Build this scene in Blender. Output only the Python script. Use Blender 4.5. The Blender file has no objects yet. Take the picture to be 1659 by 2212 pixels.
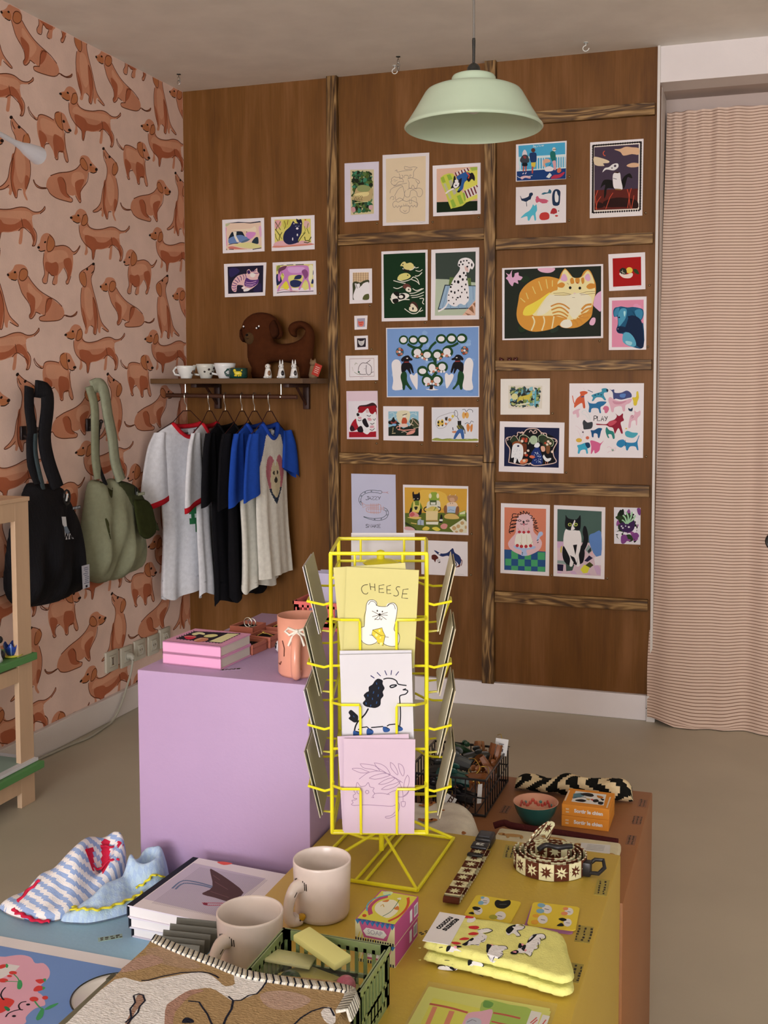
import bpy, bmesh, math, random
from mathutils import Vector, Matrix
sc = bpy.context.scene
COL = sc.collection
R = math.radians
# ---------------------------------------------------------------- camera
cam = bpy.data.cameras.new('camera'); camo = bpy.data.objects.new('camera', cam); COL.objects.link(camo)
F_PX, CX, CY, YAW, PITCH, ROLL = 2349.13, 877.68, 984.03, 0.313665, 0.06428, -0.001441
cam.sensor_fit = 'HORIZONTAL'; cam.sensor_width = 36.0; cam.lens = F_PX * 36 / 1659
cam.shift_x = (1659 / 2 - CX) / 1659; cam.shift_y = (CY - 2212 / 2) / 1659
cam.clip_start = 0.02
fw = Vector((-math.sin(YAW) * math.cos(PITCH), math.cos(YAW) * math.cos(PITCH), -math.sin(PITCH)))
rt = Vector((math.cos(YAW), math.sin(YAW), 0)); up = rt.cross(fw)
r2 = math.cos(ROLL) * rt + math.sin(ROLL) * up; u2 = -math.sin(ROLL) * rt + math.cos(ROLL) * up
m = Matrix((r2, u2, -fw)).transposed().to_4x4(); m.translation = (2.51623, -4.47434, 1.36797)
camo.matrix_world = m; sc.camera = camo
# ---------------------------------------------------------------- light and exposure
sc.view_settings.view_transform = 'Standard'; sc.view_settings.look = 'None'
sc.view_settings.gamma = 1.0; sc.view_settings.use_curve_mapping = False
sc.view_settings.exposure = -0.24
w = bpy.data.worlds.new('daylight'); sc.world = w; w.use_nodes = True
w.node_tree.nodes['Background'].inputs[0].default_value = (1.0, 0.90, 0.86, 1)
w.node_tree.nodes['Background'].inputs[1].default_value = 1.0
def area(name, loc, rot, sx, sy, power, color):
    l = bpy.data.lights.new(name, 'AREA'); l.shape = 'RECTANGLE'; l.size = sx; l.size_y = sy
    l.energy = power; l.color = color
    o = bpy.data.objects.new(name, l); COL.objects.link(o); o.location = loc; o.rotation_euler = rot
    return o
# daylight entering through the wide shop window behind the camera
area('shop_window_daylight', (2.5, -13.4, 1.5), (R(90), 0, 0), 4.9, 2.3, 690, (1.0, 0.955, 1.0))
area('added_right_fill', (7.3, -6.0, 1.45), (R(90), 0, R(90)), 3.2, 2.2, 34, (1.0, 0.95, 1.0))  # added fill from the right for papered wall and floor, no bay here
# added overhead fill that lifts the plinth tops; the ceiling has no opening
area('added_overhead_fill', (1.6, -7.4, 2.66), (R(22), 0, 0), 2.6, 1.6, 110, (1.0, 0.955, 1.0))
# ---------------------------------------------------------------- colours
def lin(c):
    c /= 255.0
    return c / 12.92 if c <= 0.04045 else ((c + 0.055) / 1.055) ** 2.4
KK = (1.03, 1.18, 1.20)
def PX(h, f=1.0):
    if isinstance(h, str): h = tuple(int(h[i:i + 2], 16) for i in (0, 2, 4))
    return tuple(min(0.83, lin(c) * k * f) for c, k in zip(h, KK))
# ---------------------------------------------------------------- materials
MATS = {}
def mat(key, rough=0.6, bump=0.0, bscale=200.0, var=0.06, vscale=12.0, metal=0.0, spec=0.5, alpha=1.0, trans=0.0, stretch=(1, 1, 1), sheen=0.0):
    """a surface whose colour is the mesh colour 'ink', broken up by a little noise"""
    if key in MATS: return MATS[key]
    M = bpy.data.materials.new(key); M.use_nodes = True; nt = M.node_tree; N = nt.nodes; L = nt.links
    b = N['Principled BSDF']
    a = N.new('ShaderNodeAttribute'); a.attribute_name = 'ink'
    tc = N.new('ShaderNodeTexCoord'); mp = N.new('ShaderNodeMapping'); mp.inputs['Scale'].default_value = stretch
    L.new(tc.outputs['Object'], mp.inputs['Vector'])
    n = N.new('ShaderNodeTexNoise'); n.inputs['Scale'].default_value = vscale; n.inputs['Detail'].default_value = 4
    L.new(mp.outputs[0], n.inputs['Vector'])
    mr = N.new('ShaderNodeMapRange'); mr.inputs[1].default_value = 0.3; mr.inputs[2].default_value = 0.7
    mr.inputs[3].default_value = 1 - var; mr.inputs[4].default_value = 1 + var
    L.new(n.outputs[0], mr.inputs[0])
    mx = N.new('ShaderNodeVectorMath'); mx.operation = 'SCALE'
    L.new(a.outputs['Color'], mx.inputs[0]); L.new(mr.outputs[0], mx.inputs['Scale'])
    L.new(mx.outputs[0], b.inputs['Base Color'])
    b.inputs['Roughness'].default_value = rough; b.inputs['Metallic'].default_value = metal
    b.inputs['Specular IOR Level'].default_value = spec
    if trans: b.inputs['Transmission Weight'].default_value = trans
    if alpha < 1: b.inputs['Alpha'].default_value = alpha
    if sheen: b.inputs['Sheen Weight'].default_value = sheen
    if bump:
        n2 = N.new('ShaderNodeTexNoise'); n2.inputs['Scale'].default_value = bscale; n2.inputs['Detail'].default_value = 3
        L.new(mp.outputs[0], n2.inputs['Vector'])
        bp = N.new('ShaderNodeBump'); bp.inputs['Strength'].default_value = bump; bp.inputs['Distance'].default_value = 0.004
        L.new(n2.outputs[0], bp.inputs['Height']); L.new(bp.outputs[0], b.inputs['Normal'])
    MATS[key] = M; return M
paper = mat('paper_print', 0.75, spec=0.2, var=0.02)
painted = mat('painted_board', 0.5, 0.08, 160, var=0.03, vscale=5, spec=0.35)
ceramic = mat('glazed_ceramic', 0.22, 0.05, 40, var=0.05, vscale=30)
plastic = mat('moulded_plastic', 0.4, var=0.03)
cloth = mat('woven_cloth', 0.9, 0.25, 420, var=0.07, vscale=60, spec=0.15)
knit = mat('knitted_wool', 0.95, 0.6, 260, var=0.12, vscale=160, spec=0.1, stretch=(1, 1.8, 1))
plush = mat('felted_plush', 0.95, 0.35, 300, var=0.12, vscale=40, spec=0.08)
lacquer = mat('lacquered_wire', 0.32, var=0.04, vscale=30)
metal = mat('brushed_metal', 0.3, var=0.08, metal=1.0)
wood = mat('pale_birch', 0.55, 0.15, 60, var=0.09, vscale=9, stretch=(1, 1, 0.12))
darkwood = mat('stained_shelf_wood', 0.5, 0.25, 50, var=0.35, vscale=14, stretch=(0.12, 1, 1))
clear = mat('clear_film', 0.15, alpha=0.06, var=0.0)
tape = mat('paper_tape', 0.5, var=0.08, vscale=60)
def grain(key, along, lo, hi, mid, ring=True):
    """stained softwood: flame grain running along one local axis"""
    M = bpy.data.materials.new(key); M.use_nodes = True; nt = M.node_tree; N = nt.nodes; L = nt.links
    b = N['Principled BSDF']; tc = N.new('ShaderNodeTexCoord'); mp = N.new('ShaderNodeMapping')
    s = [22.0, 22.0, 22.0]; s['XYZ'.index(along)] = 2.2; mp.inputs['Scale'].default_value = s
    geo = N.new('ShaderNodeNewGeometry')
    L.new(geo.outputs['Position'], mp.inputs['Vector'])
    n1 = N.new('ShaderNodeTexNoise'); n1.inputs['Scale'].default_value = 1.1; n1.inputs['Detail'].default_value = 2.0; n1.inputs['Distortion'].default_value = 0.5
    L.new(mp.outputs[0], n1.inputs['Vector'])
    mul = N.new('ShaderNodeMath'); mul.operation = 'MULTIPLY'; mul.inputs[1].default_value = 42.0; L.new(n1.outputs[0], mul.inputs[0])
    sn = N.new('ShaderNodeMath'); sn.operation = 'SINE'; L.new(mul.outputs[0], sn.inputs[0])
    n2 = N.new('ShaderNodeTexNoise'); n2.inputs['Scale'].default_value = 3.5; n2.inputs['Detail'].default_value = 6; L.new(mp.outputs[0], n2.inputs['Vector'])
    ad = N.new('ShaderNodeMath'); ad.operation = 'MULTIPLY_ADD'; ad.inputs[1].default_value = 0.20; L.new(sn.outputs[0], ad.inputs[0]); L.new(n2.outputs[0], ad.inputs[2])
    cr = N.new('ShaderNodeValToRGB'); e = cr.color_ramp.elements
    e[0].position = 0.25; e[0].color = (*lo, 1); e[1].position = 0.85; e[1].color = (*hi, 1)
    q = cr.color_ramp.elements.new(0.55); q.color = (*mid, 1)
    L.new(ad.outputs[0], cr.inputs[0]); L.new(cr.outputs[0], b.inputs['Base Color'])
    b.inputs['Roughness'].default_value = 0.5; b.inputs['Specular IOR Level'].default_value = 0.3
    bp = N.new('ShaderNodeBump'); bp.inputs['Strength'].default_value = 0.3; bp.inputs['Distance'].default_value = 0.002
    L.new(ad.outputs[0], bp.inputs['Height']); L.new(bp.outputs[0], b.inputs['Normal'])
    return M
grainV = grain('stained_pine_upright', 'Z', PX('3c240e'), PX('a27a4c'), PX('6e4c26'))
grainH = grain('stained_pine_crosspiece', 'X', PX('42280f'), PX('a67e4e'), PX('704c24'))
def plywood():
    M = bpy.data.materials.new('stained_plywood'); M.use_nodes = True; nt = M.node_tree; N = nt.nodes; L = nt.links
    b = N['Principled BSDF']; geo = N.new('ShaderNodeNewGeometry')
    mp = N.new('ShaderNodeMapping'); mp.inputs['Scale'].default_value = (7, 7, 0.8); L.new(geo.outputs['Position'], mp.inputs['Vector'])
    n = N.new('ShaderNodeTexNoise'); n.inputs['Scale'].default_value = 1.6; n.inputs['Detail'].default_value = 7; n.inputs['Roughness'].default_value = 0.6; n.inputs['Distortion'].default_value = 0.3
    L.new(mp.outputs[0], n.inputs['Vector'])
    mp2 = N.new('ShaderNodeMapping'); mp2.inputs['Scale'].default_value = (160, 160, 5); L.new(geo.outputs['Position'], mp2.inputs['Vector'])
    n2 = N.new('ShaderNodeTexNoise'); n2.inputs['Scale'].default_value = 1.0; n2.inputs['Detail'].default_value = 2; L.new(mp2.outputs[0], n2.inputs['Vector'])
    ad = N.new('ShaderNodeMath'); ad.operation = 'MULTIPLY_ADD'; ad.inputs[1].default_value = 0.22; L.new(n2.outputs[0], ad.inputs[0]); L.new(n.outputs[0], ad.inputs[2])
    cr = N.new('ShaderNodeValToRGB'); e = cr.color_ramp.elements
    e[0].position = 0.36; e[0].color = (*PX('55300c'), 1); e[1].position = 0.86; e[1].color = (*PX('82532c'), 1)
    q = e.new(0.6); q.color = (*PX('6d4216'), 1)
    L.new(ad.outputs[0], cr.inputs[0]); L.new(cr.outputs[0], b.inputs['Base Color']); b.inputs['Roughness'].default_value = 0.55; b.inputs['Specular IOR Level'].default_value = 0.25
    return M
ply = plywood()
# ---------------------------------------------------------------- mesh building
class MB:
    def __init__(s): s.v = []; s.f = []; s.c = []
    def poly(s, pts, col):
        i = len(s.v); s.v += [tuple(p) for p in pts]; s.f.append(tuple(range(i, i + len(pts)))); s.c.append(col)
    def grid(s, rows, col, cu=False, cv=False, flip=False):
        """rows: list of equal-length point rows; col colour or f(i,j)"""
        n = len(rows); k = len(rows[0]); o = len(s.v)
        for r in rows: s.v += [tuple(p) for p in r]
        for i in range(n if cv else n - 1):
            for j in range(k if cu else k - 1):
                a = o + i * k + j; b2 = o + i * k + (j + 1) % k; c = o + ((i + 1) % n) * k + (j + 1) % k; d = o + ((i + 1) % n) * k + j
                s.f.append((a, d, c, b2) if flip else (a, b2, c, d)); s.c.append(col(i, j) if callable(col) else col)
    def box(s, c, d, col, rot=None, bevel=0.0):
        hx, hy, hz = d[0] / 2, d[1] / 2, d[2] / 2
        bv = min(bevel, hx * .9, hy * .9, hz * .9)
        rot = rot or Matrix.Identity(3); c = Vector(c)
        if bv <= 0:
            P = [c + rot @ Vector((x * hx, y * hy, z * hz)) for x in (-1, 1) for y in (-1, 1) for z in (-1, 1)]
            o = len(s.v); s.v += [tuple(p) for p in P]
            for q in ((0, 1, 3, 2), (4, 6, 7, 5), (0, 4, 5, 1), (2, 3, 7, 6), (0, 2, 6, 4), (1, 5, 7, 3)): s.f.append(tuple(o + i for i in q)); s.c.append(col)
            return
        bm = bmesh.new(); bmesh.ops.create_cube(bm, size=1)
        for v in bm.verts: v.co = Vector((v.co.x * d[0], v.co.y * d[1], v.co.z * d[2]))
        bmesh.ops.bevel(bm, geom=bm.edges[:], offset=bv, segments=2, affect='EDGES', profile=0.5)
        s.addbm(bm, Matrix.Translation(c) @ rot.to_4x4(), col)
    def addbm(s, bm, M, col):
        o = len(s.v); bm.verts.index_update()
        s.v += [tuple(M @ v.co) for v in bm.verts]
        for f in bm.faces: s.f.append(tuple(o + v.index for v in f.verts)); s.c.append(col)
        bm.free()
    def tube(s, path, r, col, n=8, closed=False, caps=True):
        P = [Vector(p) for p in path]; m = len(P); rr = r if hasattr(r, '__len__') else [r] * m
        rows = []; ref = None
        for i in range(m):
            if closed: t = P[(i + 1) % m] - P[i - 1]
            else: t = P[min(i + 1, m - 1)] - P[max(i - 1, 0)]
            t.normalize()
            if ref is None: ref = t.orthogonal().normalized()
            ref = (ref - t * ref.dot(t)); ref = ref.normalized() if ref.length > 1e-6 else t.orthogonal().normalized()
            b2 = t.cross(ref)
            rows.append([P[i] + (ref * math.cos(2 * math.pi * k / n) + b2 * math.sin(2 * math.pi * k / n)) * rr[i] for k in range(n)])
        s.grid(rows, col, cu=True, cv=closed)
        if caps and not closed:
            s.poly(rows[0][::-1], col); s.poly(rows[-1], col)
    def lathe(s, prof, col, n=32, c=(0, 0, 0), axis=None):
        M = axis or Matrix.Identity(3); c = Vector(c)
        rows = [[c + M @ Vector((r * math.cos(2 * math.pi * k / n), r * math.sin(2 * math.pi * k / n), z)) for k in range(n)] for r, z in prof]
        s.grid(rows, col, cu=True)
    def ball(s, c, r, col, n=12, k=8, rot=None):
        r = r if hasattr(r, '__len__') else (r, r, r); M = rot or Matrix.Identity(3); c = Vector(c)
        rows = []
        for i in range(k + 1):
            a = math.pi * i / k; sn = max(math.sin(a), 0.02); cs = math.cos(a)
            rows.append([c + M @ Vector((r[0] * sn * math.cos(2 * math.pi * j / n), r[1] * sn * math.sin(2 * math.pi * j / n), -r[2] * cs)) for j in range(n)])
        s.grid(rows, col, cu=True)
    def pillow(s, outline, O, U, V, N, T, col, rings=(1, .93, .8, .6, .35), back=0.3, ctr=None, cfun=None):
        """puffed shape from a closed outline (2D), front bulge T along N and back bulge T*back"""
        O, U, V, N = Vector(O), Vector(U), Vector(V), Vector(N)
        cx = ctr or (sum(p[0] for p in outline) / len(outline), sum(p[1] for p in outline) / len(outline))
        def ring(q, t): return [O + U * (cx[0] + (p[0] - cx[0]) * q) + V * (cx[1] + (p[1] - cx[1]) * q) + N * t for p in outline]
        fr = [ring(q, T * math.sqrt(max(0, 1 - q * q))) for q in rings] + [ring(0.02, T)]
        bk = [ring(q, -T * back * math.sqrt(max(0, 1 - q * q))) for q in rings] + [ring(0.02, -T * back)]
        s.grid(fr, cfun or col, cu=True); s.grid(bk, cfun or col, cu=True, flip=True)
    def build(s, name, m, parent=None, loc=(0, 0, 0), smooth=False, weld=0.0, sub=0):
        me = bpy.data.meshes.new(name); me.from_pydata(s.v, [], s.f)
        at = me.color_attributes.new('ink', 'FLOAT_COLOR', 'CORNER'); buf = []
        for f, c in zip(s.f, s.c): buf += [c[0], c[1], c[2], 1.0] * len(f)
        at.data.foreach_set('color', buf)
        if smooth is True: me.polygons.foreach_set('use_smooth', [True] * len(s.f))
        me.materials.append(m); me.update()
        if weld or smooth == 'auto':
            bm = bmesh.new(); bm.from_mesh(me)
            if weld: bmesh.ops.remove_doubles(bm, verts=bm.verts[:], dist=weld)
            if smooth == 'auto':
                for f in bm.faces: f.smooth = True
                for e in bm.edges:
                    if len(e.link_faces) == 2 and e.calc_face_angle(0) > R(38): e.smooth = False
            bm.to_mesh(me); bm.free()
        o = bpy.data.objects.new(name, me); COL.objects.link(o); o.location = loc
        if parent: o.parent = parent
        if sub:
            md = o.modifiers.new('round', 'SUBSURF'); md.levels = sub; md.render_levels = sub
        return o
def tag(o, label=None, cat=None, group=None, kind=None):
    if label: o['label'] = label
    if cat: o['category'] = cat
    if group: o['group'] = group
    if kind: o['kind'] = kind
    return o
def thing(name, label, cat, loc=(0, 0, 0), group=None, rz=0):
    o = bpy.data.objects.new(name, None); COL.objects.link(o); o.location = loc; o.rotation_euler = (0, 0, rz); o.empty_display_size = 0.05
    return tag(o, label, cat, group)
def spline(P, closed, k=4):
    n = len(P)
    if n < 3: return P
    out = []
    for i in range(n if closed else n - 1):
        a = P[i - 1] if (closed or i > 0) else P[0]; b = P[i]; c = P[(i + 1) % n]; d = P[(i + 2) % n] if (closed or i + 2 < n) else P[n - 1]
        for q in range(k):
            t = q / k; t2 = t * t; t3 = t2 * t
            out.append(tuple(0.5 * (2 * b[z] + (c[z] - a[z]) * t + (2 * a[z] - 5 * b[z] + 4 * c[z] - d[z]) * t2 + (3 * b[z] - a[z] - 3 * c[z] + d[z]) * t3) for z in range(len(b))))
    if not closed: out.append(P[-1])
    return out
def ribbon(P, w):
    L = []; Q = []; n = len(P); closed = n > 3 and abs(P[0][0] - P[-1][0]) + abs(P[0][1] - P[-1][1]) < w * .5
    for i in range(n):
        a = P[i - 1] if i else (P[-2] if closed else P[0]); b = P[i + 1] if i < n - 1 else (P[1] if closed else P[-1])
        dx, dy = b[0] - a[0], b[1] - a[1]; l = math.hypot(dx, dy) or 1
        nx, ny = -dy / l * w / 2, dx / l * w / 2
        L.append((P[i][0] + nx, P[i][1] + ny)); Q.append((P[i][0] - nx, P[i][1] - ny))
    return [(L[i], L[i + 1], Q[i + 1], Q[i]) for i in range(n - 1)]
LAY = 8e-6
def shapes(data, unit):
    """unpacks the flat number lists: kind, colour, width, corner count, then steps from corner to corner"""
    i = 0
    while i < len(data):
        k, c, w_, n = data[i:i + 4]; i += 4; x = y = 0; P = []
        for q in range(n): x += data[i]; y += data[i + 1]; i += 2; P.append((x * unit, y * unit))
        if k == 4:
            c0, a, b = P; n = 16 if abs(a[0] - c0[0]) + abs(a[1] - c0[1]) > .003 else 9
            yield 1, PAL[c], 0, [tuple(c0[z] + (a[z] - c0[z]) * math.cos(2 * math.pi * q / n) + (b[z] - c0[z]) * math.sin(2 * math.pi * q / n) for z in (0, 1)) for q in range(n)]
        elif k >= 5:
            cnt, seed, nc = data[i:i + 3]; cs = data[i + 3:i + 3 + nc]; i += 3 + nc
            yield from scatter(k, P, w_ * unit, cnt, random.Random(seed), [PAL[q] for q in cs])
        else: yield k, PAL[c], w_ * unit, P
def scatter(k, P, s, n, rg, cs):
    bil = lambda u, v: tuple((1 - v) * ((1 - u) * P[0][z] + u * P[1][z]) + v * ((1 - u) * P[3][z] + u * P[2][z]) for z in (0, 1))
    if k == 8:
        for (i, j, m_) in ((0, 1, n // 100), (1, 2, n % 100), (2, 3, n // 100), (3, 0, n % 100)):
            for q in range(m_):
                t = (q + .5) / m_; c = tuple(P[i][z] * (1 - t) + P[j][z] * t for z in (0, 1))
                yield 1, cs[0], 0, [(c[0] + s * math.cos(a), c[1] + s * math.sin(a)) for a in [z * math.pi / 4 for z in range(8)]]
        return
    hw = max(abs(P[1][0] - P[0][0]), abs(P[1][1] - P[0][1])); hh = max(abs(P[3][0] - P[0][0]), abs(P[3][1] - P[0][1]))
    for i in range(n):
        e = s / 2 if k != 7 else s
        u = rg.uniform(e / hw, 1 - e / hw); v = rg.uniform(e / hh, 1 - e / hh); c = bil(u, v); col = rg.choice(cs)
        if k == 5:
            a = rg.uniform(0, 6.28); l = s * rg.uniform(.7, 1.0); d = (math.cos(a), math.sin(a)); b = l * rg.uniform(.2, .34)
            yield 0, col, 0, [(c[0] - d[0] * l / 2, c[1] - d[1] * l / 2), (c[0] - d[1] * b, c[1] + d[0] * b), (c[0] + d[0] * l / 2, c[1] + d[1] * l / 2), (c[0] + d[1] * b, c[1] - d[0] * b)]
        elif k == 6: yield 0, col, 0, [(c[0] + s * .5 * rg.uniform(.4, 1) * math.cos(j * 1.047), c[1] + s * .4 * rg.uniform(.4, 1) * math.sin(j * 1.047)) for j in range(6)]
        else: yield 1, col, 0, [(c[0] + s, c[1]), (c[0], c[1] + s), (c[0] - s, c[1]), (c[0], c[1] - s)]
def draw(mb, data, unit, put, start=1, colf=PX, pick=None, fixed=None):
    """put(u_m, v_m, layer) -> 3D point; layered flat shapes: 0 round fill, 1 straight fill, 2 round line, 3 straight line"""
    for li, (k, c, w_, P) in enumerate(shapes(data, unit)):
        if pick and li not in pick: continue
        col = fixed or colf(c); z = (start + li) * LAY
        if k == 0: P = spline(P, True, 3)
        if k == 2: P = spline(P, False, 4)
        if k < 2:
            ar = sum(P[i - 1][0] * P[i][1] - P[i][0] * P[i - 1][1] for i in range(len(P)))
            if ar < 0: P = P[::-1]
            mb.poly([put(a, b, z) for a, b in P], col)
        else:
            for q in ribbon(P, max(w_, .0006)):
                ar = sum(q[i - 1][0] * q[i][1] - q[i][0] * q[i - 1][1] for i in range(4))
                mb.poly([put(a, b, z) for a, b in (q if ar > 0 else q[::-1])], col)
def textmesh(s, size, bold=0.0, shear=0.0):
    cu = bpy.data.curves.new('t', 'FONT'); cu.body = s; cu.size = size; cu.offset = bold; cu.align_x = 'CENTER'; cu.align_y = 'CENTER'; cu.shear = shear
    cu.resolution_u = 3
    o = bpy.data.objects.new('t', cu); COL.objects.link(o)
    dg = bpy.context.evaluated_depsgraph_get(); me = bpy.data.meshes.new_from_object(o.evaluated_get(dg))
    V = [tuple(v.co) for v in me.vertices]; Fc = [tuple(p.vertices) for p in me.polygons]
    bpy.data.objects.remove(o); bpy.data.curves.remove(cu); bpy.data.meshes.remove(me)
    return V, Fc
def addtext(mb, s, size, put, col, bold=0.0, layer=200, sx=1.0):
    V, Fc = textmesh(s, size, bold); o = len(mb.v)
    mb.v += [tuple(put(x * sx, y, layer * LAY)) for x, y, z in V]
    for f in Fc: mb.f.append(tuple(o + i for i in f)); mb.c.append(col)
def plane(O, U, V):
    O, U, V = Vector(O), Vector(U), Vector(V); N = U.cross(V).normalized()
    return lambda a, b, z: tuple(O + U * a + V * b + N * z)
def arc(c, r, a0, a1, n=8): return [(c[0] + r * math.cos(R(a0 + (a1 - a0) * i / n)), c[1] + r * math.sin(R(a0 + (a1 - a0) * i / n))) for i in range(n + 1)]
def rz3(a): return Matrix.Rotation(a, 3, 'Z')
WHITE = PX('e6d8d8'); BLACK = PX('15141a'); YEL = (0.80, 0.60, 0.03)

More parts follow.
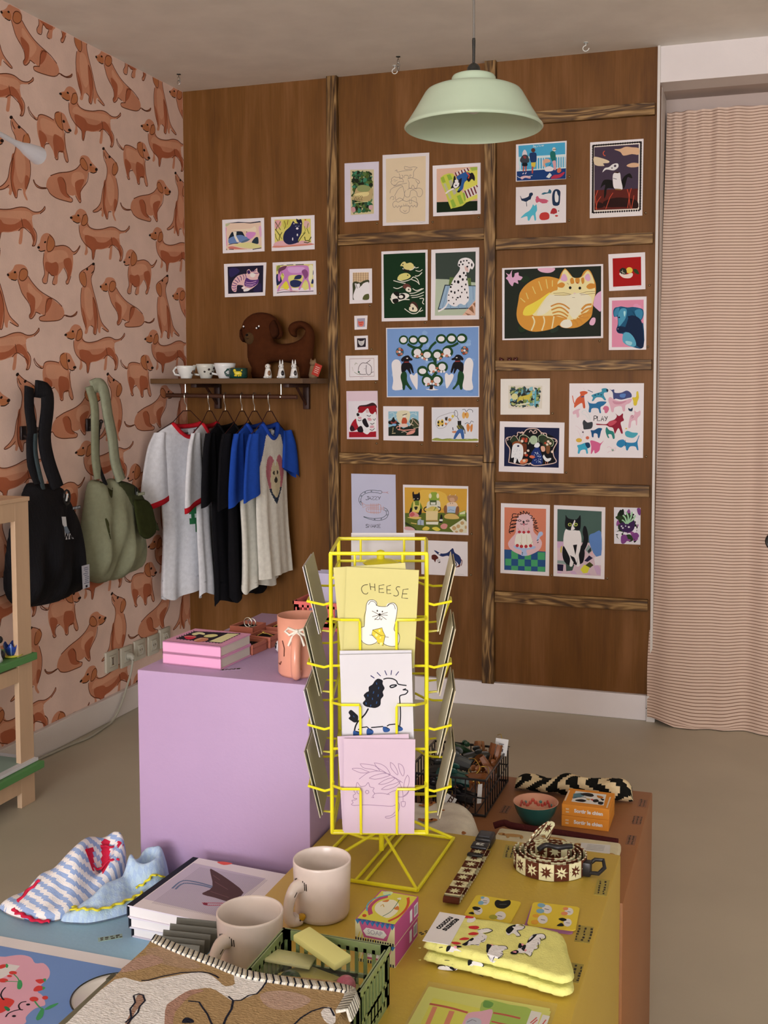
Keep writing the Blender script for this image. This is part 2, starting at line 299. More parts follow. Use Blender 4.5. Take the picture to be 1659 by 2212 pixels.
PAL=[(162,106,82),(170,118,94),(138,74,50),(150,90,58),(82,42,26),(30,18,14),(226,190,166),(30,34,54),(186,182,142),(218,142,182),(218,162,186),(26,34,46),(106,126,170),(86,102,126),(210,134,186),(38,50,62),(218,202,138),(206,118,106),(242,214,198),(234,206,178),(42,26,34),(218,198,106),(222,154,154),(202,186,82),(218,170,162),(218,162,166),(206,126,106),(78,74,30),(106,106,38),(94,86,34),(122,106,34),(82,82,30),(138,90,50),(74,74,30),(122,122,46),(86,86,30),(78,78,34),(142,138,54),(74,74,34),(110,106,42),(194,50,30),(34,34,70),(22,18,50),(234,214,218),(206,210,222),(234,214,222),(230,222,230),(30,26,46),(46,38,82),(42,34,70),(226,178,174),(90,50,114),(106,58,114),(122,62,130),(62,34,86),(218,162,194),(238,214,206),(242,222,218),(238,214,210),(218,198,118),(34,38,74),(38,46,86),(34,42,82),(234,210,218),(142,142,70),(38,30,38),(226,206,58),(218,210,98),(222,210,122),(230,222,178),(198,126,182),(214,158,202),(138,74,122),(110,58,82),(90,50,66),(30,26,30),(206,154,154),(202,182,142),(30,38,22),(42,90,58),(50,74,30),(74,90,34),(30,34,18),(62,122,90),(86,106,54),(46,74,50),(182,154,106),(138,142,90),(218,194,134),(46,38,22),(194,138,138),(202,154,154),(214,194,138),(218,190,158),(126,110,106),(142,126,122),(218,170,146),(18,34,14),(218,206,90),(198,194,74),(154,170,58),(142,170,62),(186,178,138),(182,170,146),(226,206,202),(106,26,34),(162,178,74),(42,86,146),(26,22,30),(202,74,54),(234,218,222),(234,214,210),(138,138,138),(218,182,142),(122,86,66),(62,62,38),(238,226,226),(86,86,46),(158,146,162),(218,106,90),(170,58,54),(14,46,22),(234,222,202),(26,22,18),(218,198,126),(214,198,118),(106,58,50),(230,214,194),(234,218,206),(22,18,14),(74,42,34),(230,210,182),(154,154,154),(58,66,58),(178,182,158),(94,110,58),(126,138,90),(150,170,190),(106,126,162),(142,94,66),(234,226,226),(238,226,230),(218,178,170),(22,18,22),(42,30,38),(202,190,186),(122,150,198),(138,166,206),(110,142,190),(150,174,210),(30,66,34),(218,226,202),(234,222,222),(58,94,122),(202,126,102),(182,98,62),(42,22,18),(46,90,102),(198,122,94),(142,58,42),(162,58,54),(158,110,106),(74,58,62),(58,90,70),(138,138,106),(178,162,138),(118,118,118),(222,190,198),(226,210,214),(58,30,34),(150,18,30),(162,22,38),(58,22,30),(230,218,218),(30,22,26),(210,178,178),(214,154,162),(186,138,138),(142,178,194),(202,210,210),(218,202,170),(30,38,30),(62,66,42),(138,58,50),(126,166,202),(154,134,98),(202,178,138),(182,74,46),(226,186,170),(234,214,202),(42,26,26),(218,142,126),(218,186,162),(226,198,170),(210,170,146),(218,210,214),(154,154,74),(122,130,66),(106,90,90),(218,178,82),(46,38,26),(202,114,46),(202,138,82),(58,50,42),(218,186,74),(90,90,94),(30,26,26),(78,78,50),(202,178,74),(62,94,150),(42,38,42),(202,130,94),(218,162,90),(42,42,50),(206,126,66),(74,158,194),(194,214,222),(26,58,114),(218,222,230),(218,198,202),(58,62,70),(138,58,58),(22,26,30),(182,74,62),(90,50,42),(30,54,98),(218,182,66),(218,202,186),(34,34,34),(30,106,98),(214,154,158),(58,58,66),(218,162,138),(234,214,214),(206,106,74),(182,50,74),(222,226,234),(218,162,170),(206,226,234),(30,46,74),(54,102,122),(226,214,214),(202,90,114),(230,214,218),(234,210,210),(34,50,78),(230,222,222),(86,178,198),(194,58,54),(170,46,50),(30,30,38),(230,214,210),(30,22,22),(230,210,198),(70,54,70),(94,34,26),(218,170,134),(222,194,162),(194,82,58),(230,218,214),(58,34,22),(138,106,58),(42,18,14),(206,78,54),(34,38,30),(26,34,26),(34,50,30),(42,54,42),(22,26,26),(218,162,190),(226,170,190),(210,142,58),(234,210,154),(234,202,74),(230,214,186),(206,134,54),(202,134,58),(230,210,162),(234,218,198),(222,194,114),(122,90,58),(138,42,26),(226,194,178),(162,18,18),(230,202,190),(226,186,74),(42,38,26),(202,194,170),(42,62,30),(218,134,158),(222,146,174),(214,126,154),(30,82,114),(78,146,174),(62,126,158),(18,34,62),(226,162,186),(90,158,182),(158,198,206),(14,26,50),(170,210,214),(106,154,166),(42,42,38),(122,138,74),(134,178,186),(170,170,106),(58,74,74),(214,202,142),(226,214,186),(90,162,178),(218,202,162),(26,30,62),(14,14,18),(218,182,170),(46,58,38),(170,182,150),(58,62,38),(202,210,170),(182,70,46),(226,198,178),(106,50,26),(122,74,42),(138,74,38),(226,218,218),(26,46,106),(210,106,74),(210,114,74),(218,194,170),(202,206,230),(90,106,154),(38,34,34),(206,90,58),(74,74,106),(226,194,194),(62,138,162),(30,46,66),(42,74,106),(30,58,82),(46,106,150),(70,74,118),(90,122,178),(218,166,178),(202,138,154),(218,186,58),(206,106,134),(218,170,182),(202,210,206),(58,58,62),(222,194,198),(106,90,98),(142,30,50),(194,74,90),(30,78,122),(46,122,114),(138,74,90),(34,50,74),(78,158,174),(46,122,166),(218,170,70),(202,98,74),(62,158,186),(30,58,90),(206,94,134),(222,182,190),(138,154,138),(210,122,94),(42,78,126),(74,154,102),(222,178,182),(170,182,214),(234,222,206),(182,50,58),(106,138,74),(138,162,106),(218,202,178),(206,106,122),(74,94,86),(210,178,186),(94,126,182),(202,162,190),(138,150,146),(38,30,58),(218,166,170),(218,206,62),(70,70,30),(62,78,70),(22,22,26),(186,190,90),(218,206,210),(30,42,22),(22,26,18),(226,214,218),(42,58,30),(218,202,210),(138,74,130),(58,30,74),(158,194,154),(122,62,122),(194,186,206),(34,54,62),(178,106,106),(194,142,134),(210,154,58),(222,174,74),(94,102,38),(26,22,26),(110,126,46),(218,194,106),(42,42,34),(138,158,58),(226,210,170),(218,206,186),(74,90,50),(218,210,194),(210,182,98),(122,138,50),(222,194,142),(170,134,74),(226,214,194),(178,130,90),(202,154,122),(226,210,178),(226,190,162),(138,90,58),(170,182,202),(90,106,138),(210,170,98),(210,138,130),(194,90,90),(218,178,98),(170,174,186),(58,74,106),(226,214,202),(218,206,178),(194,154,106),(138,158,74),(218,210,170),(218,162,162),(202,170,98),(218,194,74),(46,58,26),(38,50,94),(234,222,226),(106,42,34),(90,34,26),(202,186,186),(42,30,34),(62,54,42),(230,218,210),(46,38,34),(214,186,62),(234,218,138),(42,42,90),(22,22,30),(42,74,122),(42,74,130),(138,106,134),(30,22,38),(218,206,154),(194,42,66),(226,186,162),(218,206,138),(182,114,90),(218,210,154),(230,222,214),(94,126,138),(58,74,90),(42,38,34),(202,118,42),(194,58,50),(202,162,98),(234,202,178),(222,222,214),(126,162,186),(26,26,26),(230,226,214),(222,222,202),(162,154,58),(70,70,70),(102,102,102),(218,134,90),(218,154,58),(230,226,218),(226,218,222),(194,50,50),(230,222,226),(26,26,30),(218,138,150),(210,138,146),(214,198,74),(202,214,162),(230,218,194),(182,74,106),(90,162,186),(202,82,46),(42,106,74),(206,122,58),(194,74,42),(202,154,58),(46,94,154),(194,86,138),(58,122,178),(170,162,170),(202,186,198),(210,82,74),(94,106,134),(78,54,54),(106,74,74),(170,74,90),(122,42,58),(222,150,166),(230,214,202),(62,138,86),(46,110,70),(22,18,26),(158,126,90),(162,130,106),(166,130,114),(170,138,122),(218,206,198),(162,122,106),(154,118,102),(34,34,46),(206,198,106),(210,198,78),(154,174,74),(90,138,54),(182,70,58),(218,158,178),(182,178,194),(106,98,114),(226,218,210),(194,58,66)]
ART={
"horse_peach":(0.2968,2.0413,[(-104.0, 74.6), (103.4, 74.3), (104.0, -73.8), (-103.4, -75.1)],[1,6,0,4,-220,146,441,2,6,-304,-442,2,1,7,0,9,-201,148,141,7,149,-14,121,10,9,-12,-92,-6,-38,-2,-74,10,-141,4,0,8,0,5,-218,137,36,7,19,-7,-38,-24,-16,1,0,9,0,6,-219,97,13,-9,-6,-59,13,-118,-11,-16,-6,93,0,10,0,4,191,78,28,16,8,-100,-19,-16,0,11,0,8,-185,-31,30,58,28,21,103,0,28,-28,14,-38,-61,15,-85,-13,0,12,0,9,-183,-31,55,27,94,13,56,-19,65,-29,-37,-23,-94,-12,-85,-9,-50,3,0,13,0,5,-25,-67,75,26,42,3,-42,-28,-66,-14,0,14,0,7,32,2,14,29,42,6,61,-8,0,-28,-43,-36,-37,-5,0,15,0,6,105,-76,38,44,37,7,9,-47,-9,-28,-56,10,0,16,0,8,-119,-99,75,14,112,6,93,-21,65,-31,-19,-10,-102,-7,-140,23,0,17,0,6,-184,-119,55,4,112,-28,66,-10,-150,5,-79,12,1,18,0,6,-127,49,45,-2,-6,-48,39,-67,-31,-2,-29,53,0,19,0,7,-155,73,113,-1,131,3,56,22,18,-51,-38,-8,-121,15,3,7,7,3,-183,-94,54,11,66,1,3,7,8,3,114,-159,46,7,61,6,3,7,7,2,-210,-139,1,-14,3,7,7,2,-177,-145,57,-4,4,20,0,3,43,38,7,0,-7,-5]),
"cat_navy":(0.5390,2.0413,[(-104.5, 75.0), (104.2, 74.1), (103.8, -74.6), (-103.5, -74.4)],[1,21,0,4,-219,159,434,-11,5,-287,-440,-11,0,22,0,6,-198,151,51,-6,8,-46,-37,-40,-36,2,-5,66,0,23,0,5,-111,143,73,5,18,-55,-55,-38,-46,27,0,24,0,5,143,127,53,-11,9,-49,-45,-23,-27,34,0,25,0,8,-219,-96,106,20,136,-30,91,21,104,-29,2,-25,-242,-7,-198,-4,0,26,0,6,-113,-134,136,7,197,4,0,-16,-440,-11,0,21,3,27,9,3,-211,135,27,-42,-19,-49,3,28,9,3,-147,137,-28,-53,27,-42,3,29,9,3,-212,53,36,-43,27,-35,3,30,8,3,-102,139,18,-51,-19,-40,3,31,9,3,-130,16,-28,-40,-10,-50,3,32,8,2,-56,145,-10,-49,3,33,9,3,151,3,-46,-47,-46,-64,3,34,9,3,187,100,-18,-56,26,-59,3,35,12,4,141,-45,9,-42,45,-2,25,40,3,36,10,3,132,-103,45,-10,36,19,3,37,8,3,142,70,9,-50,-28,-32,3,38,7,3,-213,3,9,-42,27,-42,3,39,7,2,-185,18,54,-77,4,40,0,3,152,139,10,-1,-10,-6,0,41,0,20,7,133,14,-17,13,-10,45,3,14,14,18,-11,-1,-57,-4,-50,-14,-32,-23,-40,-9,-33,-37,-15,-63,-8,-41,13,-32,34,-2,50,21,49,37,31,27,23,19,33,0,42,0,8,44,156,27,-13,27,7,13,-26,4,-37,-13,25,-27,-8,-27,19,1,43,0,3,9,113,16,-12,-14,-5,1,43,0,3,90,113,13,-13,-9,-5,3,44,3,2,29,75,18,1,3,44,3,2,61,73,20,2,4,45,0,3,54,49,15,-1,-16,-11,4,46,0,3,55,-21,8,0,-8,-14,4,46,0,3,-2,-64,7,0,-7,-18]),
"cat_striped":(0.3028,1.8440,[(-104.0, 74.3), (106.7, 74.2), (98.8, -73.0), (-101.5, -75.5)],[1,47,0,4,-215,153,445,1,-9,-298,-432,-7,0,48,0,4,-195,125,76,15,56,-45,-114,-63,0,49,0,4,141,-62,56,15,-1,-84,-93,-1,0,50,0,24,54,117,28,-31,33,12,37,28,4,-38,23,-26,-19,-49,9,-42,-38,-41,-65,-40,-76,-22,-9,24,-28,18,29,24,-75,11,-10,-42,-10,-34,-38,10,-18,43,20,67,57,57,75,19,38,2,5,34,0,51,0,8,16,21,51,-22,74,-3,27,8,-4,-42,-61,-40,-56,-7,-56,27,2,52,9,3,-149,-24,28,-14,23,-9,2,52,9,3,-130,5,28,-18,19,-17,2,52,9,3,-101,34,23,-26,13,-30,2,52,9,3,-64,49,19,-26,-1,-29,2,52,8,3,-26,61,14,-34,-5,-26,2,52,8,3,2,64,14,-30,-5,-25,2,53,9,3,-164,-53,28,-9,29,-1,2,53,9,3,-161,-83,25,-5,28,4,2,53,9,3,-146,-113,19,0,19,8,0,54,0,5,31,101,28,3,9,-30,-24,-11,-15,17,2,52,7,3,87,99,18,-9,38,11,2,52,7,3,105,73,37,-5,33,3,2,55,6,3,10,-25,56,-10,75,15,2,55,6,3,1,-45,65,-11,66,11,2,55,6,3,10,-67,47,-5,46,7,0,56,0,5,68,66,37,7,28,-22,-29,-28,-37,14,0,57,0,5,-10,-129,-9,17,47,19,33,-13,-24,-20,0,58,0,4,-42,-91,24,17,23,-9,-24,-17]),
"horse_pink":(0.5448,1.8422,[(-105.0, 73.9), (103.0, 74.6), (105.6, -73.2), (-103.6, -75.3)],[1,59,0,4,-222,152,447,0,3,-300,-443,-7,0,60,0,5,-218,52,50,-19,18,-58,-46,-41,-20,5,0,61,0,6,-49,-28,63,14,73,-27,-10,-41,-72,-16,-50,20,0,62,0,4,-22,-4,55,39,54,-2,-18,-40,0,61,0,4,205,87,23,-5,0,-45,-15,1,0,61,0,4,200,-20,27,4,0,-46,-28,5,1,63,0,4,-217,-107,446,4,-1,-58,-443,6,0,64,0,4,-208,143,41,7,-18,-41,-28,-24,3,65,7,2,-93,151,82,2,3,65,8,2,16,150,99,1,3,65,6,2,-167,150,37,3,0,66,0,5,-132,-34,46,7,22,-59,-23,-33,-41,10,0,67,0,4,-167,67,36,15,4,-75,-23,-24,0,68,0,4,-58,30,64,2,-19,-45,-45,-7,0,68,0,4,105,-58,63,15,8,-67,-63,-19,0,69,0,4,169,121,54,7,-10,-140,-36,-65,0,70,0,42,-194,101,27,28,55,15,37,-6,109,5,108,-4,32,-26,3,-74,-9,-49,18,-50,8,-67,-18,1,-13,74,-31,34,-32,-40,-23,-49,-18,-24,-9,25,32,49,28,81,-77,15,-91,-5,-19,-37,18,-50,27,-59,9,-29,-27,0,-14,47,-31,67,-37,-24,-37,-40,-23,-46,-19,5,24,58,42,57,23,49,-22,34,-24,-41,-5,-41,-18,-8,-9,42,5,41,0,71,0,6,-75,122,109,4,90,-11,-37,-49,-108,-4,-46,18,0,72,0,6,88,75,36,23,36,-26,4,-49,-32,-32,-18,33,0,73,0,6,-194,101,27,28,74,14,-19,-37,-55,-23,-19,-32,3,74,5,3,-153,83,8,-34,14,-17,3,75,7,4,-214,-153,81,9,182,-2,179,2,2,76,9,4,-206,-136,74,19,91,-16,91,-10]),
"leaf_year":(0.8644,2.2034,[(-78.8, 126.4), (79.2, 124.5), (78.4, -125.3), (-78.8, -125.6)],[1,77,0,4,-131,244,271,-13,-1,-470,-265,-3,5,78,63,4,-131,244,271,-13,-1,-470,-265,-3,330,1,8,78,79,80,81,82,83,84,85,0,86,0,8,-56,45,75,6,92,-16,17,-33,-29,-105,-197,21,-11,22,29,52,0,87,0,6,-45,60,64,13,81,-26,-12,-42,-69,-7,-58,14,0,88,0,4,-62,-14,138,8,-11,-42,-145,-3,2,89,4,6,-88,-49,3,9,13,0,4,-11,-18,-27,20,-2,2,89,4,7,-51,-41,-10,-9,0,-22,10,-10,10,9,0,22,-10,10,2,89,4,6,-36,-52,4,10,13,-1,3,-11,-18,-26,20,-3,2,89,4,6,-10,-53,4,9,13,-1,3,-11,-17,-26,19,-2,0,90,0,4,-121,-167,40,9,12,-44,-35,-14,0,91,0,4,82,-156,40,9,5,-43,-34,-4,2,92,7,3,-80,-115,52,6,104,2,2,92,6,3,-29,-231,47,6,57,-11,2,92,6,2,110,-237,23,36]),
"animal_pile":(1.0642,2.2027,[(-103.7, 151.2), (105.0, 147.9), (102.8, -150.5), (-104.1, -148.6)],[1,93,0,4,-222,335,447,3,-5,-683,-440,5,2,94,4,16,-120,202,23,9,5,-22,68,7,90,5,-5,11,-62,-2,-11,17,5,15,51,-13,45,2,39,-8,-17,-14,-22,-31,-1,-42,-11,-20,2,94,4,6,-75,173,12,-28,-6,-26,34,4,0,26,-11,6,2,94,4,7,-18,122,5,26,40,-3,5,-26,17,-1,0,31,17,-6,2,94,4,13,-154,98,-6,21,29,22,28,-9,34,-2,34,-18,11,-32,-23,6,-33,-3,-35,-30,-34,7,-16,28,11,10,2,94,3,2,-137,107,23,4,2,94,3,2,-126,91,34,14,2,94,4,7,21,109,45,10,56,-21,28,-18,6,-21,-23,1,-22,33,2,94,4,10,27,98,11,-32,0,-53,28,-2,6,26,16,-1,12,-27,22,-1,11,31,11,20,2,94,4,7,-177,-28,6,31,34,25,56,13,46,-3,22,-96,-23,-52,2,94,4,5,-177,-92,11,21,29,3,5,-26,-17,-5,2,94,4,3,-126,-63,45,72,46,24,2,94,4,2,-137,44,152,23,2,94,4,14,4,-6,-17,-31,11,-38,34,-7,17,20,6,42,33,9,34,-23,11,-43,34,-7,22,36,-11,42,-34,13,-33,-9,2,94,4,4,21,-7,22,19,45,-13,34,9,2,94,3,7,43,-104,0,-42,23,-1,0,53,45,8,11,-33,5,-74,2,94,4,6,-115,-64,6,-42,17,9,23,10,33,-13,12,-16,2,94,4,16,-143,-168,0,32,28,19,34,-12,45,19,45,-18,46,13,44,-18,34,-18,0,-21,-17,-20,-17,22,-16,-20,-17,22,-17,-21,-17,22,2,94,4,7,-143,-168,17,-17,17,20,17,-22,17,21,17,-17,11,20,2,94,4,8,-64,-194,6,-32,45,-25,45,10,11,42,-11,22,-68,3,-25,-20,2,94,3,4,-24,-148,5,-21,17,-1,2,21,2,94,3,2,15,-150,0,-21,2,94,4,3,-25,-217,17,-17,17,16,3,95,2,3,133,-349,45,-7,39,6]),
"dog_towel":(1.2893,2.1889,[(-105.0, 106.0), (103.4, 105.3), (104.4, -105.7), (-102.8, -105.6)],[1,96,0,4,-218,229,443,-2,1,-352,-444,8,1,97,0,4,-218,-117,444,-10,0,-101,-444,1,1,98,0,4,67,180,158,42,1,-321,-137,-44,0,99,0,7,-176,134,134,37,77,-145,65,-170,-142,-45,-27,12,-61,171,1,100,0,4,-176,134,35,12,22,-59,-33,-8,1,101,0,4,-108,157,38,8,28,-51,-44,-13,1,102,0,4,-146,68,27,9,66,-161,-22,-9,1,103,0,4,-86,96,33,13,55,-144,-33,-19,1,101,0,4,-69,-109,33,14,33,-75,-39,-19,1,101,0,4,2,-66,38,14,38,-91,-43,-13,1,101,0,4,67,-38,22,9,11,-84,-16,-9,1,104,0,4,-26,175,147,48,22,-27,-147,-48,3,105,13,2,-15,180,17,-40,3,105,13,2,18,188,19,-39,3,105,13,2,51,200,16,-41,3,105,13,2,81,208,19,-35,3,105,13,2,113,219,19,-33,1,104,0,4,78,-18,148,59,0,-98,-115,-41,3,105,14,2,89,-13,33,-80,3,105,14,2,122,-3,32,-76,3,105,14,2,154,9,31,-74,3,105,14,2,187,23,27,-74,3,105,13,2,214,35,12,-20,1,106,0,4,143,222,82,0,0,-31,-60,-7,0,107,0,10,-4,127,44,29,60,22,59,-24,-5,-41,-65,-38,-22,-72,-43,-28,-17,6,38,76,0,108,0,6,111,115,54,54,32,-49,-5,-41,-27,23,-33,-30,3,109,13,3,110,172,28,-33,-11,-30,0,108,0,11,-42,62,11,72,16,9,11,-42,33,3,27,14,-5,-51,-11,-31,-44,-23,-38,7,-22,1,0,110,0,7,-15,102,28,-2,16,-32,-11,-36,-33,-16,-22,25,11,30,4,108,0,3,-7,46,9,0,-9,-7,4,108,0,3,-22,81,6,0,-6,-7,4,108,0,3,24,79,7,-1,-7,-7,2,111,15,3,-31,14,-55,-23,-33,-24,0,108,0,3,2,-19,44,13,-17,-25,3,112,2,2,171,-239,33,1]),
"bunny":(0.8582,1.7998,[(-52.1, 74.8), (52.1, 74.3), (52.5, -73.9), (-52.4, -75.2)],[1,113,0,4,-92,148,185,-2,0,-99,-185,-8,3,114,5,2,-80,147,-1,-100,3,114,5,2,-53,147,-1,-101,3,114,4,2,-25,146,-1,-101,3,114,4,2,3,145,-1,-101,3,114,4,2,30,144,0,-101,3,114,4,2,58,143,0,-101,3,114,4,2,84,142,-1,-100,3,114,3,2,-92,134,185,-3,3,114,3,2,-92,115,185,-2,3,114,3,2,-92,96,185,-3,3,114,3,2,-92,76,185,-2,3,114,3,2,-92,58,185,-3,0,115,0,10,-92,39,41,12,46,-12,47,20,51,4,0,-38,-63,-63,-59,-9,-58,-96,-6,108,1,115,0,4,-93,-100,185,17,0,-63,-185,1,0,116,0,15,-40,24,26,4,9,-33,35,32,46,15,17,-17,-1,-108,-39,-10,-35,-53,-41,-5,-53,7,-11,44,18,54,11,32,-11,44,0,117,0,4,41,-98,51,10,0,-58,-69,0,3,115,6,2,-57,24,17,-49,3,115,6,2,-19,-15,37,31]),
"face_red":(0.8578,1.6421,[(-30.2, 29.7), (31.4, 30.1), (27.9, -29.3), (-29.1, -30.5)],[1,118,0,4,-43,45,92,2,-1,-93,-90,-2,0,119,0,7,-31,23,16,-13,44,4,5,-32,-17,-23,-29,1,-17,23,3,120,7,2,-23,-1,46,4,3,120,6,2,-15,-21,30,2]),
"ducks":(1.0578,1.7949,[(-104.0, 149.9), (104.2, 149.8), (103.3, -149.7), (-103.5, -150.0)],[1,121,0,8,-237,344,228,2,245,-1,2,-284,1,-400,-249,-2,-220,1,-4,308,2,122,8,4,-21,186,45,-23,68,9,28,31,2,122,7,3,103,198,29,-12,28,7,2,122,7,3,126,160,45,-12,31,20,2,122,9,3,120,101,40,2,39,33,2,122,8,6,-78,70,68,-23,79,19,34,25,45,-28,17,-48,2,122,8,3,-124,61,57,-18,80,-18,2,122,8,3,81,65,56,-23,34,-33,2,122,8,3,-124,-14,46,-12,57,20,2,122,8,3,92,-31,45,-23,62,20,2,122,8,3,58,-83,68,8,90,41,2,122,8,3,69,-105,68,3,84,30,2,122,7,3,81,-127,67,4,68,19,2,122,10,5,-158,-131,34,-50,46,15,68,20,68,-2,2,122,8,4,171,-140,45,-1,-12,-42,17,-17,2,122,8,5,1,-243,45,-33,46,-22,56,9,45,53,2,122,8,2,171,-279,39,16,0,123,0,4,-21,175,34,-27,57,3,-34,23,0,124,0,10,-46,214,25,36,29,6,17,-18,45,7,34,-26,-1,-32,-45,-20,-56,13,-17,29,4,123,0,3,-16,229,7,-1,-7,-6,0,125,0,8,-78,86,29,37,62,14,40,-12,19,-27,-36,-26,-57,-12,-46,5,4,123,0,3,38,112,7,-1,-7,-6,0,126,0,6,-16,4,29,19,39,-10,23,-33,-40,-9,-39,1,0,127,0,5,13,-39,22,26,40,-17,-6,-38,-39,7,4,123,0,3,49,-40,8,-1,-8,-8,0,128,0,8,-152,-110,40,47,57,-17,68,3,45,-28,-45,-36,-69,-14,-68,-15,0,129,0,5,-124,-68,46,10,23,-28,-23,-26,-34,22,0,129,0,5,-78,-117,45,36,40,-17,-6,-37,-57,-10,4,128,0,3,-38,-115,25,-1,-25,-16,0,129,0,4,-135,-143,57,10,11,-33,-46,-20,0,130,0,6,52,-212,40,42,45,-22,22,-65,-22,-15,-45,17,0,131,0,6,52,-244,28,53,40,-22,28,-44,-22,-23,-57,9,4,129,0,3,97,-245,9,0,-9,-15,4,129,0,3,63,-217,7,0,-7,-9,3,132,2,2,187,-359,34,3]),
"dalmatian":(1.2827,1.7954,[(-104.1, 148.2), (105.0, 150.0), (105.4, -150.1), (-106.3, -148.0)],[1,133,0,4,-215,333,440,0,-2,-322,-435,50,1,134,0,5,-212,61,122,-7,313,-43,1,-341,-445,4,1,135,0,5,-57,74,230,-15,12,-189,-99,8,-154,120,3,136,11,2,140,55,12,-179,1,15,0,4,-112,-2,338,-19,-8,-241,-408,-1,1,137,0,4,-104,-13,330,-16,-8,-222,-395,-2,3,138,5,2,-74,-23,-66,-231,3,138,5,2,-35,-55,-16,-201,3,138,5,2,42,-184,-5,-74,3,138,5,2,130,-165,0,-95,3,138,5,2,195,-30,6,-137,1,96,0,3,81,-329,142,156,0,-159,1,139,0,3,108,-302,33,-29,39,5,1,139,0,3,147,-260,65,-54,-22,84,1,139,0,3,196,-209,27,-43,0,53,2,140,17,3,-73,-181,-39,-63,-72,-38,0,141,0,23,31,195,16,57,60,21,60,-14,33,-38,11,-32,-22,-41,-22,11,-16,-41,-27,1,11,-74,17,-106,0,-105,-16,-26,-33,-30,-44,16,-55,-30,-72,34,-17,63,28,105,44,94,55,72,13,41,0,142,0,4,107,182,33,-12,6,-47,-33,17,4,143,0,3,64,231,9,0,-9,-13,4,143,0,3,96,240,10,0,-10,-7,4,143,0,3,85,204,9,0,-9,-10,4,143,0,3,129,242,9,0,-9,-8,4,143,0,3,151,217,9,0,-9,-9,4,143,0,3,47,200,10,0,-10,-11,4,143,0,3,135,179,10,0,-10,-10,4,143,0,3,184,195,8,0,-8,-19,4,143,0,3,97,114,11,0,-11,-12,4,143,0,3,55,79,13,-1,-13,-14,4,143,0,3,86,46,11,0,-11,-14,4,143,0,3,119,87,8,0,-8,-10,4,143,0,3,36,22,14,-1,-14,-16,4,143,0,3,-2,28,9,0,-9,-15,4,143,0,3,130,45,7,0,-7,-13,4,143,0,3,-35,-3,11,0,-11,-8,4,143,0,3,-46,-29,11,0,-11,-10,4,143,0,3,75,-27,10,0,-10,-8,4,143,0,3,119,-7,8,0,-8,-11,4,143,0,3,-40,-76,11,-1,-11,-10,4,143,0,3,-2,-88,9,0,-9,-15,4,143,0,3,37,-68,8,0,-8,-10,4,143,0,3,75,-90,8,0,-8,-8,4,143,0,3,108,-59,8,-1,-8,-10,4,143,0,3,-68,-113,9,0,-9,-6,4,143,0,3,-24,-140,7,0,-7,-9,4,143,0,3,31,-142,13,0,-13,-8,4,143,0,3,59,-132,7,0,-7,-14,4,143,0,3,-68,-171,11,0,-11,-6,4,143,0,3,-13,-204,7,0,-7,-8,4,143,0,3,15,-162,6,0,-6,-11,4,143,0,3,141,-144,8,-1,-8,-10,4,143,0,3,130,-92,6,0,-6,-12]),
"face_cat":(0.8597,1.5547,[(-32.6, 29.3), (30.5, 30.9), (31.6, -29.2), (-29.6, -31.1)],[1,144,0,4,-49,48,103,1,-3,-95,-98,-4,0,145,0,8,-35,31,18,-13,41,4,14,13,-5,-43,-21,-23,-26,3,-19,26,3,144,3,2,-12,0,17,2,3,144,3,2,-9,-15,23,2]),
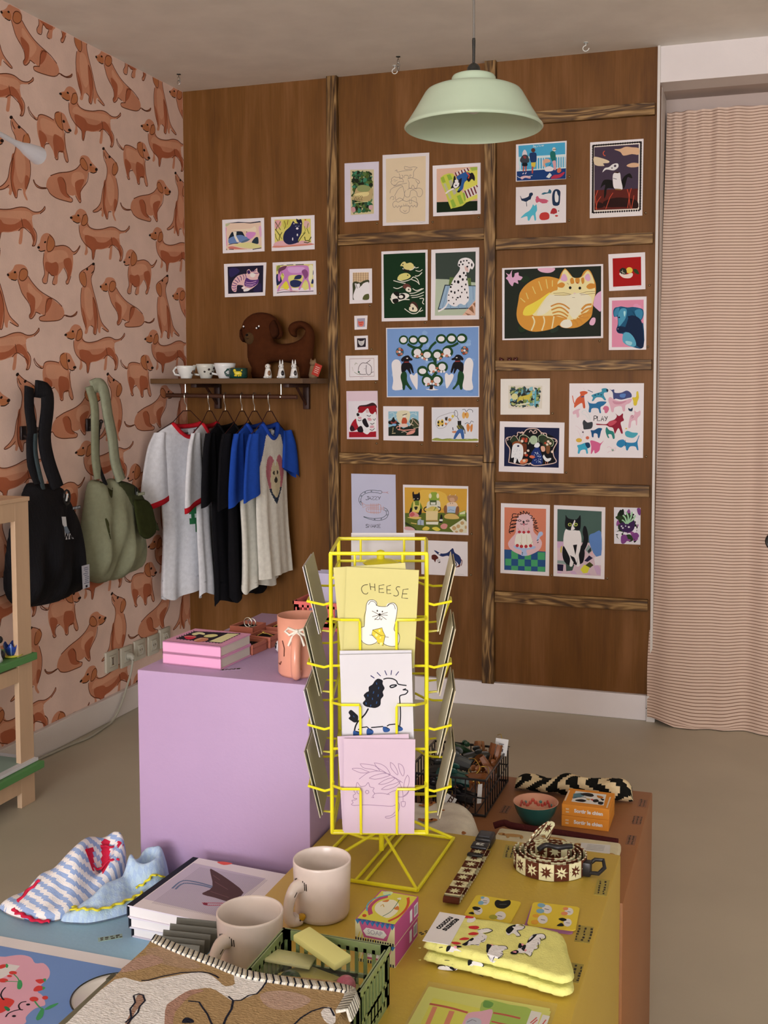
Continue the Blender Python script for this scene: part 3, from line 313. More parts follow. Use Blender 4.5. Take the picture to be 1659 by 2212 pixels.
"folk_dogs":(1.1825,1.4676,[(-208.5, 149.2), (206.2, 149.9), (207.9, -148.7), (-205.6, -150.4)],[1,146,0,4,-510,363,1017,1,3,-726,-1015,-4,6,147,78,4,-510,363,1017,1,3,-726,-1015,-4,30,3,3,147,148,149,2,150,29,5,-277,198,45,-28,57,-17,45,11,17,32,2,150,26,3,44,215,-50,-42,-28,-43,2,150,26,4,288,201,-61,-31,-66,-10,-39,-31,2,150,33,4,-6,87,22,-43,17,-43,-6,-32,2,150,29,2,50,-106,-45,-53,2,150,26,2,-63,-116,34,-43,4,150,0,3,-322,241,54,0,-55,-50,4,151,0,3,-322,241,37,0,-38,-32,4,150,0,3,-211,238,56,-1,-56,-50,4,150,0,3,-102,240,61,0,-61,-51,4,150,0,3,100,246,60,-1,-60,-50,4,150,0,3,214,247,60,-1,-60,-55,4,150,0,3,329,247,59,-1,-59,-52,4,150,0,3,-170,102,66,-1,-66,-61,4,150,0,3,-57,77,63,-1,-63,-59,4,150,0,3,61,76,64,-1,-64,-59,4,150,0,3,172,107,62,-1,-62,-57,4,150,0,3,5,-57,63,-1,-63,-59,4,150,0,3,111,-53,65,0,-65,-59,4,150,0,3,-108,-94,61,-1,-61,-55,4,150,0,3,-51,-196,67,-1,-67,-64,4,150,0,3,55,-197,67,0,-67,-62,4,152,0,3,-322,241,34,0,-34,-28,4,152,0,3,-211,238,38,-1,-38,-28,4,152,0,3,-102,240,41,0,-41,-30,4,152,0,3,100,246,37,0,-37,-29,4,152,0,3,214,247,40,-1,-40,-31,4,152,0,3,322,247,40,-1,-40,-29,4,152,0,3,-166,108,41,0,-41,-36,4,152,0,3,-57,77,41,0,-41,-34,4,152,0,3,55,76,38,0,-38,-34,4,152,0,3,164,109,42,-1,-42,-37,4,152,0,3,-1,-60,38,-1,-38,-40,4,152,0,3,111,-53,40,0,-40,-38,4,152,0,3,-108,-96,41,-1,-41,-29,4,152,0,3,-57,-196,41,-1,-41,-36,4,152,0,3,55,-191,40,-1,-40,-36,0,153,0,4,-57,40,51,4,11,-26,-45,-5,4,152,0,3,-192,66,15,-1,-15,-13,4,154,0,3,-166,62,16,0,-16,-15,4,152,0,3,-139,67,15,0,-15,-14,4,155,0,3,-115,86,13,0,-13,-13,4,152,0,3,-110,48,14,-1,-14,-12,4,154,0,3,-87,35,14,-1,-14,-13,4,152,0,3,-60,27,13,0,-13,-13,4,152,0,3,66,28,15,0,-15,-14,4,154,0,3,94,41,15,0,-15,-13,4,155,0,3,114,81,15,0,-15,-14,4,152,0,3,133,67,15,0,-15,-14,4,154,0,3,163,66,16,0,-16,-15,4,152,0,3,194,69,15,0,-15,-14,4,152,0,3,-12,-111,15,0,-15,-14,4,154,0,3,16,-100,14,0,-14,-13,4,152,0,3,38,-86,14,0,-14,-13,4,155,0,3,55,-65,14,0,-14,-13,4,154,0,3,72,-97,13,0,-13,-13,4,152,0,3,100,-103,13,0,-13,-13,4,152,0,3,133,-101,14,0,-14,-13,4,152,0,3,-68,-243,14,0,-14,-14,4,154,0,3,-42,-234,14,0,-14,-14,4,152,0,3,-15,-229,13,0,-13,-13,4,155,0,3,-1,-206,15,0,-15,-14,4,152,0,3,16,-229,14,0,-14,-13,4,154,0,3,41,-236,14,0,-14,-14,4,152,0,3,66,-242,15,0,-15,-14,0,152,0,7,-74,-288,45,6,17,32,28,0,11,-33,45,-10,-78,-8,1,156,0,4,-23,-245,39,0,-11,-45,-36,0,4,157,0,3,-365,113,46,-1,-46,-47,4,158,0,3,-391,115,15,0,-15,-15,4,158,0,3,-365,145,15,0,-15,-14,4,159,0,3,-340,132,14,0,-14,-13,4,158,0,3,-345,91,14,0,-15,-14,4,159,0,3,-374,80,15,0,-15,-14,4,152,0,3,-366,113,13,-1,-13,-11,4,157,0,3,358,120,43,-1,-43,-46,4,158,0,3,332,120,15,0,-15,-15,4,158,0,3,357,151,15,0,-15,-13,4,159,0,3,384,134,13,0,-13,-13,4,158,0,3,376,98,15,0,-15,-14,4,159,0,3,349,88,14,0,-14,-14,4,152,0,3,358,120,12,-1,-12,-11,0,141,0,12,-458,-27,12,38,32,21,40,-8,26,-41,14,-76,11,-87,-14,-86,-3,-27,-107,0,7,92,-9,87,0,141,0,11,454,-23,-12,42,-27,24,-33,-11,-27,-44,-11,-74,-6,-96,9,-108,101,0,-9,97,7,96,0,141,0,8,-252,-142,20,16,26,-16,25,27,19,-22,-4,-151,-26,22,-40,65,0,141,0,8,141,-138,20,23,25,-23,31,15,22,-21,-22,-59,-50,-76,-17,34,0,143,0,12,-351,26,17,27,28,16,40,5,21,-22,24,-16,-5,-16,-34,-3,0,-19,-63,1,6,21,-17,-14,0,143,0,14,-346,-28,29,27,57,-1,34,-27,17,-65,2,-21,-14,0,-28,54,11,-59,-11,-4,-34,47,-17,-16,-34,-22,-14,33,0,150,0,14,-334,-106,34,7,17,-37,0,-54,28,-55,28,-37,-17,-14,-34,35,-20,17,-12,-49,-19,0,-8,59,-18,65,3,38,0,143,0,12,347,31,-20,30,-28,15,-33,-2,-22,-26,-30,-14,8,-15,33,0,0,-19,61,4,-6,18,26,-7,0,143,0,14,344,-22,-28,23,-61,1,-27,-23,-20,-70,-2,-21,16,0,22,48,-7,-53,13,-3,27,45,23,-16,33,-22,14,32,0,150,0,14,333,-107,-33,11,-17,-43,-5,-53,-22,-53,-30,-34,15,-14,33,35,23,15,14,-47,22,2,5,53,14,64,-3,42,3,160,9,2,-314,2,54,2,3,160,9,2,252,6,55,2,4,141,0,3,-280,44,11,0,-11,-6,4,141,0,3,272,45,10,0,-10,-5]),
"dog_nap":(0.8616,1.4449,[(-75.8, 53.8), (74.6, 54.1), (75.2, -53.1), (-74.0, -54.8)],[3,161,5,5,-140,99,281,4,2,-194,-284,-5,1,195,2,162,6,8,99,86,-46,-32,-47,0,-35,-33,-12,-54,23,-33,47,-6,23,5,2,162,6,7,53,32,-3,-66,20,-41,35,14,8,60,-20,32,-40,25,2,162,5,2,111,-51,26,8,4,163,0,3,-35,-44,13,0,-13,-9,3,162,3,2,23,-12,18,6,2,164,5,3,-82,33,12,22,18,-12,2,164,5,3,-88,-44,35,-22,35,-6,2,165,3,2,-111,11,11,-44,3,166,2,2,-24,-110,41,2]),
"cats_red":(0.8629,1.2389,[(-74.1, 104.9), (71.0, 106.3), (75.5, -105.2), (-72.4, -105.9)],[1,167,0,4,-183,260,358,2,11,-521,-365,-3,1,168,0,4,-163,152,327,5,1,-401,-326,-4,0,169,0,7,-52,64,18,39,82,11,70,23,42,-22,0,-39,-147,0,0,170,0,8,-46,42,14,50,80,0,81,12,31,-11,2,-93,-79,21,-129,5,0,171,0,6,-144,-146,27,67,47,39,23,-83,-12,-33,-59,-23,1,171,0,4,-156,-185,317,9,0,-63,-317,-7,0,172,0,5,-147,-146,18,33,23,-10,18,-39,-42,-17,0,173,0,15,-72,20,20,11,35,-16,41,28,41,33,23,-49,35,-16,35,22,3,-165,-15,-44,-53,-6,-35,-28,-47,22,-52,54,-27,66,0,174,0,4,-67,15,21,8,14,-25,-26,-11,0,174,0,6,0,-56,36,22,23,-44,17,-44,-29,-11,-35,33,0,174,0,5,-59,-145,47,28,24,-49,-12,-22,-47,4,0,175,0,4,42,54,23,11,12,-35,-30,-4,0,176,0,4,-52,-24,29,6,18,-16,-30,-12,0,176,0,4,59,-34,35,6,17,-27,-35,-6,0,176,0,4,88,-121,35,11,17,-22,-41,-11,2,174,7,3,53,-1,29,-11,18,11,2,174,7,3,94,-88,23,-11,23,16,2,174,7,3,88,-154,29,-11,26,22,2,174,7,3,-52,-51,19,-11,24,11,2,174,6,3,123,-39,18,-16,11,22,3,177,2,2,122,-253,35,0]),
"theatre":(1.0519,1.2038,[(-91.8, 74.5), (92.0, 74.5), (91.0, -75.2), (-91.3, -73.8)],[1,178,0,4,-170,130,343,2,0,-263,-343,-5,2,179,6,4,-158,110,46,6,6,-38,-29,-11,2,179,6,3,-101,45,35,33,-23,22,2,179,6,4,83,101,34,11,34,-21,-12,32,0,180,0,5,-66,130,137,1,-11,-106,-69,-33,-57,43,1,181,0,7,-170,-43,104,34,68,-43,103,45,68,-10,0,-114,-343,-5,0,182,0,5,71,25,46,33,56,-32,0,-65,-56,-12,0,123,0,7,-170,23,35,11,23,38,23,-38,46,-32,-23,-11,-92,-1,0,183,0,5,-141,25,29,-15,34,25,-5,-33,-52,-3,0,184,0,4,-124,-4,41,0,-4,-21,-34,-1,3,185,9,2,-115,-42,-7,-55,3,186,8,2,-130,-108,41,3,0,187,0,6,-20,8,11,49,29,11,23,-32,-6,-38,-35,-6,0,188,0,4,-43,-9,80,7,11,-33,-86,-1,4,189,0,3,12,77,16,0,-16,-13,3,190,7,2,-9,90,52,16,3,191,11,3,-66,-63,68,-11,137,13,2,191,9,4,-78,-53,12,22,28,-10,-11,-33,2,192,6,3,48,25,23,-22,46,-21,2,193,6,4,71,-29,34,54,-11,33,23,5,2,194,6,2,111,47,62,-64,0,191,0,5,37,-111,34,27,63,12,-18,-33,-68,-17,3,192,6,3,-21,-96,35,12,34,-16,2,189,6,2,-170,39,35,17,3,193,4,2,117,-51,56,12]),
"butterflies":(1.2839,1.2014,[(-104.0, 72.8), (103.5, 74.6), (103.1, -74.3), (-102.6, -73.0)],[1,195,0,4,-249,168,499,6,-1,-319,-491,-14,0,196,0,11,-243,-155,39,11,56,-13,67,9,67,-10,78,6,77,-3,94,9,5,-25,-254,-6,-228,3,3,197,5,7,-226,-161,33,14,57,-14,78,11,100,-7,88,7,94,-4,2,198,3,10,-193,-36,-20,43,15,59,61,33,123,33,11,-32,-67,-76,-44,-54,-56,-11,-23,5,4,199,0,3,-178,12,20,1,-20,-37,4,199,0,3,-142,18,18,0,-18,-39,4,200,0,3,-185,23,10,0,-10,-15,4,200,0,3,-185,-11,10,0,-10,-9,4,200,0,3,-142,29,9,0,-9,-13,4,200,0,3,-139,-9,9,0,-9,-10,0,201,0,3,-114,18,28,-5,-17,-21,4,202,0,3,-59,51,18,0,-18,-17,1,203,0,4,-112,75,31,8,-5,-43,-23,5,4,204,0,3,-25,89,15,0,-15,-15,2,205,5,7,2,153,-11,-27,11,-32,23,-5,5,27,-13,32,-15,5,3,205,7,2,25,84,16,-35,1,206,0,4,28,41,41,0,0,-42,-39,-4,0,207,0,5,19,-18,28,16,33,-5,17,-53,-50,0,3,208,4,2,25,-7,44,-53,0,209,0,7,25,-61,61,12,16,-91,-27,-6,-20,59,-52,-65,-19,10,3,210,9,3,86,-17,22,-43,2,-37,0,211,0,4,-31,-72,45,6,-6,-22,-33,0,3,210,8,2,-25,-29,5,-32,4,212,0,3,96,100,18,1,-17,-37,4,212,0,3,132,101,20,0,-20,-34,4,201,0,3,116,111,8,0,-8,-15,2,213,5,6,80,159,27,5,17,-26,27,25,39,-9,3,-23,0,214,0,5,128,-1,18,11,19,-37,-19,-48,-16,26,0,214,0,4,168,-16,26,23,-4,-66,-18,-16,2,213,5,5,108,7,27,14,26,-11,18,29,25,-10]),
"seaside":(1.6471,2.2830,[(-104.3, 75.6), (105.2, 76.3), (103.4, -76.6), (-104.4, -75.4)],[1,215,0,4,-236,175,483,1,3,-144,-482,10,1,216,0,4,-233,61,483,-3,4,-158,-486,14,1,215,0,4,-219,41,469,-12,1,-102,-470,2,1,217,0,4,-252,-85,510,1,-2,-105,-507,8,3,218,10,2,-214,41,4,-118,3,218,10,2,-186,39,2,-117,3,218,10,2,-39,42,2,-124,3,218,10,2,-12,42,2,-123,3,218,10,2,14,42,2,-124,3,218,10,2,37,41,1,-122,3,218,10,2,171,39,1,-123,3,218,10,2,195,38,1,-123,3,218,10,2,218,38,1,-123,3,218,10,2,240,37,1,-122,3,218,13,2,-214,46,464,1,0,168,0,4,-255,22,19,-23,12,-53,-28,-31,0,219,0,5,-192,103,21,28,22,-26,4,-48,-47,-2,0,220,0,7,-203,61,27,19,39,-13,16,-54,-21,-19,-55,3,-22,28,0,221,0,4,-187,62,22,7,13,-22,-18,-9,0,222,0,4,-192,-3,47,-3,1,-32,-48,3,1,223,0,4,-188,-35,15,-1,-4,-53,-13,1,1,223,0,4,-162,-37,15,-1,-4,-53,-11,1,3,168,9,2,-191,-115,14,10,3,168,9,2,-164,-117,13,16,4,224,0,3,-81,119,22,-2,-22,-20,0,225,0,6,-121,82,27,14,38,-4,11,-31,-8,-63,-51,2,1,226,0,6,-102,-4,49,0,-4,-40,-14,-15,-17,17,-11,-4,1,223,0,4,-96,-46,19,-2,-5,-68,-13,1,4,227,0,3,135,113,19,-2,-19,-19,3,228,6,2,122,111,36,2,0,229,0,6,98,89,30,8,21,-27,3,-74,-34,-3,-22,49,0,230,0,5,118,-7,34,3,4,-84,-21,-4,-8,47,3,231,5,2,107,-22,-37,-45,0,232,0,7,21,4,26,20,38,-8,11,-27,-54,-12,11,-33,-27,7,0,233,0,5,37,-71,49,18,43,-23,-11,-26,-64,-1,0,234,0,5,172,-84,27,9,11,-33,-22,-19,-21,12,0,235,0,6,103,-180,32,35,48,2,54,23,5,-16,-48,-39,1,236,0,4,54,-161,38,43,21,-26,-26,-30,0,237,0,6,-213,-146,49,13,55,-13,-5,-21,-49,13,-33,-17,2,236,5,4,-246,-133,28,-18,54,3,77,11,2,238,3,6,-80,148,0,21,6,-2,2,-9,-2,-8,-6,-2,2,238,3,7,-66,160,-3,-2,0,-7,4,-3,3,2,0,8,-4,2,2,238,3,7,-52,159,-5,2,-2,-7,3,-5,4,4,0,-10,-4,-1,2,238,3,6,-34,160,-5,1,-2,-6,3,-6,4,4,0,-4,3,238,3,2,-22,172,0,-22,2,238,3,6,-6,161,-5,2,-2,-7,3,-5,4,4,0,-5,3,238,3,7,4,152,0,12,4,-2,0,-11,1,11,3,0,1,-11,2,238,3,7,15,158,6,1,-1,5,-4,-1,-1,-7,4,-4,3,2,2,238,3,2,26,152,0,12,3,238,3,2,26,161,5,2]),
"dogs_six":(1.6474,2.1074,[(-104.1, 77.1), (104.2, 75.8), (104.6, -76.3), (-104.6, -76.7)],[0,239,0,12,-212,96,16,-22,44,8,27,15,5,26,28,7,11,-19,-16,-21,-6,-21,-16,-20,-33,-9,-44,8,0,173,0,8,-196,53,44,-13,38,19,6,-43,-11,11,-22,-36,-11,38,-44,3,3,239,5,2,-215,102,14,-28,3,239,6,2,-152,51,6,-59,0,240,0,7,6,106,27,19,38,-2,16,31,21,-17,-5,-26,-32,-9,0,241,0,4,22,100,76,11,-11,-52,-32,12,0,242,0,10,-54,77,22,15,22,-28,54,-8,33,-18,-6,-20,-59,-3,-27,18,-28,-10,-11,22,0,243,0,5,66,28,32,-1,6,-54,-22,12,-11,33,0,243,0,4,-15,22,27,-7,-5,-47,-19,1,0,244,0,4,-70,78,18,4,0,-21,-18,1,0,245,0,8,119,100,16,41,33,9,32,-23,0,-53,-10,-84,-59,-2,-13,48,0,246,0,7,149,124,15,5,9,-32,11,-22,-5,-53,-27,2,-9,53,0,247,0,18,-206,-117,44,40,44,25,27,36,10,26,17,-17,19,15,7,-59,-15,-31,6,-64,-16,-8,-11,52,-22,-10,-22,-40,-16,4,-6,38,-33,-4,-27,-9,0,248,0,6,-14,-127,16,42,54,8,32,-23,-5,-47,-70,-8,0,249,0,6,99,-90,21,47,33,-2,16,-27,-10,-31,-38,7,0,173,0,5,89,-126,43,24,43,8,11,-42,-54,-21,4,248,0,3,164,-119,16,-1,-16,-8,4,250,0,3,185,-71,6,0,-6,-6]),
"rider":(1.9531,2.1949,[(-105.8, 151.2), (105.8, 151.0), (104.6, -150.8), (-104.6, -151.4)],[1,251,0,4,-260,355,513,6,-1,-725,-505,-7,1,252,0,4,-242,351,490,3,-2,-676,-488,-7,1,253,0,4,-225,337,456,4,0,-668,-453,7,8,252,10,4,-236,344,476,3,-1,-671,-470,-1,2026,0,1,252,1,254,0,4,-221,326,440,1,-1,-452,-435,14,1,255,0,4,-217,-101,433,-8,-2,-196,-431,4,0,256,0,9,-24,292,62,1,52,17,62,-9,68,-15,0,-61,-68,9,-82,-10,-31,38,0,257,0,7,-227,228,68,-10,84,-36,-5,-20,-52,-2,11,-25,-90,14,0,256,0,5,100,124,53,23,64,-9,1,-31,-74,-3,2,258,9,4,-118,283,-15,-20,11,-24,13,-3,0,259,0,9,-139,72,23,40,42,8,41,28,47,2,5,-36,-41,-29,-52,9,-31,2,4,254,0,3,-12,128,12,0,-12,-12,4,254,0,3,-43,109,7,0,-7,-7,0,129,0,21,-156,-83,26,71,47,10,62,-16,63,-14,35,49,36,24,26,2,21,-41,-15,-4,-31,12,-15,-46,-20,-61,-57,-7,-84,15,-31,-8,-5,-52,-20,-40,-1,72,10,62,-26,-9,0,152,0,8,-32,45,31,18,37,-7,11,-68,18,-89,-33,-8,-52,18,-13,63,0,260,0,4,-27,65,26,4,31,-5,-15,-10,3,254,5,2,-31,8,36,-12,3,261,12,2,-9,-102,62,-9,0,262,0,7,-123,-220,125,34,145,-18,67,-34,0,-67,-107,21,-209,10,0,262,0,4,-207,-226,63,-4,21,-43,-73,-6,3,263,6,3,-201,-289,15,72,36,50,3,263,6,2,-208,-174,26,71,3,263,6,2,-191,-300,-17,136,3,263,6,3,-101,-295,40,113,31,45,3,263,6,3,117,-295,19,144,15,50,3,263,6,3,143,-297,-17,136,-16,52,3,263,6,2,154,-307,24,133]),
"cat_ginger":(1.6966,1.7073,[(-210.3, 148.0), (207.7, 150.5), (210.7, -147.7), (-208.1, -150.7)],[1,264,0,4,-500,353,1000,5,5,-709,-1002,-10,6,265,121,4,-500,353,1000,5,5,-709,-1002,-10,20,5,4,265,266,267,268,0,269,0,16,-486,320,38,-17,28,42,22,-33,45,9,5,-32,39,-18,-22,-31,-28,0,6,-37,-44,17,-17,-40,-33,31,-17,33,-22,22,22,21,0,264,0,4,-420,339,28,-11,-6,-49,-22,-4,0,270,0,6,-151,352,77,6,100,-7,-13,-31,-54,-15,-77,14,0,269,0,7,428,26,31,52,37,25,7,-16,0,-179,-37,12,-49,54,0,270,0,6,387,-206,27,42,31,-1,1,-42,-21,-31,-32,5,0,271,0,36,-368,-72,16,97,16,85,55,74,77,52,87,29,87,3,76,-19,27,-6,16,47,32,47,21,3,54,-64,16,-24,49,-7,37,12,26,47,37,22,32,-19,33,-70,21,-64,1,-84,-20,-84,-10,-84,-15,-74,-64,-63,-74,-41,-97,-7,-64,10,-33,22,-54,-31,-109,-25,-109,-4,-89,34,-55,55,-23,66,0,272,0,25,-72,60,86,57,43,15,0,74,32,42,21,63,32,20,54,-65,65,-29,53,25,47,51,38,-33,27,-64,11,-63,6,-64,-15,-73,-26,-74,-63,-62,-53,-41,-97,-20,-65,23,-108,24,-131,2,-87,13,54,95,0,273,0,9,-301,-117,21,75,77,41,76,41,76,52,33,10,-76,-84,-76,-106,-54,-36,0,274,0,12,-29,81,152,-15,160,27,118,-45,-10,-106,-85,-40,-74,-73,-65,65,-108,88,-130,-93,-87,-9,64,117,0,269,0,6,87,237,23,47,27,0,22,-49,-16,-21,-32,3,0,269,0,5,333,240,18,37,26,4,17,-53,-26,-21,0,275,0,5,57,185,43,20,33,-22,-22,-32,-48,7,0,275,0,5,352,155,37,31,53,-12,0,-32,-63,-14,0,275,0,5,186,234,27,15,16,-48,-16,-15,-21,6,0,275,0,4,239,238,43,-2,-5,-47,-32,6,0,275,0,4,298,236,27,10,5,-48,-21,-15,2,276,15,4,-12,-38,71,26,64,-13,60,-44,2,276,15,4,-6,-75,76,25,54,-17,49,-44,2,276,15,4,5,-107,65,14,54,-17,43,-33,2,276,15,3,16,-134,65,3,76,-33,2,276,21,3,306,-77,43,42,58,9,2,276,19,3,301,-114,58,41,59,9,2,276,19,3,275,-151,64,31,69,9,2,276,17,3,286,-151,53,-11,37,9,2,276,15,3,184,-191,22,-22,5,-37,2,276,15,3,221,-176,33,-27,16,-33,2,276,15,3,259,-161,37,-22,17,-32,2,277,15,3,-202,-135,22,-60,-32,-86,2,277,13,3,-87,-138,11,-59,-27,-86,2,277,13,3,22,-140,-11,-69,-10,-54,0,278,0,6,87,-222,38,43,64,-2,22,-53,-43,-26,-54,6,2,279,9,2,-330,56,50,-44,2,279,9,2,-270,109,23,-66,2,279,9,2,-204,171,33,-76,2,279,9,2,-139,223,34,-97,2,279,9,2,-63,242,17,-97,2,279,9,2,3,229,0,-64,4,123,0,3,187,147,14,0,-14,-15,4,123,0,3,286,141,14,0,-14,-15,3,280,4,3,14,95,108,3,76,-18,3,280,4,2,25,74,162,1,3,280,4,3,283,83,75,19,85,3,3,280,4,2,294,72,149,12,3,280,4,2,154,198,16,-16,4,281,0,3,259,193,7,-1,-7,-5,3,280,3,2,209,48,27,-1,0,282,0,3,219,95,27,-1,-11,-15]),
"lemon_red":(1.9996,1.8238,[(-74.7, 72.2), (70.9, 74.9), (74.0, -71.8), (-70.2, -75.3)],[1,283,0,4,-144,137,282,7,6,-284,-280,-7,0,284,0,8,-75,-20,16,15,47,-23,62,14,8,-26,-28,-25,-57,3,-32,20,4,285,0,3,24,13,33,-1,-33,-30,0,286,0,6,-75,16,31,25,36,-17,6,-41,-26,-10,-31,11,3,287,4,2,-59,5,41,-22,3,287,4,2,-44,20,6,-47,0,288,0,5,65,22,31,-1,26,-43,-20,-6,-32,24,3,132,2,2,-131,-155,26,1,3,132,2,2,103,-151,31,1]),
"dog_blue":(2.0044,1.6164,[(-75.5, 105.3), (74.1, 106.4), (75.2, -105.8), (-73.8, -105.8)],[1,289,0,4,-157,233,314,2,4,-473,-315,2,6,290,95,4,-157,233,314,2,1,-234,-315,6,6,8,2,290,291,0,292,0,23,-145,122,15,37,36,9,32,5,62,-12,52,4,63,-12,36,-17,8,-52,-22,-52,-31,6,-21,27,52,-64,21,-11,3,-228,-114,4,-90,49,5,74,-53,16,-21,37,15,53,-6,74,-31,0,0,293,0,7,-93,100,31,52,52,-12,-9,-84,-41,-62,-26,-20,-6,63,0,294,0,6,73,128,52,14,26,-37,-14,-62,-31,0,-27,43,0,294,0,5,-135,122,21,31,31,5,-15,-68,-31,-16,0,295,0,8,22,77,73,-12,53,-75,13,-228,-73,20,-74,116,-42,33,20,73,0,295,0,6,-107,-47,26,21,63,-12,0,-42,-52,-15,-31,16,4,296,0,3,-94,-53,5,0,-5,-4,0,297,0,6,-40,-101,54,10,52,-53,22,-74,-52,-15,-79,48,0,298,0,4,-17,-175,63,-11,-10,-34,-42,13,4,299,0,3,-84,63,9,0,-9,-8,4,299,0,3,12,66,11,0,-11,-9,0,300,0,3,-41,120,21,-1,-10,-52]),
"leopard":(1.5862,1.3209,[(-104.2, 73.8), (104.3, 75.8), (104.5, -74.1), (-104.5, -75.5)],[1,227,0,4,-178,118,360,-5,-2,-237,-354,1,5,301,57,4,-178,118,360,-5,-2,-237,-354,1,240,11,6,301,302,303,304,305,306,4,307,0,3,-109,0,35,0,-34,-34,0,208,0,11,-82,-60,12,51,52,17,51,12,35,22,11,-22,-28,-29,-6,-45,-17,23,-46,-1,-41,-11,3,302,3,2,-70,-15,8,-39,3,302,3,2,-18,-9,0,-40,3,308,11,2,-99,-89,150,24,3,309,16,2,113,70,-7,-169,2,310,7,3,-87,-106,69,23,69,-16]),
"ornate":(1.6145,1.1101,[(-135.1, 107.3), (138.0, 104.3), (136.0, -106.7), (-138.9, -104.9)],[1,311,0,4,-288,209,580,-5,-4,-412,-578,4,0,312,0,13,-242,-157,17,127,-36,79,12,46,104,47,138,53,150,-43,114,-61,1,-113,-23,-34,12,-91,-125,-36,-207,-5,2,313,9,25,-242,-162,14,132,-33,57,-12,45,24,29,93,13,11,40,58,-5,34,34,46,12,69,-5,46,-39,46,-5,12,-39,80,-16,22,-34,-39,-80,7,-67,23,-62,-137,-31,-92,-8,-34,16,-47,-1,-46,-12,-145,26,2,313,8,4,-122,143,23,17,18,-17,-18,-9,2,313,8,7,-24,155,17,23,24,-22,22,23,18,-23,-29,-11,-17,5,2,313,8,3,97,140,23,11,11,-22,2,313,8,4,-27,-186,17,23,17,-23,17,18,2,313,8,3,-267,95,18,-11,-6,-17,2,313,8,3,246,62,17,12,3,-17,4,314,0,3,-185,79,44,1,-44,-42,4,200,0,3,-75,75,52,1,-52,-51,4,315,0,3,23,76,43,1,-43,-48,4,314,0,3,114,89,42,0,-41,-41,4,316,0,3,172,50,55,1,-55,-52,2,313,5,4,-228,73,43,48,46,-47,-5,-34,2,317,5,5,-127,51,5,63,52,12,50,-39,-14,-57,2,317,5,7,80,54,-6,57,40,21,40,-14,69,-39,6,-45,-17,-23,4,318,0,3,-87,86,18,0,-18,-14,4,318,0,3,-58,64,16,0,-16,-14,4,318,0,3,-52,87,11,0,-11,-12,4,319,0,3,-100,63,16,0,-16,-15,4,319,0,3,177,62,14,0,-13,-13,4,319,0,3,198,43,14,0,-14,-13,4,318,0,3,147,46,12,1,-12,-13,4,319,0,3,166,31,13,0,-13,-13,0,320,0,5,-98,29,46,1,-5,-92,-29,-34,-12,68,0,321,0,4,155,10,40,6,-5,-73,-29,-1,0,322,0,7,-202,39,40,23,47,-10,29,-46,-6,-34,-41,45,-58,-12,0,323,0,13,-197,16,35,23,41,-5,29,-28,6,-79,-23,-81,-23,-6,-17,40,-18,-47,-21,6,4,51,-29,-6,2,52,4,311,0,3,-140,11,12,0,-12,-10,0,324,0,8,-5,-72,46,69,34,12,23,-56,18,-57,-5,-74,-110,4,17,57,0,323,0,5,29,8,17,35,29,6,14,-29,-25,-23,0,325,0,4,-22,-101,23,18,40,-17,-28,-17,0,326,0,6,-114,-143,28,18,47,1,-6,-34,-40,-18,-35,5,4,327,0,3,-76,-142,16,1,-16,-15,4,318,0,3,-51,-84,17,0,-17,-14,4,319,0,3,-65,-62,13,1,-13,-13,4,319,0,3,-34,-36,13,0,-13,-13,4,319,0,3,218,-43,13,0,-13,-13,0,232,0,4,100,9,38,1,6,-45,-34,-7,0,323,0,8,133,-75,11,-17,23,-22,40,6,-5,-23,-29,-17,-28,11,-24,39,3,326,5,2,150,-149,1,-20,3,326,5,2,173,-148,-3,-21,7,328,5,4,23,-26,75,1,13,-147,-98,-2,26,2,1,328,7,329,3,4,-196,-7,92,2,-5,-126,-75,-2,14,4,1,329]),
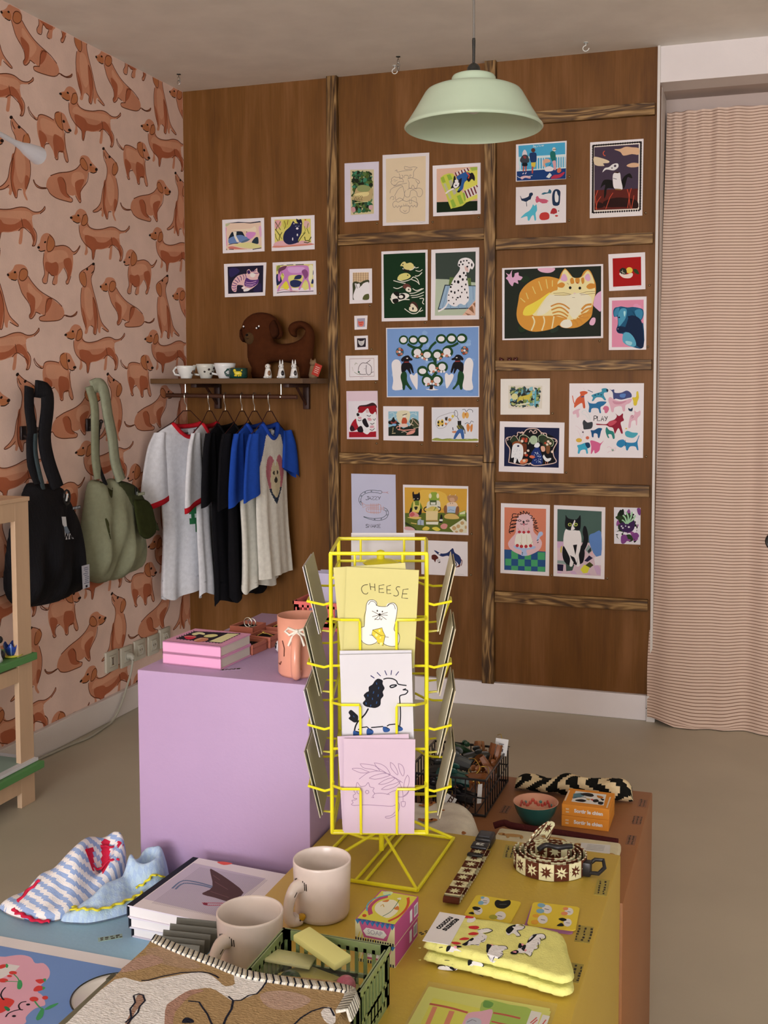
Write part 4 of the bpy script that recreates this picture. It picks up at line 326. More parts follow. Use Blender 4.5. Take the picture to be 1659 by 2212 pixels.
"play":(1.9220,1.2246,[(-150.5, 151.2), (150.7, 151.5), (150.5, -150.5), (-150.7, -152.2)],[2,330,7,7,-123,-5,1,25,2,24,20,0,7,-11,-7,-13,-20,-2,3,330,7,3,-86,44,-1,-49,28,2,3,330,7,3,-50,-6,14,49,16,-48,3,330,7,2,-45,12,19,1,3,330,7,2,-15,43,16,-24,3,330,7,2,16,43,-20,-49,0,331,0,14,-323,166,22,56,39,33,-6,34,44,11,34,-11,-5,-17,-23,-11,-5,-28,12,-100,-22,-6,-12,50,-44,-22,-34,-28,2,331,8,3,-344,253,10,-54,17,-44,3,332,11,2,-256,238,33,6,3,333,4,2,-235,333,17,-22,0,334,0,16,-151,255,55,23,50,16,0,28,44,6,22,-17,-6,-22,-33,-6,-5,-27,23,-45,-17,-5,-28,27,-55,0,-27,-33,-17,0,11,33,0,335,0,3,-2,316,22,0,-6,-29,3,336,6,2,-187,309,52,-22,4,337,0,3,-112,258,8,0,-8,-7,4,337,0,3,-79,269,8,0,-8,-7,4,337,0,3,-51,261,7,0,-7,-7,0,338,0,15,-189,200,22,-23,56,-5,27,17,39,6,49,-6,-27,-33,-33,-23,6,-55,-16,0,-17,44,-61,0,-11,-39,-22,5,5,56,0,339,0,14,31,322,22,-11,27,5,6,-33,65,0,55,22,43,-27,6,-39,-38,-11,-65,-16,-55,11,-21,-12,-6,34,-6,44,0,340,0,4,141,267,54,5,-10,-38,-44,5,0,341,0,15,21,211,21,28,45,-27,65,-17,55,17,54,11,-21,-44,-44,-22,-4,-55,-22,-6,-17,49,-66,-11,-10,-44,-22,0,-17,66,0,342,0,5,65,200,55,-10,87,11,-54,-33,-66,-1,0,343,0,9,261,234,38,6,4,49,17,5,8,-60,-13,-38,-10,-39,-27,0,-6,44,0,344,0,7,-33,117,16,28,33,0,15,-28,-20,-39,-22,0,-6,28,0,345,0,8,-339,87,39,23,39,6,-17,-23,7,-50,-23,-17,-11,39,-28,-6,2,346,4,5,-249,77,27,28,34,-28,23,-44,5,-34,2,346,4,3,-244,66,34,-11,34,-45,0,347,0,8,-237,-24,16,28,34,-27,50,6,-5,-62,-56,-14,-28,2,-5,34,2,348,4,7,-310,-58,23,-11,34,-33,28,-22,-17,-57,-22,34,-23,44,4,349,0,3,-233,-122,9,0,-9,-9,0,350,0,21,-93,-34,94,-4,33,28,55,22,21,34,-16,27,38,-27,38,28,1,-39,11,-33,-33,-22,12,-56,11,-49,-16,-6,-28,55,-27,-45,-11,-13,-17,58,-38,10,-34,17,-88,2,0,351,0,5,23,-21,55,22,33,-11,-33,-33,-43,-12,0,352,0,12,-153,-101,33,0,44,23,39,-5,-11,-28,-16,-67,-16,5,-6,34,-33,5,-6,-39,-16,5,-6,39,0,353,0,10,-3,-111,10,45,28,-33,44,-16,12,-61,-17,-11,-17,44,-33,-1,12,-33,-17,5,0,341,0,14,236,14,16,44,32,0,0,44,27,-16,32,16,1,-44,-27,-33,-4,-66,-11,0,-6,44,-38,-11,-10,-61,-22,0,2,354,4,4,252,36,11,16,11,-16,-16,-11,0,355,0,5,224,129,22,-11,21,15,-5,-37,-32,6,4,199,0,3,205,-81,9,1,-9,-8,0,356,0,8,194,-119,27,16,44,-16,54,-4,-5,-23,-38,-28,-49,5,-27,16,0,357,0,18,108,-242,21,39,50,11,27,-27,71,-4,32,17,23,55,5,-5,-17,-61,10,-77,-14,-1,-17,33,-54,-1,-22,-39,-16,6,-11,44,-38,-23,-33,11,3,355,4,3,195,-197,11,-44,-16,-22,4,358,0,3,-273,-206,31,1,-30,-23,4,359,0,3,-186,-180,18,0,-18,-17,0,360,0,13,-291,-260,39,12,44,17,39,-5,12,-39,-28,-11,6,-50,-16,-6,-12,39,-45,-7,-16,-34,-17,6,5,45,0,361,0,4,-210,-236,41,6,12,-39,-28,-17,0,362,0,13,-158,-213,28,6,50,-16,28,-11,33,29,-33,-51,-10,-50,-33,-29,-17,0,-6,33,-22,-39,-11,5,5,67,2,363,4,7,15,-277,22,11,33,-22,33,12,-11,-33,-55,-7,-16,-17,0,364,0,3,59,-293,28,-5,-17,-17]),
"cake_lady":(1.5892,0.7217,[(-103.7, 149.9), (105.0, 148.4), (103.4, -150.1), (-104.8, -148.1)],[1,365,0,4,-221,332,444,-2,-2,-449,-442,3,1,366,0,4,-221,-116,442,-3,-2,-215,-439,0,1,367,0,4,-145,-128,72,0,1,-85,-73,0,1,367,0,4,-3,-129,70,0,0,-83,-69,0,1,367,0,4,136,-129,78,1,1,-80,-78,-1,1,367,0,4,-211,-214,66,1,0,-73,-65,0,1,367,0,4,-72,-213,70,1,0,-73,-70,0,1,367,0,4,67,-212,70,1,0,-71,-69,-1,1,367,0,4,-145,-286,73,1,0,-48,-72,-1,1,367,0,4,-2,-285,70,1,0,-48,-70,0,1,367,0,4,137,-282,78,2,1,-52,-79,-1,0,368,0,16,-181,-50,35,59,46,60,6,115,23,59,63,25,70,-9,24,-68,6,-103,52,-55,37,-56,-19,-70,-63,-49,-92,-33,-94,25,-70,43,0,369,0,7,138,55,17,30,29,1,6,-29,-28,-24,-23,-46,-12,10,0,369,0,9,-116,-71,99,-18,121,22,-5,-29,-81,-15,6,-57,-64,-3,6,52,-71,20,0,370,0,8,-99,22,23,36,116,11,23,-28,22,-91,-32,-36,-82,-4,-76,26,4,371,0,3,-59,76,17,1,-17,-16,4,371,0,3,-12,75,16,0,-16,-15,4,371,0,3,38,80,16,1,-16,-16,4,371,0,3,-81,-69,18,1,-18,-19,4,371,0,3,-37,-76,19,0,-19,-18,4,371,0,3,12,-74,18,1,-18,-19,4,371,0,3,61,-65,18,1,-18,-18,2,372,3,2,-59,88,-17,28,2,372,3,2,-10,90,-3,34,2,372,3,2,38,95,4,31,2,373,3,2,-37,-56,-15,23,2,373,3,2,60,-51,27,35,2,374,6,2,-35,48,0,-104,2,374,6,2,17,50,6,-103,2,174,8,23,-89,265,-41,-1,-5,-35,40,7,24,-5,-53,-2,-23,-29,41,-10,23,12,-52,-8,-23,-35,40,-10,24,18,-53,-14,-14,-35,44,2,15,12,-56,-19,-9,-36,38,2,12,12,-53,-19,18,-15,2,174,8,10,-71,231,-6,35,35,-5,-12,28,35,-21,0,32,29,-31,6,25,23,-30,6,23,2,174,7,15,45,258,34,-10,-17,-23,41,1,-23,-24,40,2,-23,-24,35,1,-46,-24,46,-10,-40,-13,52,-10,-41,-7,29,-27,10,-6,2,174,6,5,-77,194,18,12,19,-11,-19,-7,-18,6,2,174,6,5,10,194,18,12,18,-11,-18,-6,-18,5,4,174,0,3,-15,185,11,0,-11,-12,2,174,6,5,-51,165,21,-7,17,15,18,-14,25,7,0,375,0,3,-24,164,19,1,-4,-24,3,174,7,2,127,-8,17,12,3,174,7,2,131,-31,14,9,3,174,7,2,-31,-136,10,-11,3,174,7,2,-31,-154,10,-5]),
"tuxedo":(1.8170,0.7205,[(-105.9, 150.2), (106.4, 148.1), (105.4, -150.3), (-106.0, -147.9)],[1,376,0,4,-228,335,457,-9,0,-331,-457,3,1,377,0,4,-228,-2,457,-3,-3,-339,-451,5,0,378,0,6,103,69,50,30,72,15,3,-254,-62,8,-51,100,1,379,0,4,-228,-2,66,-3,-5,-63,-60,-2,1,208,0,4,-190,-57,17,12,-10,-80,-12,11,1,380,0,4,-226,-202,89,-1,11,-39,-100,6,1,381,0,4,-226,-242,66,-2,-5,-69,-58,3,1,380,0,4,65,-80,33,58,46,-66,-39,-35,1,381,0,4,55,-194,50,59,39,-26,-55,-42,1,213,0,4,88,-90,33,41,6,-39,-28,-24,1,382,0,3,105,-118,33,36,6,-51,1,379,0,5,151,-246,44,19,31,-49,-2,-57,-39,4,1,383,0,5,16,-287,39,53,57,-25,-22,-58,-45,-8,1,384,0,4,67,-239,44,37,40,-32,-34,-30,1,168,0,4,155,-155,73,26,0,-102,-61,-3,1,379,0,4,-97,-304,57,-3,23,-33,-62,3,1,379,0,3,56,-336,51,20,17,-24,1,379,0,4,-225,-316,49,-3,-6,-18,-43,-2,1,385,0,4,-137,-226,91,-13,-22,-63,-63,-9,0,386,0,10,35,100,11,63,22,1,18,-50,9,-79,-19,-80,-44,-70,-40,21,39,69,16,69,0,386,0,11,-167,-56,29,1,113,17,67,-9,18,-67,-16,-92,-34,-24,-56,-3,-57,-14,-46,32,-23,67,0,152,0,16,-140,127,34,-10,91,4,28,-22,12,-90,-16,-103,-11,-46,12,-101,-34,-14,-23,56,-22,-58,-28,5,5,74,-35,78,-34,67,1,91,1,386,0,3,-63,-34,43,7,-16,-114,2,386,9,3,-87,-144,18,-44,23,-28,0,386,0,6,-87,-155,40,-10,23,-55,11,68,-11,-91,-34,32,0,386,0,13,-143,241,2,36,29,-35,84,-8,39,46,4,-113,-14,-45,-50,3,5,40,-17,-1,-28,-40,-51,15,-9,45,0,152,0,7,-50,227,9,-16,-20,-47,17,-27,-39,-19,5,46,17,34,4,387,0,3,-98,178,19,1,-19,-19,4,387,0,3,-35,180,19,1,-19,-19,4,386,0,3,-97,178,9,0,-9,-12,4,386,0,3,-34,180,9,1,-9,-12]),
"plant_purple":(2.0126,0.7951,[(-54.4, 74.6), (52.9, 75.5), (53.4, -75.0), (-51.9, -75.1)],[1,388,0,4,-134,184,265,3,1,-372,-261,-1,5,389,93,4,-134,184,265,3,1,-372,-261,-1,130,21,6,389,390,391,392,393,394,0,395,0,8,-77,7,33,30,49,-15,55,46,16,-44,-15,-67,-65,-25,-61,25,2,396,15,3,-6,21,-11,56,-28,32,2,396,15,3,0,21,10,68,-22,55,2,396,15,3,5,22,32,68,11,56,2,396,13,3,11,33,49,35,21,46,2,396,13,3,-11,21,-28,32,-16,5,0,388,0,3,-66,-3,17,6,-5,-19,4,388,0,3,-43,-23,9,1,-9,-10,4,388,0,3,17,-11,11,0,-11,-9,4,388,0,3,-16,-2,7,1,-7,-7,0,397,0,5,-59,-104,44,13,22,-44,-32,-46,-33,4,0,397,0,5,50,-88,44,24,27,-33,-26,-34,-33,4,0,397,0,4,96,181,34,1,1,-67,-23,11]),
"jazzy_snake":(0.9145,0.8352,[(-104.7, 145.5), (101.5, 145.8), (104.8, -150.3), (-101.6, -141.0)],[1,398,0,4,-259,362,511,0,8,-736,-512,23,2,399,5,8,48,181,-44,7,-55,-3,-56,-17,-44,-32,-20,-43,3,-42,27,-36,2,399,5,8,59,158,-55,5,-55,-3,-56,-18,-33,-32,-9,-37,9,-31,16,-21,2,399,5,5,48,181,33,3,17,-15,-17,-16,-22,5,2,400,4,3,98,166,49,1,22,9,3,400,4,2,147,167,24,-11,2,399,5,8,114,-2,33,-10,22,-30,-3,-42,-31,-38,-66,-20,-99,4,-89,28,2,399,5,7,119,-23,22,-15,6,-36,-33,-31,-56,-14,-88,-4,-89,16,3,399,8,2,-151,115,11,11,3,399,8,2,-107,156,17,8,3,399,8,2,-34,175,16,1,3,399,8,2,-157,62,5,-15,3,399,7,2,147,-33,13,-4,3,399,7,2,152,-85,8,11,3,399,8,2,80,-129,17,6,3,399,8,2,3,-132,17,-1,3,401,5,3,-135,47,39,-25,155,5,3,401,5,4,-135,47,11,-57,33,20,150,5,3,401,5,4,-35,40,0,-110,16,0,1,110,3,401,5,4,-2,41,0,-115,16,0,1,115,3,401,5,4,35,42,-1,-115,19,1,0,115,2,401,6,8,48,37,33,-14,0,-68,-22,-12,-122,1,-22,21,11,26,133,5,2,401,5,4,-52,-39,-11,10,11,8,122,1,3,401,5,6,75,-4,28,-4,11,21,2,-47,-13,16,-28,-7,3,250,5,5,-94,86,8,-6,15,1,8,6,0,29,3,250,5,2,-78,116,22,1,3,250,5,3,-58,81,16,36,14,-35,3,250,5,2,-52,94,19,1,3,250,5,4,-22,118,30,1,-30,-37,30,1,3,250,5,4,14,119,30,1,-30,-37,30,1,3,250,5,2,50,120,15,-18,3,250,5,2,80,121,-20,-36,2,250,5,8,-64,-197,-12,6,-14,-6,3,-9,18,-7,1,-9,-15,-5,-12,4,3,250,5,4,-59,-227,3,36,23,-34,4,35,3,250,5,3,-23,-226,15,36,15,-35,3,250,5,2,-17,-213,18,1,3,250,5,2,13,-225,2,36,3,250,5,3,43,-188,-27,-20,27,-16,3,250,5,4,79,-187,-28,-1,-2,-36,30,2,3,250,5,2,50,-205,24,1]),
"bakers":(1.1971,0.8339,[(-147.3, 104.4), (145.5, 105.4), (146.8, -104.3), (-145.1, -105.5)],[1,402,0,4,-350,232,702,4,-6,-255,-693,-29,0,403,0,6,-190,190,107,23,192,-35,21,-143,-267,-50,-75,80,1,404,0,4,-347,-48,693,29,3,-219,-693,6,0,405,0,10,-260,177,16,11,5,-26,43,7,11,21,11,-31,0,-51,-27,-22,-43,4,-13,36,4,310,0,3,-242,108,7,0,-7,-6,4,310,0,3,-199,113,7,0,-7,-5,0,406,0,6,-277,22,22,57,65,13,32,-46,5,-51,-124,-10,1,407,0,8,-250,79,15,1,7,-41,43,1,0,47,14,0,-6,-119,-83,0,0,408,0,4,-239,23,38,3,-11,-33,-16,-1,0,405,0,4,-298,-52,16,63,18,-10,-11,-62,0,405,0,4,-196,-58,27,63,16,-10,-10,-52,0,409,0,7,-72,121,21,62,32,6,32,-2,21,-42,6,-41,-91,-13,4,410,0,3,-59,147,17,1,-17,-28,4,410,0,3,26,150,15,0,-15,-27,0,411,0,6,-99,48,27,42,112,9,16,-66,-11,-31,-133,-5,1,412,0,4,-64,101,77,2,-2,-51,-73,-3,1,413,0,4,-53,78,55,2,-2,-25,-51,-1,0,414,0,6,-110,-4,70,39,64,-14,10,-30,-64,-15,-69,0,3,415,9,2,-19,-11,27,42,1,416,0,4,-107,-19,136,5,-5,-98,-131,-5,2,405,11,4,-99,28,-27,-17,0,-26,22,-9,2,405,10,4,24,32,32,-10,-6,-31,-21,-5,1,417,0,4,-107,-117,141,5,-2,-15,-139,-2,1,418,0,4,-107,-136,141,6,-5,-31,-133,-2,0,419,0,7,130,148,31,11,64,2,26,-20,-16,-41,-52,-17,-37,14,0,420,0,4,156,128,48,7,10,-36,-42,-6,3,421,6,2,156,159,11,10,3,421,6,2,219,161,8,10,0,422,0,6,125,55,21,27,79,5,26,-48,-16,-41,-105,-4,0,423,0,5,93,-7,5,46,27,11,5,-66,-16,-31,0,423,0,5,235,39,27,0,0,-61,-32,-37,-10,36,1,424,0,4,135,40,95,4,-10,-72,-90,2,3,425,4,3,146,-5,21,11,42,-9,3,405,4,2,167,82,0,-15,3,405,4,2,191,83,0,-15,0,426,0,6,103,-58,48,22,74,-7,42,-40,-74,-13,-84,7,0,427,0,6,-298,-62,32,32,43,-9,38,-29,-27,-32,-65,-3,0,428,0,4,-293,-67,33,32,27,-25,-33,-27,0,429,0,4,-320,-94,130,10,32,-14,-65,-13,1,430,0,6,-201,-126,27,22,21,-15,22,1,0,-57,-72,5,3,431,5,2,-167,-119,0,-54,0,386,0,6,50,-101,11,52,14,-10,7,-46,-5,-31,-34,-1,1,432,0,4,45,-101,37,1,0,-22,-37,0,0,204,0,5,-147,-212,37,28,43,-14,-16,-27,-54,-2,0,427,0,5,56,-173,37,27,42,-13,-16,-42,-47,-2,1,433,0,5,157,-189,152,103,42,-35,-2,-117,-145,1,4,434,0,3,209,-192,24,0,-24,-23,4,434,0,3,255,-170,21,1,-21,-22,4,434,0,3,299,-133,21,1,-21,-21,4,434,0,3,236,-229,17,0,-17,-11,4,434,0,3,288,-215,23,1,-23,-19,4,434,0,3,338,-177,12,0,-12,-19,1,435,0,4,262,-22,73,28,0,-66,-73,-3,1,436,0,4,272,-26,58,22,0,-31,-58,-7,0,437,0,4,-342,-198,76,-3,32,-30,-108,-1,3,438,11,2,-277,-154,65,-8,0,439,0,4,-40,-202,53,17,43,-29,-43,-17,0,440,0,6,-342,-147,44,-19,75,-49,11,-18,-54,32,-70,24]),
"two_dachshunds":(1.2368,0.6255,[(-105.2, 73.8), (103.8, 75.4), (104.6, -73.7), (-103.1, -75.5)],[0,441,0,21,-116,79,30,-6,43,-23,53,2,37,17,47,44,16,-36,16,-19,42,-24,22,-45,-11,-42,-16,-16,-16,25,-42,29,-16,-32,-21,4,-11,56,-26,14,-53,-12,-43,18,-26,20,4,442,0,3,-54,44,12,1,-12,-9,2,443,8,3,179,-2,19,-19,-8,-52,0,443,0,5,126,-92,37,23,16,16,-5,-31,-37,-10,0,444,0,7,-140,24,43,8,32,-35,-26,-17,-11,-31,-16,25,-22,9,0,445,0,4,-86,-25,32,12,11,-20,-27,-17,0,446,0,3,-70,-55,27,17,-6,-16,2,441,10,3,105,-15,32,-40,-11,-31,3,132,2,3,142,-173,37,9,42,-5]),
"cheese":(105,149,None,[2,447,4,6,-83,197,-25,-6,-12,-20,11,-26,20,-5,8,10,3,447,4,2,-73,207,8,-41,3,447,4,2,-44,205,4,-44,3,447,4,2,-70,185,28,-1,3,447,4,4,12,201,-30,-6,2,-42,29,1,3,447,4,2,-17,175,24,2,3,447,4,4,51,201,-24,-9,3,-43,25,2,3,447,4,2,30,172,20,0,2,447,4,7,105,192,-16,1,-7,-13,11,-15,4,-18,-13,-11,-16,5,3,447,4,4,154,183,-31,-5,-5,-51,36,-1,3,447,4,2,122,152,26,1,0,448,0,27,-89,17,3,51,6,30,19,10,26,-4,14,-32,25,-4,22,3,12,19,28,5,25,-16,3,-35,-8,-70,-4,-44,23,-15,12,-32,-11,-43,-29,-10,-35,3,-25,14,-36,0,-42,-13,-37,9,-21,32,-2,41,11,22,17,8,2,449,3,20,-94,-57,-2,60,7,36,2,37,13,26,26,5,20,-14,7,-21,50,-1,18,19,25,5,19,-20,3,-31,-8,-70,-4,-44,26,-18,8,-29,-7,-40,-32,-13,-41,6,2,449,3,11,-94,-57,-19,-9,-8,-24,5,-34,17,-29,32,-14,30,6,21,15,-4,23,-19,13,-22,3,2,449,3,5,52,-116,-24,1,-11,-18,7,-22,18,-10,2,449,3,4,-76,76,15,22,23,-5,11,-21,2,449,3,4,35,72,16,15,21,-2,12,-28,4,449,0,3,-22,42,4,0,-4,-6,4,449,0,3,8,39,4,1,-4,-6,4,449,0,3,-7,20,8,1,-7,-9,2,449,3,4,-6,16,1,-18,-10,-9,-21,4,2,449,3,3,-5,-2,9,-10,4,11,3,449,3,2,-53,40,39,-18,3,449,3,2,-50,4,36,14,3,449,3,2,-35,-14,24,28,3,449,3,2,39,36,-38,-13,3,449,3,2,40,18,-39,1,3,449,3,2,34,-8,-35,23,1,450,0,8,-45,-76,56,17,5,-17,15,-29,-10,-64,-34,17,-7,23,-28,27,3,449,3,8,-45,-76,56,17,5,-20,15,-27,-24,-1,-52,31,-3,-29,29,-28,3,449,3,3,31,-106,-10,-63,-34,17,4,451,0,3,-4,-78,6,0,-6,-8,4,451,0,3,-21,-106,8,1,-7,-10,4,451,0,3,3,-121,4,1,-4,-7,4,451,0,3,9,-157,8,1,-8,-10]),
"poodle":(105,149,None,[3,452,6,2,-33,168,22,-17,3,452,5,2,5,187,21,-24,3,452,5,2,51,197,11,-29,3,452,5,2,91,198,-4,-29,3,452,5,2,133,189,-19,-24,2,453,7,6,41,143,23,6,32,-4,22,-14,11,-20,47,-9,2,453,7,9,153,76,22,-2,7,-9,-14,-16,-32,-10,-2,-34,2,-55,-2,-55,-5,-42,3,453,6,2,153,76,19,7,2,453,8,6,78,99,13,7,26,0,-10,-9,-20,-6,-9,7,0,453,0,19,-9,135,20,13,26,-12,-1,-21,11,-27,-12,-22,4,-24,-16,-22,-5,-36,-27,-16,-27,2,-34,9,-15,21,17,22,-10,25,18,19,13,7,1,25,22,15,2,453,9,6,-53,-35,-19,-33,-26,-28,-22,-23,-15,-31,-6,-30,0,453,0,10,-171,-57,15,16,18,-14,10,-10,13,-17,-4,-30,-18,-9,-21,13,-14,14,11,15,3,454,5,2,0,125,2,-13,3,454,5,2,13,97,-3,-14,3,454,5,2,-17,71,-4,-14,3,454,5,2,9,51,-3,-15,3,454,5,2,-53,52,0,-13,3,454,5,2,-27,31,0,-13,3,454,5,2,-66,4,1,-14,3,454,5,2,-1,8,-4,-15,3,454,5,2,-37,-11,-3,-13,3,454,4,2,-143,-77,5,-11,3,453,7,4,-118,-167,18,14,35,4,11,-12,3,453,7,3,-41,-154,70,5,4,-7,3,453,7,4,53,-147,13,8,42,4,15,-12,0,455,0,6,-147,-173,21,-2,21,-9,-1,-22,-28,-9,-14,9,0,455,0,6,-66,-164,18,4,20,-16,-5,-18,-24,-8,-12,7,0,455,0,6,29,-153,17,2,24,-15,-6,-15,-23,-4,-11,8,0,455,0,6,107,-145,16,1,23,-18,-5,-15,-25,-4,-10,8,3,453,6,2,-133,-175,21,-6,3,453,6,2,-48,-164,13,-6,3,453,5,2,46,-153,16,-9,3,453,5,2,122,-147,15,-9]),
"pinkcat":(105,149,None,[2,456,3,7,-157,113,42,0,34,-14,21,-10,-49,-4,-48,20,0,8,2,456,3,7,-114,142,41,-3,48,-10,27,-32,-41,10,-55,10,-20,25,2,456,3,7,-31,149,41,-8,34,-25,20,-42,-41,24,-37,24,-17,27,2,456,3,7,64,154,21,-15,20,-36,3,-28,-23,21,-17,25,-4,33,2,456,3,6,111,148,25,-15,11,-36,-8,-29,-20,36,-8,44,2,456,3,7,166,76,10,-21,-4,-43,-17,-30,-10,22,7,43,14,29,2,456,3,7,-61,52,35,19,56,13,34,-10,-49,-20,-41,-8,-35,6,2,456,3,7,-6,15,35,25,41,16,21,-3,-28,-23,-41,-15,-28,0,2,456,3,7,11,-18,31,22,49,16,34,16,-28,-34,-48,-19,-38,-1,2,456,3,7,-120,44,25,22,35,23,62,8,62,-23,61,-38,13,-11,2,456,3,4,64,74,47,-35,24,-57,6,-44,2,456,3,3,45,-50,38,23,52,9,2,456,3,6,107,-63,34,1,24,16,11,25,-11,-18,-20,-19,2,456,3,5,129,-95,25,1,-3,-29,-17,1,-5,27,3,456,2,2,141,-62,0,-32,2,456,3,15,-154,-57,14,12,-10,14,11,19,8,37,20,-25,28,4,18,21,10,-27,24,-7,-7,-18,10,-18,-10,-15,6,-11,-14,3,2,456,3,8,-154,-57,3,-18,18,-3,-8,-8,-21,-4,7,-15,-11,-11,17,-7,2,456,3,3,-31,-45,45,3,48,-8,2,456,3,13,-149,-123,71,6,91,-4,69,-1,28,23,10,-15,-4,-36,-21,-31,-35,-19,-21,2,1,8,34,9,21,23,2,456,3,7,-132,-30,7,10,14,-2,3,-15,-11,-11,-12,7,-1,11,2,456,3,6,-83,-36,7,11,12,-3,2,-11,-11,-8,-10,11]),
"pinkbook":(100,110,None,[1,457,0,4,-157,-129,-1,266,298,63,16,-328,1,457,0,3,-161,-114,-17,41,24,-37,1,457,0,3,-161,-81,-17,41,24,-37,1,457,0,3,-161,-48,-17,42,24,-38,1,457,0,3,-161,-15,-18,42,25,-38,1,457,0,3,-161,18,-18,42,25,-38,1,457,0,3,-161,51,-18,43,25,-38,1,457,0,3,-161,85,-18,43,25,-39,1,457,0,3,-162,118,-17,43,25,-39,1,457,0,3,-150,138,25,-23,-18,27,1,457,0,3,-128,142,25,-22,-18,26,1,457,0,3,-106,147,25,-22,-18,26,1,457,0,3,-84,152,25,-23,-18,27,1,457,0,3,-62,156,24,-22,-17,26,1,457,0,3,-41,161,25,-22,-18,26,1,457,0,3,-19,165,24,-22,-17,26,1,457,0,3,2,170,24,-22,-17,26,1,457,0,3,23,174,24,-22,-17,26,1,457,0,3,44,179,24,-22,-17,26,1,457,0,3,65,183,23,-22,-16,26,1,457,0,3,85,188,24,-22,-17,25,1,457,0,3,106,192,23,-22,-16,26,1,457,0,3,126,196,23,-21,-16,25,1,457,0,3,138,177,13,-26,-7,30,1,457,0,3,140,136,13,-27,-7,31,1,457,0,3,142,94,13,-26,-7,30,1,457,0,3,144,53,13,-26,-7,30,1,457,0,3,146,12,13,-26,-7,30,1,457,0,3,148,-29,13,-26,-6,30,1,457,0,3,150,-69,13,-26,-6,30,1,457,0,3,152,-110,13,-25,-6,29,1,457,0,3,142,-130,14,-26,-7,30,1,457,0,3,121,-130,14,-26,-7,30,1,457,0,3,99,-130,14,-26,-7,30,1,457,0,3,78,-130,14,-26,-7,30,1,457,0,3,56,-130,14,-26,-7,30,1,457,0,3,34,-130,14,-26,-7,30,1,457,0,3,12,-131,14,-26,-7,31,1,457,0,3,-11,-131,15,-26,-8,31,1,457,0,3,-33,-131,14,-26,-7,31,1,457,0,3,-56,-131,15,-26,-8,31,1,457,0,3,-79,-131,15,-26,-8,31,1,457,0,3,-102,-131,15,-26,-8,30,1,457,0,3,-126,-131,16,-26,-8,30,1,457,0,3,-149,-131,15,-27,-8,31,0,458,0,7,-135,46,9,64,31,6,38,-34,4,-34,-34,10,-7,-51,0,459,0,5,-139,-45,21,38,53,-17,8,-82,-35,-6,3,460,9,2,-145,-41,83,12,0,461,0,6,-30,7,-2,61,38,32,35,-34,-9,-59,-29,-17,0,462,0,6,-32,-120,4,81,50,5,26,-66,-22,-56,-30,0,3,310,7,3,-18,-140,5,85,41,7,1,463,0,4,72,-121,-3,274,71,23,15,-294]),
"gamebox":(108,92,None,[1,464,0,4,-145,134,290,-5,11,-245,-298,6,1,465,0,4,-155,68,69,37,41,-63,-94,-91,3,466,11,2,-153,-16,127,34,0,206,0,5,-90,85,61,35,65,-38,-21,-42,-77,16,0,467,0,4,-29,120,54,-16,-7,-45,-47,17,0,206,0,5,-113,-67,53,33,48,-23,-23,-35,-59,2,0,468,0,4,64,89,62,-19,-8,-38,-38,7,0,206,0,4,41,-25,38,28,22,-47,-38,-28,0,206,0,4,101,-44,44,-5,-5,-54,-37,7,0,469,0,3,17,-14,27,8,-1,-36,0,470,0,3,-28,-8,43,1,-7,-38,0,206,0,3,104,28,37,-8,-8,-38,3,471,14,2,-205,130,3,-239,3,471,13,2,188,86,3,-243]),
"facesA":(110,95,None,[4,472,0,3,-109,102,40,14,-21,-84,4,473,0,3,-135,58,25,8,-15,-43,4,473,0,3,-150,151,17,6,-11,-28,0,474,0,8,-17,127,17,28,44,-7,60,36,28,-71,-31,-82,-65,-9,-41,48,4,475,0,3,-116,-80,39,10,-21,-76,0,474,0,5,-185,-43,22,26,55,-12,-12,-38,-34,-10,0,474,0,3,-188,-147,29,36,25,-39,4,476,0,3,101,-97,48,12,-30,-82,4,477,0,3,46,-140,37,9,-26,-47,3,478,8,2,-129,104,39,-1,3,478,8,2,-111,66,29,6,3,479,7,2,36,83,63,20,3,478,8,2,-130,-84,34,-5,3,478,9,2,77,-103,43,-4]),
"facesB":(110,95,None,[4,472,0,3,-76,92,46,8,-34,-80,4,473,0,3,-136,146,36,6,-29,-41,4,473,0,3,-132,49,37,7,-31,-44,4,448,0,3,129,96,40,8,-33,-70,4,480,0,3,93,134,25,5,-22,-31,4,480,0,3,91,54,31,7,-27,-37,4,448,0,3,-91,-81,45,12,-33,-80,4,481,0,3,-160,-36,31,7,-26,-35,4,481,0,3,-155,-138,34,10,-27,-46,4,482,0,3,137,-85,36,10,-29,-72,0,474,0,4,48,-45,38,26,39,-25,-32,-29,0,474,0,3,46,-155,37,54,27,-46,3,478,9,2,-99,93,44,-9,3,478,7,2,115,93,29,-7,3,478,8,2,-108,-86,41,-5,3,478,7,2,124,-89,34,0]),
